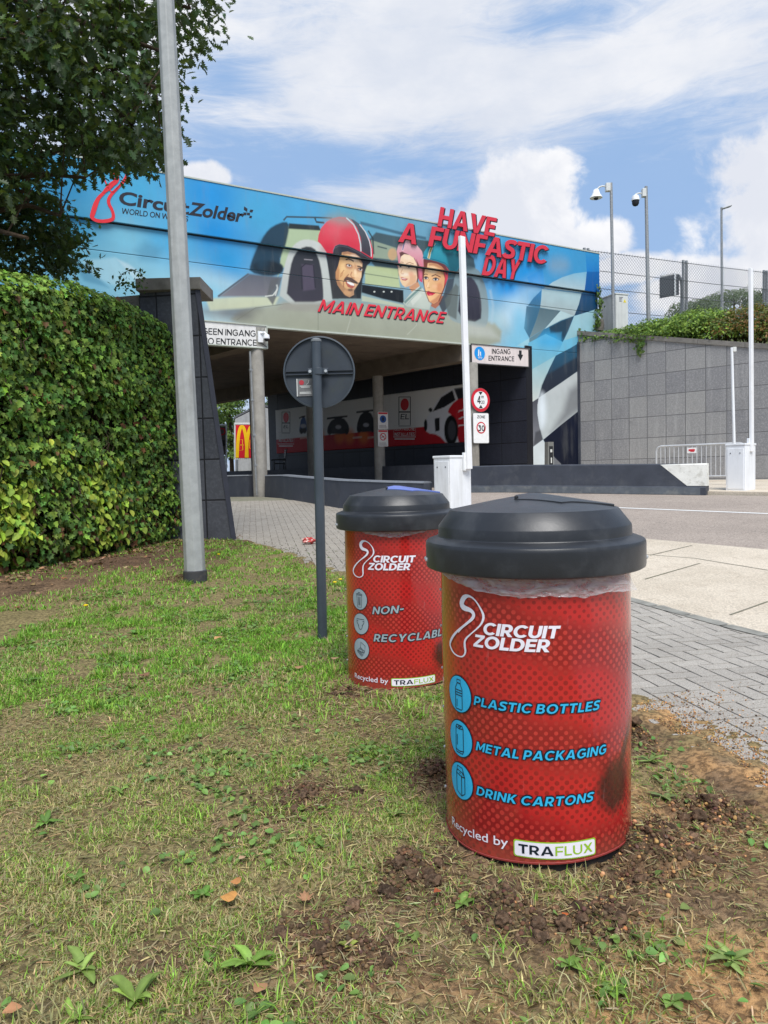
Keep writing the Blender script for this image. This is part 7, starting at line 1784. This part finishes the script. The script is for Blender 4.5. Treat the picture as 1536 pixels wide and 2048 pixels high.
# ------------------------------------------------------------------ shrubs on the bank
def shrub(name, label, cat, blobs_, n, size, cols, grp=None, tmpl=SMALL, mt=None, stems=True):
    base = Vector(blobs_[0][0]); o = thing(name, label, cat, (base.x, base.y, base.z - blobs_[0][1][2] * .8), grp); P_, N_ = [], []
    vol = np.array([b[1][0] * b[1][2] for b in blobs_]); vol = vol / vol.sum()
    for (c_, r_), v_ in zip(blobs_, vol):
        k_ = int(n * v_); d = rand_unit(k_); d[:, 2] = np.abs(d[:, 2]) * .95 - .12; rr = 1 - RNG.uniform(0, 1, k_) ** 2 * .35
        bmp = 1 + (fbm2(d[:, 0] * 2 + c_[0] * 3, d[:, 2] * 2 + d[:, 1] + c_[1], 2.2, 3, 61) - .5) * .6
        P_.append(np.array(c_)[None] + d * np.array(r_)[None] * (rr * bmp)[:, None]); N_.append(d)
    P_ = np.concatenate(P_); N_ = np.concatenate(N_) + rand_unit(len(P_)) * .7 + np.array((0, 0, .5))[None]; m_ = len(P_)
    tone = (.65 + .75 * fbm2(P_[:, 0] + P_[:, 1] * .7, P_[:, 2] * 2, 1.4, 3, 62))[:, None]
    ci = RNG.integers(0, len(cols), m_); c = np.stack([np.array(lin(*cols[i])) for i in ci]) * np.exp(RNG.normal(0, .2, (m_, 1))) * tone
    scatter('foliage', *tmpl, P_, frames(N_, rand_unit(m_) + (0, 0, -.4)), RNG.uniform(.6, 1.15, m_) * size, np.clip(c, 0, 1), mt or LEAF_BUSH, o)
    if stems:
        mb = MB()
        for (c_, r_) in blobs_:
            for i in range(5):
                a = Vector(c_) - Vector((0, 0, r_[2])); e = Vector(c_) + Vector((RNG.uniform(-.6, .6) * r_[0], RNG.uniform(-.6, .6) * r_[1], r_[2] * .6)); mb.tube([a, a.lerp(e, .5) + Vector((RNG.normal(0, .08), 0, 0)), e], [.03, .02, .008], 5)
        mb.build('branch', BARK, o)
    return o


def onwall(px, py, b): p = atY(px, py, 28); u = (p.x / p.y); t_ = None; return p


def bank(px, back):                          # a point above the wall seen in column px
    d = ray(px, 700); k_ = d.x / d.y; t_ = (k_ * WS.y - WS.x) / (WD.x - k_ * WD.y); p = WS + WD * t_ + Vector((.55, .835, 0)) * back; return p, wtop(t_)


SH = []
GR = 'shrubs spilling over the wall'
for lab, px0, px1, ytop, cols in (('low trailing shrub at the left end of the wall top', 1185, 1262, 655, ((92, 124, 52), (120, 150, 60), (76, 106, 46))), ('rounded green shrub below the right camera pole', 1255, 1345, 634, ((100, 132, 50), (134, 162, 62), (76, 106, 44))),
                                  ('broad fresh green shrub below the bent pipe sign', 1325, 1455, 612, ((106, 140, 50), (140, 170, 62), (80, 114, 44), (150, 176, 80))), ('russet tinged shrub behind the right barrier arm', 1440, 1580, 600, ((92, 104, 42), (128, 108, 50), (112, 122, 46), (76, 92, 38), (140, 96, 52)))):
    bl = []
    for i in range(5):
        px = px0 + (px1 - px0) * (i + .5) / 5; p, zt = bank(px, .9 + .5 * (i % 2)); top = atY(px, ytop + RNG.uniform(-3, 8) + (14 if i in (0, 4) else 0), p.y).z
        rz = max(.3, (top - zt + .35) / 2); bl.append(((p.x, p.y, zt - .35 + rz), (1.0 + .25 * RNG.uniform(), .95, rz)))
    shrub('shrub', lab, 'shrub', bl, 8500, .105, cols, GR)
# trailing ivy over the coping and up the bridge end
for lab, spots, n in (('ivy trailing down the bridge end beside the fence', [(1192, 585), (1195, 606), (1192, 628), (1188, 646)], 130), ('ivy hanging over the coping of the grey tiled wall', [(1262, 668), (1272, 678), (1285, 686), (1280, 696), (1290, 682), (1168, 668)], 100)):
    P_ = []
    for i in range(n):
        s_ = spots[RNG.integers(len(spots))]; 
        if 'bridge' in lab: q_ = FS.w(*FS.uv(*s_), .14)
        else:
            d = ray(*s_); k_ = d.x / d.y; t_ = (k_ * WS.y - WS.x) / (WD.x - k_ * WD.y); q_ = WS + WD * t_ + WN * .09; q_.z = atY(s_[0], s_[1], q_.y).z
        P_.append(np.array(q_) + RNG.normal(0, (.06, .05, .17) if 'bridge' in lab or s_[1] < 690 else (.05, .03, .17)))
    P_ = np.array(P_); o = thing('ivy_trail', lab, 'ivy', P_.min(0).tolist(), 'ivy trails')
    nv = (np.array(WN) if 'coping' in lab else np.array(FN))[None] + rand_unit(n) * .6
    scatter('foliage', *IVY, P_, frames(nv, rand_unit(n) * .6 + (0, 0, -1)), RNG.uniform(.07, .14, n), jit(lin(92, 118, 60), n, .25), LEAF_IVY, o)
    mb = MB()
    if 'bridge' in lab: mb.tube([FS.w(*FS.uv(*q_), .13) for q_ in spots], .01, 5)
    if mb.v: mb.build('stem', BARK, o)

# small trees behind the fence
for lab, px, yt, w_, Y, cols in (('small dark leafy tree behind the fence left of the slim street lamp', 1400, 592, 55, 43, ((66, 86, 50), (84, 104, 62))), ('taller dark leafy tree behind the fence right of the slim street lamp', 1480, 572, 75, 45, ((60, 82, 48), (80, 102, 60), (94, 112, 66))), ('olive green tree behind the fence at the right edge', 1545, 575, 50, 41, ((84, 98, 50), (70, 90, 48)))):
    bl = []
    for i in range(6):
        x = px + w_ * (i - 2.5) / 3.2; c_ = atY(x, yt + 26 + abs(i - 2.5) * 7 + RNG.uniform(-6, 6), Y + RNG.uniform(-1, 1)); bl.append((tuple(c_), (w_ * Y / FPX * .42, 1.0, .85)))
    o = shrub('tree', lab, 'tree', bl, 4200, .13, cols, 'trees behind the fence', stems=False)
    c_ = Vector(bl[2][0]); mb = MB(); mb.tube([Vector((c_.x, c_.y, 6.4)), Vector((c_.x, c_.y, c_.z + .5))], [.14, .05], 8); mb.build('trunk', BARK, o, smooth=True)
# trees beyond the underpass
for lab, px, yt, yb, w_, Y, cols in (('bright green tree filling the gap between pier and red board', 452, 798, 940, 34, 58, ((96, 124, 52), (76, 104, 44), (120, 142, 60))), ('darker green tree above the shed beyond the underpass', 492, 785, 900, 46, 66, ((64, 88, 44), (78, 104, 50))), ('green tree behind the shed near the banner end', 540, 800, 900, 36, 70, ((70, 92, 44), (58, 80, 40)))):
    bl = []
    for i in range(8):
        c_ = atY(px + RNG.uniform(-w_, w_), yt + (yb - yt) * (i + .5) / 8, Y + RNG.uniform(-1.5, 1.5)); bl.append((tuple(c_), (w_ * Y / FPX * .8, 1.5, (yb - yt) * Y / FPX * .16)))
    o = shrub('tree', lab, 'tree', bl, 3400, .28, cols, 'trees beyond the underpass', stems=False)
    c_ = Vector(bl[0][0]); mb = MB(); mb.tube([Vector((c_.x, c_.y, .4)), Vector((c_.x, c_.y, c_.z))], [.2, .08], 8); mb.build('trunk', BARK, o, smooth=True)

# ------------------------------------------------------------------ grass
def grass_points(n, x0, x1, y0, y1):
    x, y = RNG.uniform(x0, x1, n), RNG.uniform(y0, y1, n); k_ = inside(lawn_poly, x, y); return x[k_], y[k_]


def visible(x, y, m_=1.12): return (np.abs(x / np.maximum(y, .1)) < .52 * m_ + .03)


GX, GY, LX, WX = [], [], [], []
for n, ar, Ls, ws in ((520000, (-1.9, 1.5, 1.15, 3.4), (.008, .028), .0016), (170000, (-2.7, 1.3, 3.4, 6.2), (.016, .042), .0027), (90000, (-5.2, .6, 6.2, 12.2), (.022, .05), .0045)):
    x, y = grass_points(n, *ar); v = visible(x, y); x, y = x[v], y[v]
    for c_, r_ in ((nb_c, .30), (fb_c, .30)): k_ = np.hypot(x - c_.x, y - c_.y) > r_; x, y = x[k_], y[k_]
    bb = bare(x, y); cl_ = fbm2(x, y, 6.5, 3, 71); dens = (1 - bb * 1.05) * np.clip((cl_ - .31) * 4.0, .07, 1) * np.where(y > 3.3, 1.0, .85) * np.where((x > .62) & (y < 3.2), .22, 1) * np.where((x > -.05) & (y < 2.15), .45, 1) * np.where((x > .1) & (y < 1.75), .8, 1)
    near_edge = np.clip(fbm2(x, y, 2.1, 3, 75) * 1.7 - .05, .4, 1); k_ = RNG.uniform(size=len(x)) < dens * near_edge; x, y = x[k_], y[k_]
    GX.append(x); GY.append(y); LX.append(RNG.uniform(*Ls, len(x)) * (.6 + .9 * fbm2(x, y, 3.4, 3, 72))); WX.append(np.full(len(x), ws))
# taller tufts
for i in range(170):
    y = RNG.uniform(1.3, 8) if i > 36 else RNG.uniform(1.25, 2.2); x = RNG.uniform(-.55, .5) * y
    if not inside(lawn_poly, np.array([x]), np.array([y]))[0] or bare(np.array([x]), np.array([y]))[0] > .5 or math.hypot(x - nb_c.x, y - nb_c.y) < .32 or math.hypot(x - fb_c.x, y - fb_c.y) < .32: continue
    if x > .55 and y < 3 and RNG.uniform() < .6: continue
    n = RNG.integers(25, 80); r_ = RNG.uniform(.02, .06); GX.append(x + RNG.normal(0, r_, n)); GY.append(y + RNG.normal(0, r_, n)); LX.append(RNG.uniform(.025, .065, n) * (1 if y < 3.4 else 1.4)); WX.append(np.full(n, .0020 if y < 3.4 else .0034))
for px, py, n in ((1130, 1765, 110), (1170, 1762, 60), (690, 1372, 60), (860, 1400, 120), (820, 1392, 90), (750, 1395, 60), (1060, 1785, 60)):
    p = G(px, py); GX.append(p.x + RNG.normal(0, .045, n)); GY.append(p.y + RNG.normal(0, .03, n)); LX.append(RNG.uniform(.02, .055, n)); WX.append(np.full(n, .0020))
x, y, Lb, wb = map(np.concatenate, (GX, GY, LX, WX)); N = len(x); z = lawn_z(x, y) - .004
a = RNG.uniform(0, 2 * np.pi, N); tilt = RNG.beta(2.6, 1.7, N) * 1.5; da = np.stack([np.cos(a), np.sin(a), 0 * a], 1); sa = np.stack([-np.sin(a), np.cos(a), 0 * a], 1)
P0 = np.stack([x, y, z], 1); upv = np.array((0, 0, 1.0))[None]
P1 = P0 + (da * np.sin(tilt * .6)[:, None] + upv * np.cos(tilt * .6)[:, None]) * (Lb * .55)[:, None]; P2_ = P1 + (da * np.sin(np.minimum(tilt * 1.25, 1.75))[:, None] + upv * np.cos(np.minimum(tilt * 1.25, 1.75))[:, None]) * (Lb * .5)[:, None]
wv = sa * (wb / 1)[:, None]
V = np.stack([P0 - wv, P0 + wv, P1 + wv * .8, P1 - wv * .8, P2_], 1).reshape(-1, 3)
b0 = np.arange(N) * 5; lp = np.stack([b0, b0 + 1, b0 + 2, b0 + 3, b0 + 3, b0 + 2, b0 + 4], 1).ravel(); tot = np.tile([4, 3], N); st = np.concatenate([[0], np.cumsum(tot)[:-1]])
lush = np.clip((y - 2.7) / 1.5, 0, 1) * np.clip(1.15 - np.abs(fbm2(x, y, 1.2, 3, 73) - .5) * 1.2, 0, 1)
straw = RNG.uniform(size=N) < np.clip(.52 - .46 * lush - 1.5 * (fbm2(x, y, 2.6, 3, 74) - .5), .04, .85)
g1 = jit(lin(124, 166, 60), N, .28); g2 = jit(lin(158, 188, 84), N, .26); c = np.where(RNG.uniform(size=(N, 1)) < .4 + .25 * lush[:, None], g1, g2)
c = c * (1 - .12 * lush[:, None] * np.array((1.3, .1, 1.5))[None])
c = np.where(straw[:, None], jit(lin(186, 174, 124), N, .24), c)
np_mesh('grass', V, lp, st, tot, np.repeat(np.clip(c, 0, 1), 5, 0), LEAF_GRASS)['kind'] = 'stuff'
bpy.data.objects['grass']['label'] = 'short patchy grass and straw on the lawn'

# dry clippings lying flat, and low clover-like leaves between the blades
x, y = grass_points(64000, -2.0, 1.5, 1.15, 4.2); k_ = visible(x, y) & (np.hypot(x - nb_c.x, y - nb_c.y) > .31); x, y = x[k_], y[k_]; m_ = (RNG.uniform(size=len(x)) < np.clip(fbm2(x, y, 4, 3, 91) * 2.2 - .45, .08, 1)) ; x, y = x[m_], y[m_]; N = len(x)
tm = ([(-.5, -.035, 0), (.5, -.02, 0), (.5, .02, 0), (-.5, .035, 0), (0, .05, .06)], [(0, 1, 4), (1, 2, 4), (2, 3, 4), (3, 0, 4)])
P = np.stack([x, y, lawn_z(x, y) + RNG.uniform(.002, .010, N)], 1); cl2 = np.where(RNG.uniform(size=(N, 1)) < .62, jit(lin(190, 172, 126), N, .25), np.where(RNG.uniform(size=(N, 1)) < .5, jit(lin(134, 146, 84), N, .25), jit(lin(112, 88, 62), N, .25)))
scatter('grass_clippings', *tm, P, frames(rand_unit(N) * .28 + (0, 0, 1), rand_unit(N)), RNG.uniform(.014, .042, N), np.clip(cl2, 0, 1), LEAF_GRASS)['kind'] = 'stuff'
x, y = grass_points(60000, -2.8, 1.4, 1.2, 7.0); k_ = visible(x, y) & (np.hypot(x - nb_c.x, y - nb_c.y) > .31) & (np.hypot(x - fb_c.x, y - fb_c.y) > .31); x, y = x[k_], y[k_]
pt_ = np.clip((fbm2(x, y, 3.6, 3, 93) - .54) * 9, 0, 1) * np.clip((fbm2(x, y, 14, 2, 94) - .42) * 6, 0, 1) * (1 - bare(x, y)); k_ = RNG.uniform(size=len(x)) < pt_ + .012; x, y = x[k_], y[k_]; N = len(x)
P = np.stack([x, y, lawn_z(x, y) + RNG.uniform(.006, .022, N)], 1)
scatter('clover', *OVAL, P, frames(rand_unit(N) * .55 + (0, 0, 1), rand_unit(N)), RNG.uniform(.012, .032, N), np.clip(jit(lin(116, 148, 74), N, .24), 0, 1), LEAF_WEED)['kind'] = 'stuff'

# ------------------------------------------------------------------ broad-leaved weeds, each its own plant
def weed(px, py, n, L_, wd, lab, flatness=.5, cols=(130, 152, 78), az0=0, spread=2 * math.pi):
    p = G(px, py); p.z = float(lawn_z(np.array([p.x]), np.array([p.y]))[0]); L_ = L_ * .66
    mb_v, mb_f, C_ = [], [], []
    n = int(n * 1.3)
    for i in range(n):
        a = az0 + spread * i / n + RNG.uniform(-.6, .6); l = L_ * RNG.uniform(.35, .95); el_ = min(1.3, flatness * RNG.uniform(.4, 2.0)); bend = RNG.uniform(-.5, .5); d = Vector((math.cos(a), math.sin(a), 0)); s_ = Vector((-d.y, d.x, 0)); b0 = len(mb_v)
        for j in range(7):
            t = j / 6; r_ = l * t; zz = l * (math.sin(el_) * t - .55 * math.sin(el_) * t * t) + .004; w_ = wd * .80 * l * (1 + .12 * math.sin(j * 2.6 + i)) * (math.sin(math.pi * min(1, t * .92 + .08)) ** .8) + .0015
            q_ = p + d * (r_ * math.cos(el_ * .6)) + s_ * (bend * l * t * t) + Vector((0, 0, zz)); mb_v += [q_ - s_ * w_ + Vector((0, 0, w_ * .35)), q_, q_ + s_ * w_ + Vector((0, 0, w_ * .35))]
        for j in range(6):
            for k_ in (0, 1): q0 = b0 + j * 3 + k_; mb_f.append((q0, q0 + 1, q0 + 4, q0 + 3))
        cc_w = np.array(lin(*cols)) * math.exp(RNG.normal(0, .22)); C_ += [c_m for j in range(7) for c_m in (cc_w, cc_w * 1.35 + .02, cc_w * .92)]
    lp = np.array(mb_f).ravel(); o = np_mesh('broadleaf_weed', np.array([tuple(v) for v in mb_v]), lp, np.arange(len(mb_f)) * 4, np.full(len(mb_f), 4), np.array(C_), LEAF_WEED, None, p, True)
    prep(o, lab, 'weed', 'broad leaved weeds in the lawn')


weed(270, 1995, 6, .16, .16, 'long bright plantain leaves near the bottom edge, left of centre', .95, (132, 158, 70))
weed(165, 1935, 6, .15, .15, 'plantain with long narrow leaves near the lower left corner', .5, (128, 152, 72))
weed(150, 2035, 5, .13, .14, 'small plantain cut by the bottom left edge', .6, (122, 150, 62))
weed(500, 1925, 8, .13, .2, 'drooping tuft of wide leaves near the bottom, below the two orange leaves', .7, (112, 144, 58))
weed(405, 1785, 8, .075, .34, 'clump of rounded leaves left of the orange fallen leaf', .5, (98, 138, 52))
weed(420, 1912, 6, .07, .36, 'small rounded clump left of the drooping tuft', .5, (104, 140, 56))
weed(470, 1625, 6, .08, .2, 'small rosette beside the large bare soil patch', .4, (112, 138, 66))
weed(790, 1625, 7, .11, .12, 'spiky rosette left of the near bin', .5, (128, 150, 76))
weed(920, 1810, 6, .07, .3, 'little green plant on bare soil in front of the near bin', .5, (112, 140, 64))
weed(1460, 1915, 8, .13, .18, 'wide rosette of pale leaves near the lower right edge', .35, (126, 146, 78))
weed(1225, 1975, 5, .06, .4, 'low round leaved plant near the bottom right of centre', .5, (106, 138, 60))
weed(1345, 2000, 5, .07, .35, 'round leaved plant on sandy soil at the bottom right', .5, (112, 142, 66))
weed(700, 1915, 4, .07, .3, 'upright yellowish leaf beside dark soil at bottom centre', 1.1, (140, 150, 66))
weed(1300, 1520, 8, .12, .14, 'leafy rosette right of the near bin beside the paving', .45, (120, 142, 72))
weed(1330, 1590, 7, .1, .2, 'pale leaved weed right of the near bin stain', .4, (122, 140, 78))
weed(90, 1640, 7, .1, .2, 'leafy weed at the left edge in mid lawn', .5, (104, 140, 58))
weed(150, 1760, 6, .09, .2, 'dark green weed in the lawn left, above the plantains', .5, (100, 134, 54))
weed(240, 1580, 7, .09, .16, 'weed with upright pale blades left of the bare patch', .6, (118, 146, 66))
weed(270, 1270, 9, .12, .3, 'round leaved clump in the lawn before the hedge', .5, (92, 132, 56))
weed(60, 1370, 8, .13, .25, 'broad leaved clump at the left edge below the hedge', .5, (96, 130, 60))
weed(1140, 1930, 5, .06, .35, 'round leaved seedling below the near bin', .6, (110, 142, 62))
weed(640, 1690, 5, .06, .3, 'small green sprout on soil in the middle of the lawn', .6, (112, 140, 64))

# dandelions
for px, py, lab in ((171, 1226, 'yellow flower near the left edge of the lawn'), (669, 1178, 'left of two yellow flowers behind the far bin'), (680, 1172, 'right of two yellow flowers behind the far bin'), (437, 1119, 'yellow flower to the right of the lamp post')):
    p = G(px, py); o = thing('flower', lab, 'flower', p, 'yellow flowers in the lawn'); mb = MB(); mb.tube([p, p + Vector((.005, 0, .06))], .0025, 6); mb.build('stem', LEAF_WEED if False else flat('stem_green', lin(96, 124, 56)), o)
    mb = MB(); mb.lathe(p + Vector((.005, 0, .056)), [(.004, 0), (.018, .006), (.02, .012), (.010, .016)], 14); mb.build('head', flat('flower_yellow', lin(236, 206, 24)), o, smooth=30)

# fallen leaves
def fallen(px, py, L_, lab, col, rotz, tmpl=OAK, curl=1.0):
    p = G(px, py); L_ = L_ * .8; z = float(lawn_z(np.array([p.x]), np.array([p.y]))[0]) if inside(lawn_poly, np.array([p.x]), np.array([p.y]))[0] else zg(p.y) + .013; V = []
    for x, y, zz in tmpl[0]:
        x *= L_ * 1.25; y2 = (y - .5) * L_; q_ = Vector((x, y2, (abs(x) * .5 + (y - .5) ** 2 * L_ * 1.4) * curl)); q_.rotate(Matrix.Rotation(rotz, 3, 'Z')); V.append(p + q_ * 1.0 + Vector((0, 0, z - p.z + .016)))
    o = np_mesh('fallen_leaf', np.array([tuple(v) for v in V]), np.concatenate([np.array(f) for f in tmpl[1]]), np.array([0, len(tmpl[1][0])]), np.array([len(f) for f in tmpl[1]]), np.tile(np.array(lin(*col)), (len(V), 1)), LEAF_DEAD, None, p)
    prep(o, lab, 'leaf', 'dead leaves lying on the grass')


fallen(458, 1806, .058, 'orange curled leaf on the grass left of the brown oak leaf', (206, 148, 84), 1.9, OVAL, 1.3); fallen(472, 1774, .04, 'small orange leaf just above the longer orange leaf', (190, 132, 82), 2.1, OVAL, 1.3)
fallen(612, 1802, .062, 'pale brown oak leaf at the edge of the bare soil', (184, 138, 104), .3); fallen(484, 1722, .03, 'small pale leaf on the bare soil above the orange leaves', (196, 160, 126), .8, OVAL)
fallen(437, 1293, .085, 'tan leaf in mid lawn between lamp post and sign post', (214, 164, 112), 1.0, OVAL, 1.4); fallen(598, 1346, .07, 'narrow tan leaf left of the sign post foot', (170, 130, 96), 1.6, OVAL)
fallen(694, 1234, .05, 'pale leaf beside the far bin, upper', (206, 176, 138), .6, OVAL); fallen(670, 1332, .06, 'pale leaf beside the far bin, lower', (198, 160, 122), 1.4, OVAL)
fallen(128, 1165, .10, 'brown leaf on the soil under the hedge', (150, 108, 78), 1.2); fallen(35, 1223, .09, 'brown leaf at the left edge under the hedge', (146, 102, 74), .4); fallen(272, 1140, .09, 'light brown leaf on the soil left of the lamp post', (164, 128, 96), 2.2)
fallen(25, 2032, .05, 'tan leaf at the bottom left corner', (196, 142, 102), .5, OVAL); fallen(520, 1985, .045, 'pale brown leaf on dark soil at the bottom centre', (176, 132, 96), 1.0, OVAL); fallen(875, 1796, .03, 'curled reddish leaf in front of the near bin', (176, 92, 62), .4, OVAL, 1.8)
fallen(1130, 1836, .022, 'tiny orange leaf below the near bin', (196, 104, 56), .9, OVAL); fallen(290, 1365, .09, 'brown leaf in the shade of the mid lawn', (138, 104, 80), 2.6); fallen(950, 1400, .05, 'pale leaf between the two bins', (170, 140, 110), 1.0, OVAL)

# leaf litter and clods that nobody would count
n = 900; t = RNG.uniform(-2.2, hL + .3, n); q_ = np.array(hA)[None] + np.outer(t, np.array(hd_)) + np.outer(RNG.gamma(1.6, .22, n) - .15, np.array(hn)); zz = lawn_z(q_[:, 0], q_[:, 1]) + .012; q_[:, 2] = zz
scatter('leaf_litter', *OVAL, q_, frames(rand_unit(n) * .5 + (0, 0, 1), rand_unit(n)), RNG.uniform(.025, .07, n), np.where(RNG.uniform(size=(n, 1)) < .5, jit(lin(118, 88, 66), n, .3), jit(lin(150, 122, 92), n, .25)), LEAF_DEAD)['kind'] = 'stuff'
cv = [(math.cos(a) * r, math.sin(a) * r, z_) for z_, r in ((-.4, .7), (.1, 1.0), (.55, .65)) for a in np.arange(6) * math.pi / 3] + [(0, 0, .8)]
cf = [(0 + i, (i + 1) % 6, 6 + (i + 1) % 6, 6 + i) for i in range(6)] + [(6 + i, 6 + (i + 1) % 6, 12 + (i + 1) % 6, 12 + i) for i in range(6)] + [(12 + i, 12 + (i + 1) % 6, 18) for i in range(6)]
X, Y, S_ = [], [], []
for c_, r_, h_ in MOUND:
    n = int(1700 * r_ / .15 * (1 if h_ > .02 else .5)); X.append(c_.x + RNG.normal(0, r_ * .5, n)); Y.append(c_.y + RNG.normal(0, r_ * .5, n)); S_.append(RNG.gamma(1.4, .0028, n) + .001)
n = 9000; x, y = RNG.uniform(-1.2, 1.45, n), RNG.uniform(1.3, 4.2, n); k_ = (bare(x, y) > RNG.uniform(.15, .8, n)) & inside(lawn_poly, x, y); X.append(x[k_]); Y.append(y[k_]); S_.append(RNG.gamma(1.4, .0022, k_.sum()) + .001)
X, Y, S_ = map(np.concatenate, (X, Y, S_)); S_ = np.minimum(S_ * .7, .008); n = len(X)
cc_ = jit(lin(98, 78, 60), n, .3); sd_ = RNG.uniform(size=n) < np.clip((X - .2) * .3, 0, .18); cc_ = np.where(sd_[:, None], jit(lin(176, 136, 92), n, .2), cc_)
k2 = inside(lawn_poly, X, Y); ok_ = k2
V = np.stack([X, Y, lawn_z(X, Y) + S_ * .3], 1)[ok_]
scatter('soil_crumbs', cv, cf, V, frames(rand_unit(len(V)) * .6 + (0, 0, 1), rand_unit(len(V))), S_[ok_], cc_[ok_], leaf_mat('crumb', .95, 0.0, spec=.1))['kind'] = 'stuff'
# torn-up lumps of turf and soil round the bins
cl_v, cl_f, cl_c = [], [], []
bmq = bmesh.new(); bmesh.ops.create_icosphere(bmq, subdivisions=3, radius=1); iv = np.array([v.co[:] for v in bmq.verts]); iff = [tuple(v.index for v in f.verts) for f in bmq.faces]; bmq.free(); off_ = 0
for c_, r_, h_ in MOUND:
    for i in range(9 if h_ > .02 else 3):
        x0, y0 = c_.x + RNG.normal(0, abs(r_) * .55), c_.y + RNG.normal(0, abs(r_) * .5); s_ = RNG.uniform(.008, .026) * (1.25 if h_ > .05 else 1); sd = RNG.uniform(0, 90)
        if not inside(lawn_poly, np.array([x0]), np.array([y0]))[0] or math.hypot(x0 - nb_c.x, y0 - nb_c.y) < .315 or y0 > 4.5: continue
        nz_ = np.array([mnoise.fractal(Vector(v) * 1.6 + Vector((sd, 0, 0)), .7, 2.1, 4) for v in iv]); V_ = iv * (1 + .55 * nz_)[:, None] * np.array((1.15, .9, .7))[None] * s_; a_ = RNG.uniform(0, 6.3)
        V_ = np.stack([V_[:, 0] * math.cos(a_) - V_[:, 1] * math.sin(a_), V_[:, 0] * math.sin(a_) + V_[:, 1] * math.cos(a_), V_[:, 2]], 1) + np.array((x0, y0, float(lawn_z(np.array([x0]), np.array([y0]))[0]) + s_ * .15))[None]
        cl_v.append(V_); cl_f += [tuple(k_ + off_ for k_ in f) for f in iff]; off_ += len(iv); cl_c.append(np.array(lin(104, 82, 64))[None] * (1 + .5 * nz_)[:, None] * math.exp(RNG.normal(0, .2)))
V_ = np.concatenate(cl_v); lp = np.array(cl_f).ravel(); o = np_mesh('soil_lumps', V_, lp, np.arange(len(cl_f)) * 3, np.full(len(cl_f), 3), np.clip(np.concatenate(cl_c), .01, 1), M_LAWN, smooth=True); o['kind'] = 'stuff'
# sand spilled over the paving edge
n = 5000; ex = np.interp(RNG.uniform(0, 1, n), [0, 1], [0, 1]); pts = np.array([G(1256, 1415)[:2], G(1340, 1465)[:2], G(1424, 1515)[:2], G(1536, 1590)[:2]]); f = RNG.uniform(0, 3, n); i0 = f.astype(int); q_ = pts[i0] + (pts[i0 + 1] - pts[i0]) * (f - i0)[:, None]
q_ = q_ + np.outer(RNG.gamma(1.0, .13, n) * (.3 + fbm2(q_[:, 0], q_[:, 1], 7, 3, 81) * 1.6), (.85, .5)); V = np.stack([q_[:, 0], q_[:, 1], np.full(n, .0145)], 1)
scatter('spilled_sand', cv, cf, V, frames(rand_unit(n) * .4 + (0, 0, 1), rand_unit(n)), np.minimum(RNG.gamma(1.3, .0011, n) + .0006, .0055), np.where(RNG.uniform(size=(n, 1)) < .6, jit(lin(184, 142, 94), n, .2), jit(lin(104, 84, 66), n, .3)), MATS['crumb'])['kind'] = 'stuff'
# crumpled wrapper on the path
p = G(619, 1090); mb = MB(); nu, nv_ = 14, 8; pv = []
for j in range(nv_):
    for i in range(nu):
        a, e = 2 * math.pi * i / nu, math.pi * (j + .3) / nv_; r_ = 1 + .55 * mnoise.noise(Vector((math.cos(a) * 2.2, math.sin(a) * 2.2, e * 2)))
        pv.append(p + Vector((math.cos(a) * math.sin(e) * .10 * r_, math.sin(a) * math.sin(e) * .06 * r_, .05 - math.cos(e) * .045 * r_ + .012)))
mb.loft([pv[j * nu:(j + 1) * nu] for j in range(nv_)]); 
wm = bpy.data.materials.new('wrapper_red'); wm.use_nodes = True; k = NT(wm.node_tree); pp_ = k.n('ShaderNodeNewGeometry').outputs['Position']; b = k.n('ShaderNodeBsdfPrincipled', {'Base Color': k.mix(k.ss(k.noise(pp_, 28, 3), .5, .56), lin(170, 50, 44), lin(214, 190, 180)), 'Roughness': .4}); k.nt.links.new(b.outputs[0], k.n('ShaderNodeOutputMaterial').inputs[0])
prep(mb.build('crumpled_wrapper', wm), 'crumpled red and white wrapper on the grey paved path', 'litter')
# bits of grass clippings on the path edge
n = 420; f = RNG.uniform(0, 1, n); q0_ = np.array([(-2.2, 10.6), (-1.2, 9.2), (-.4, 7.4), (.3, 5.6)]); i0 = np.minimum((f * 3).astype(int), 2); fr_ = f * 3 - i0; q_ = q0_[i0] + (q0_[i0 + 1] - q0_[i0]) * fr_[:, None]; q_ = q_ + np.abs(RNG.normal(0, .22, (n, 1))) * np.array((.9, .45))[None]
V = np.stack([q_[:, 0], q_[:, 1], zgv(q_[:, 1]) + .016], 1); scatter('path_debris', *SMALL, V, frames(rand_unit(n) * .2 + (0, 0, 1), rand_unit(n)), RNG.uniform(.012, .04, n), np.where(RNG.uniform(size=(n, 1)) < .5, jit(lin(92, 78, 58), n, .3), jit(lin(96, 110, 60), n, .3)), LEAF_DEAD)['kind'] = 'stuff'
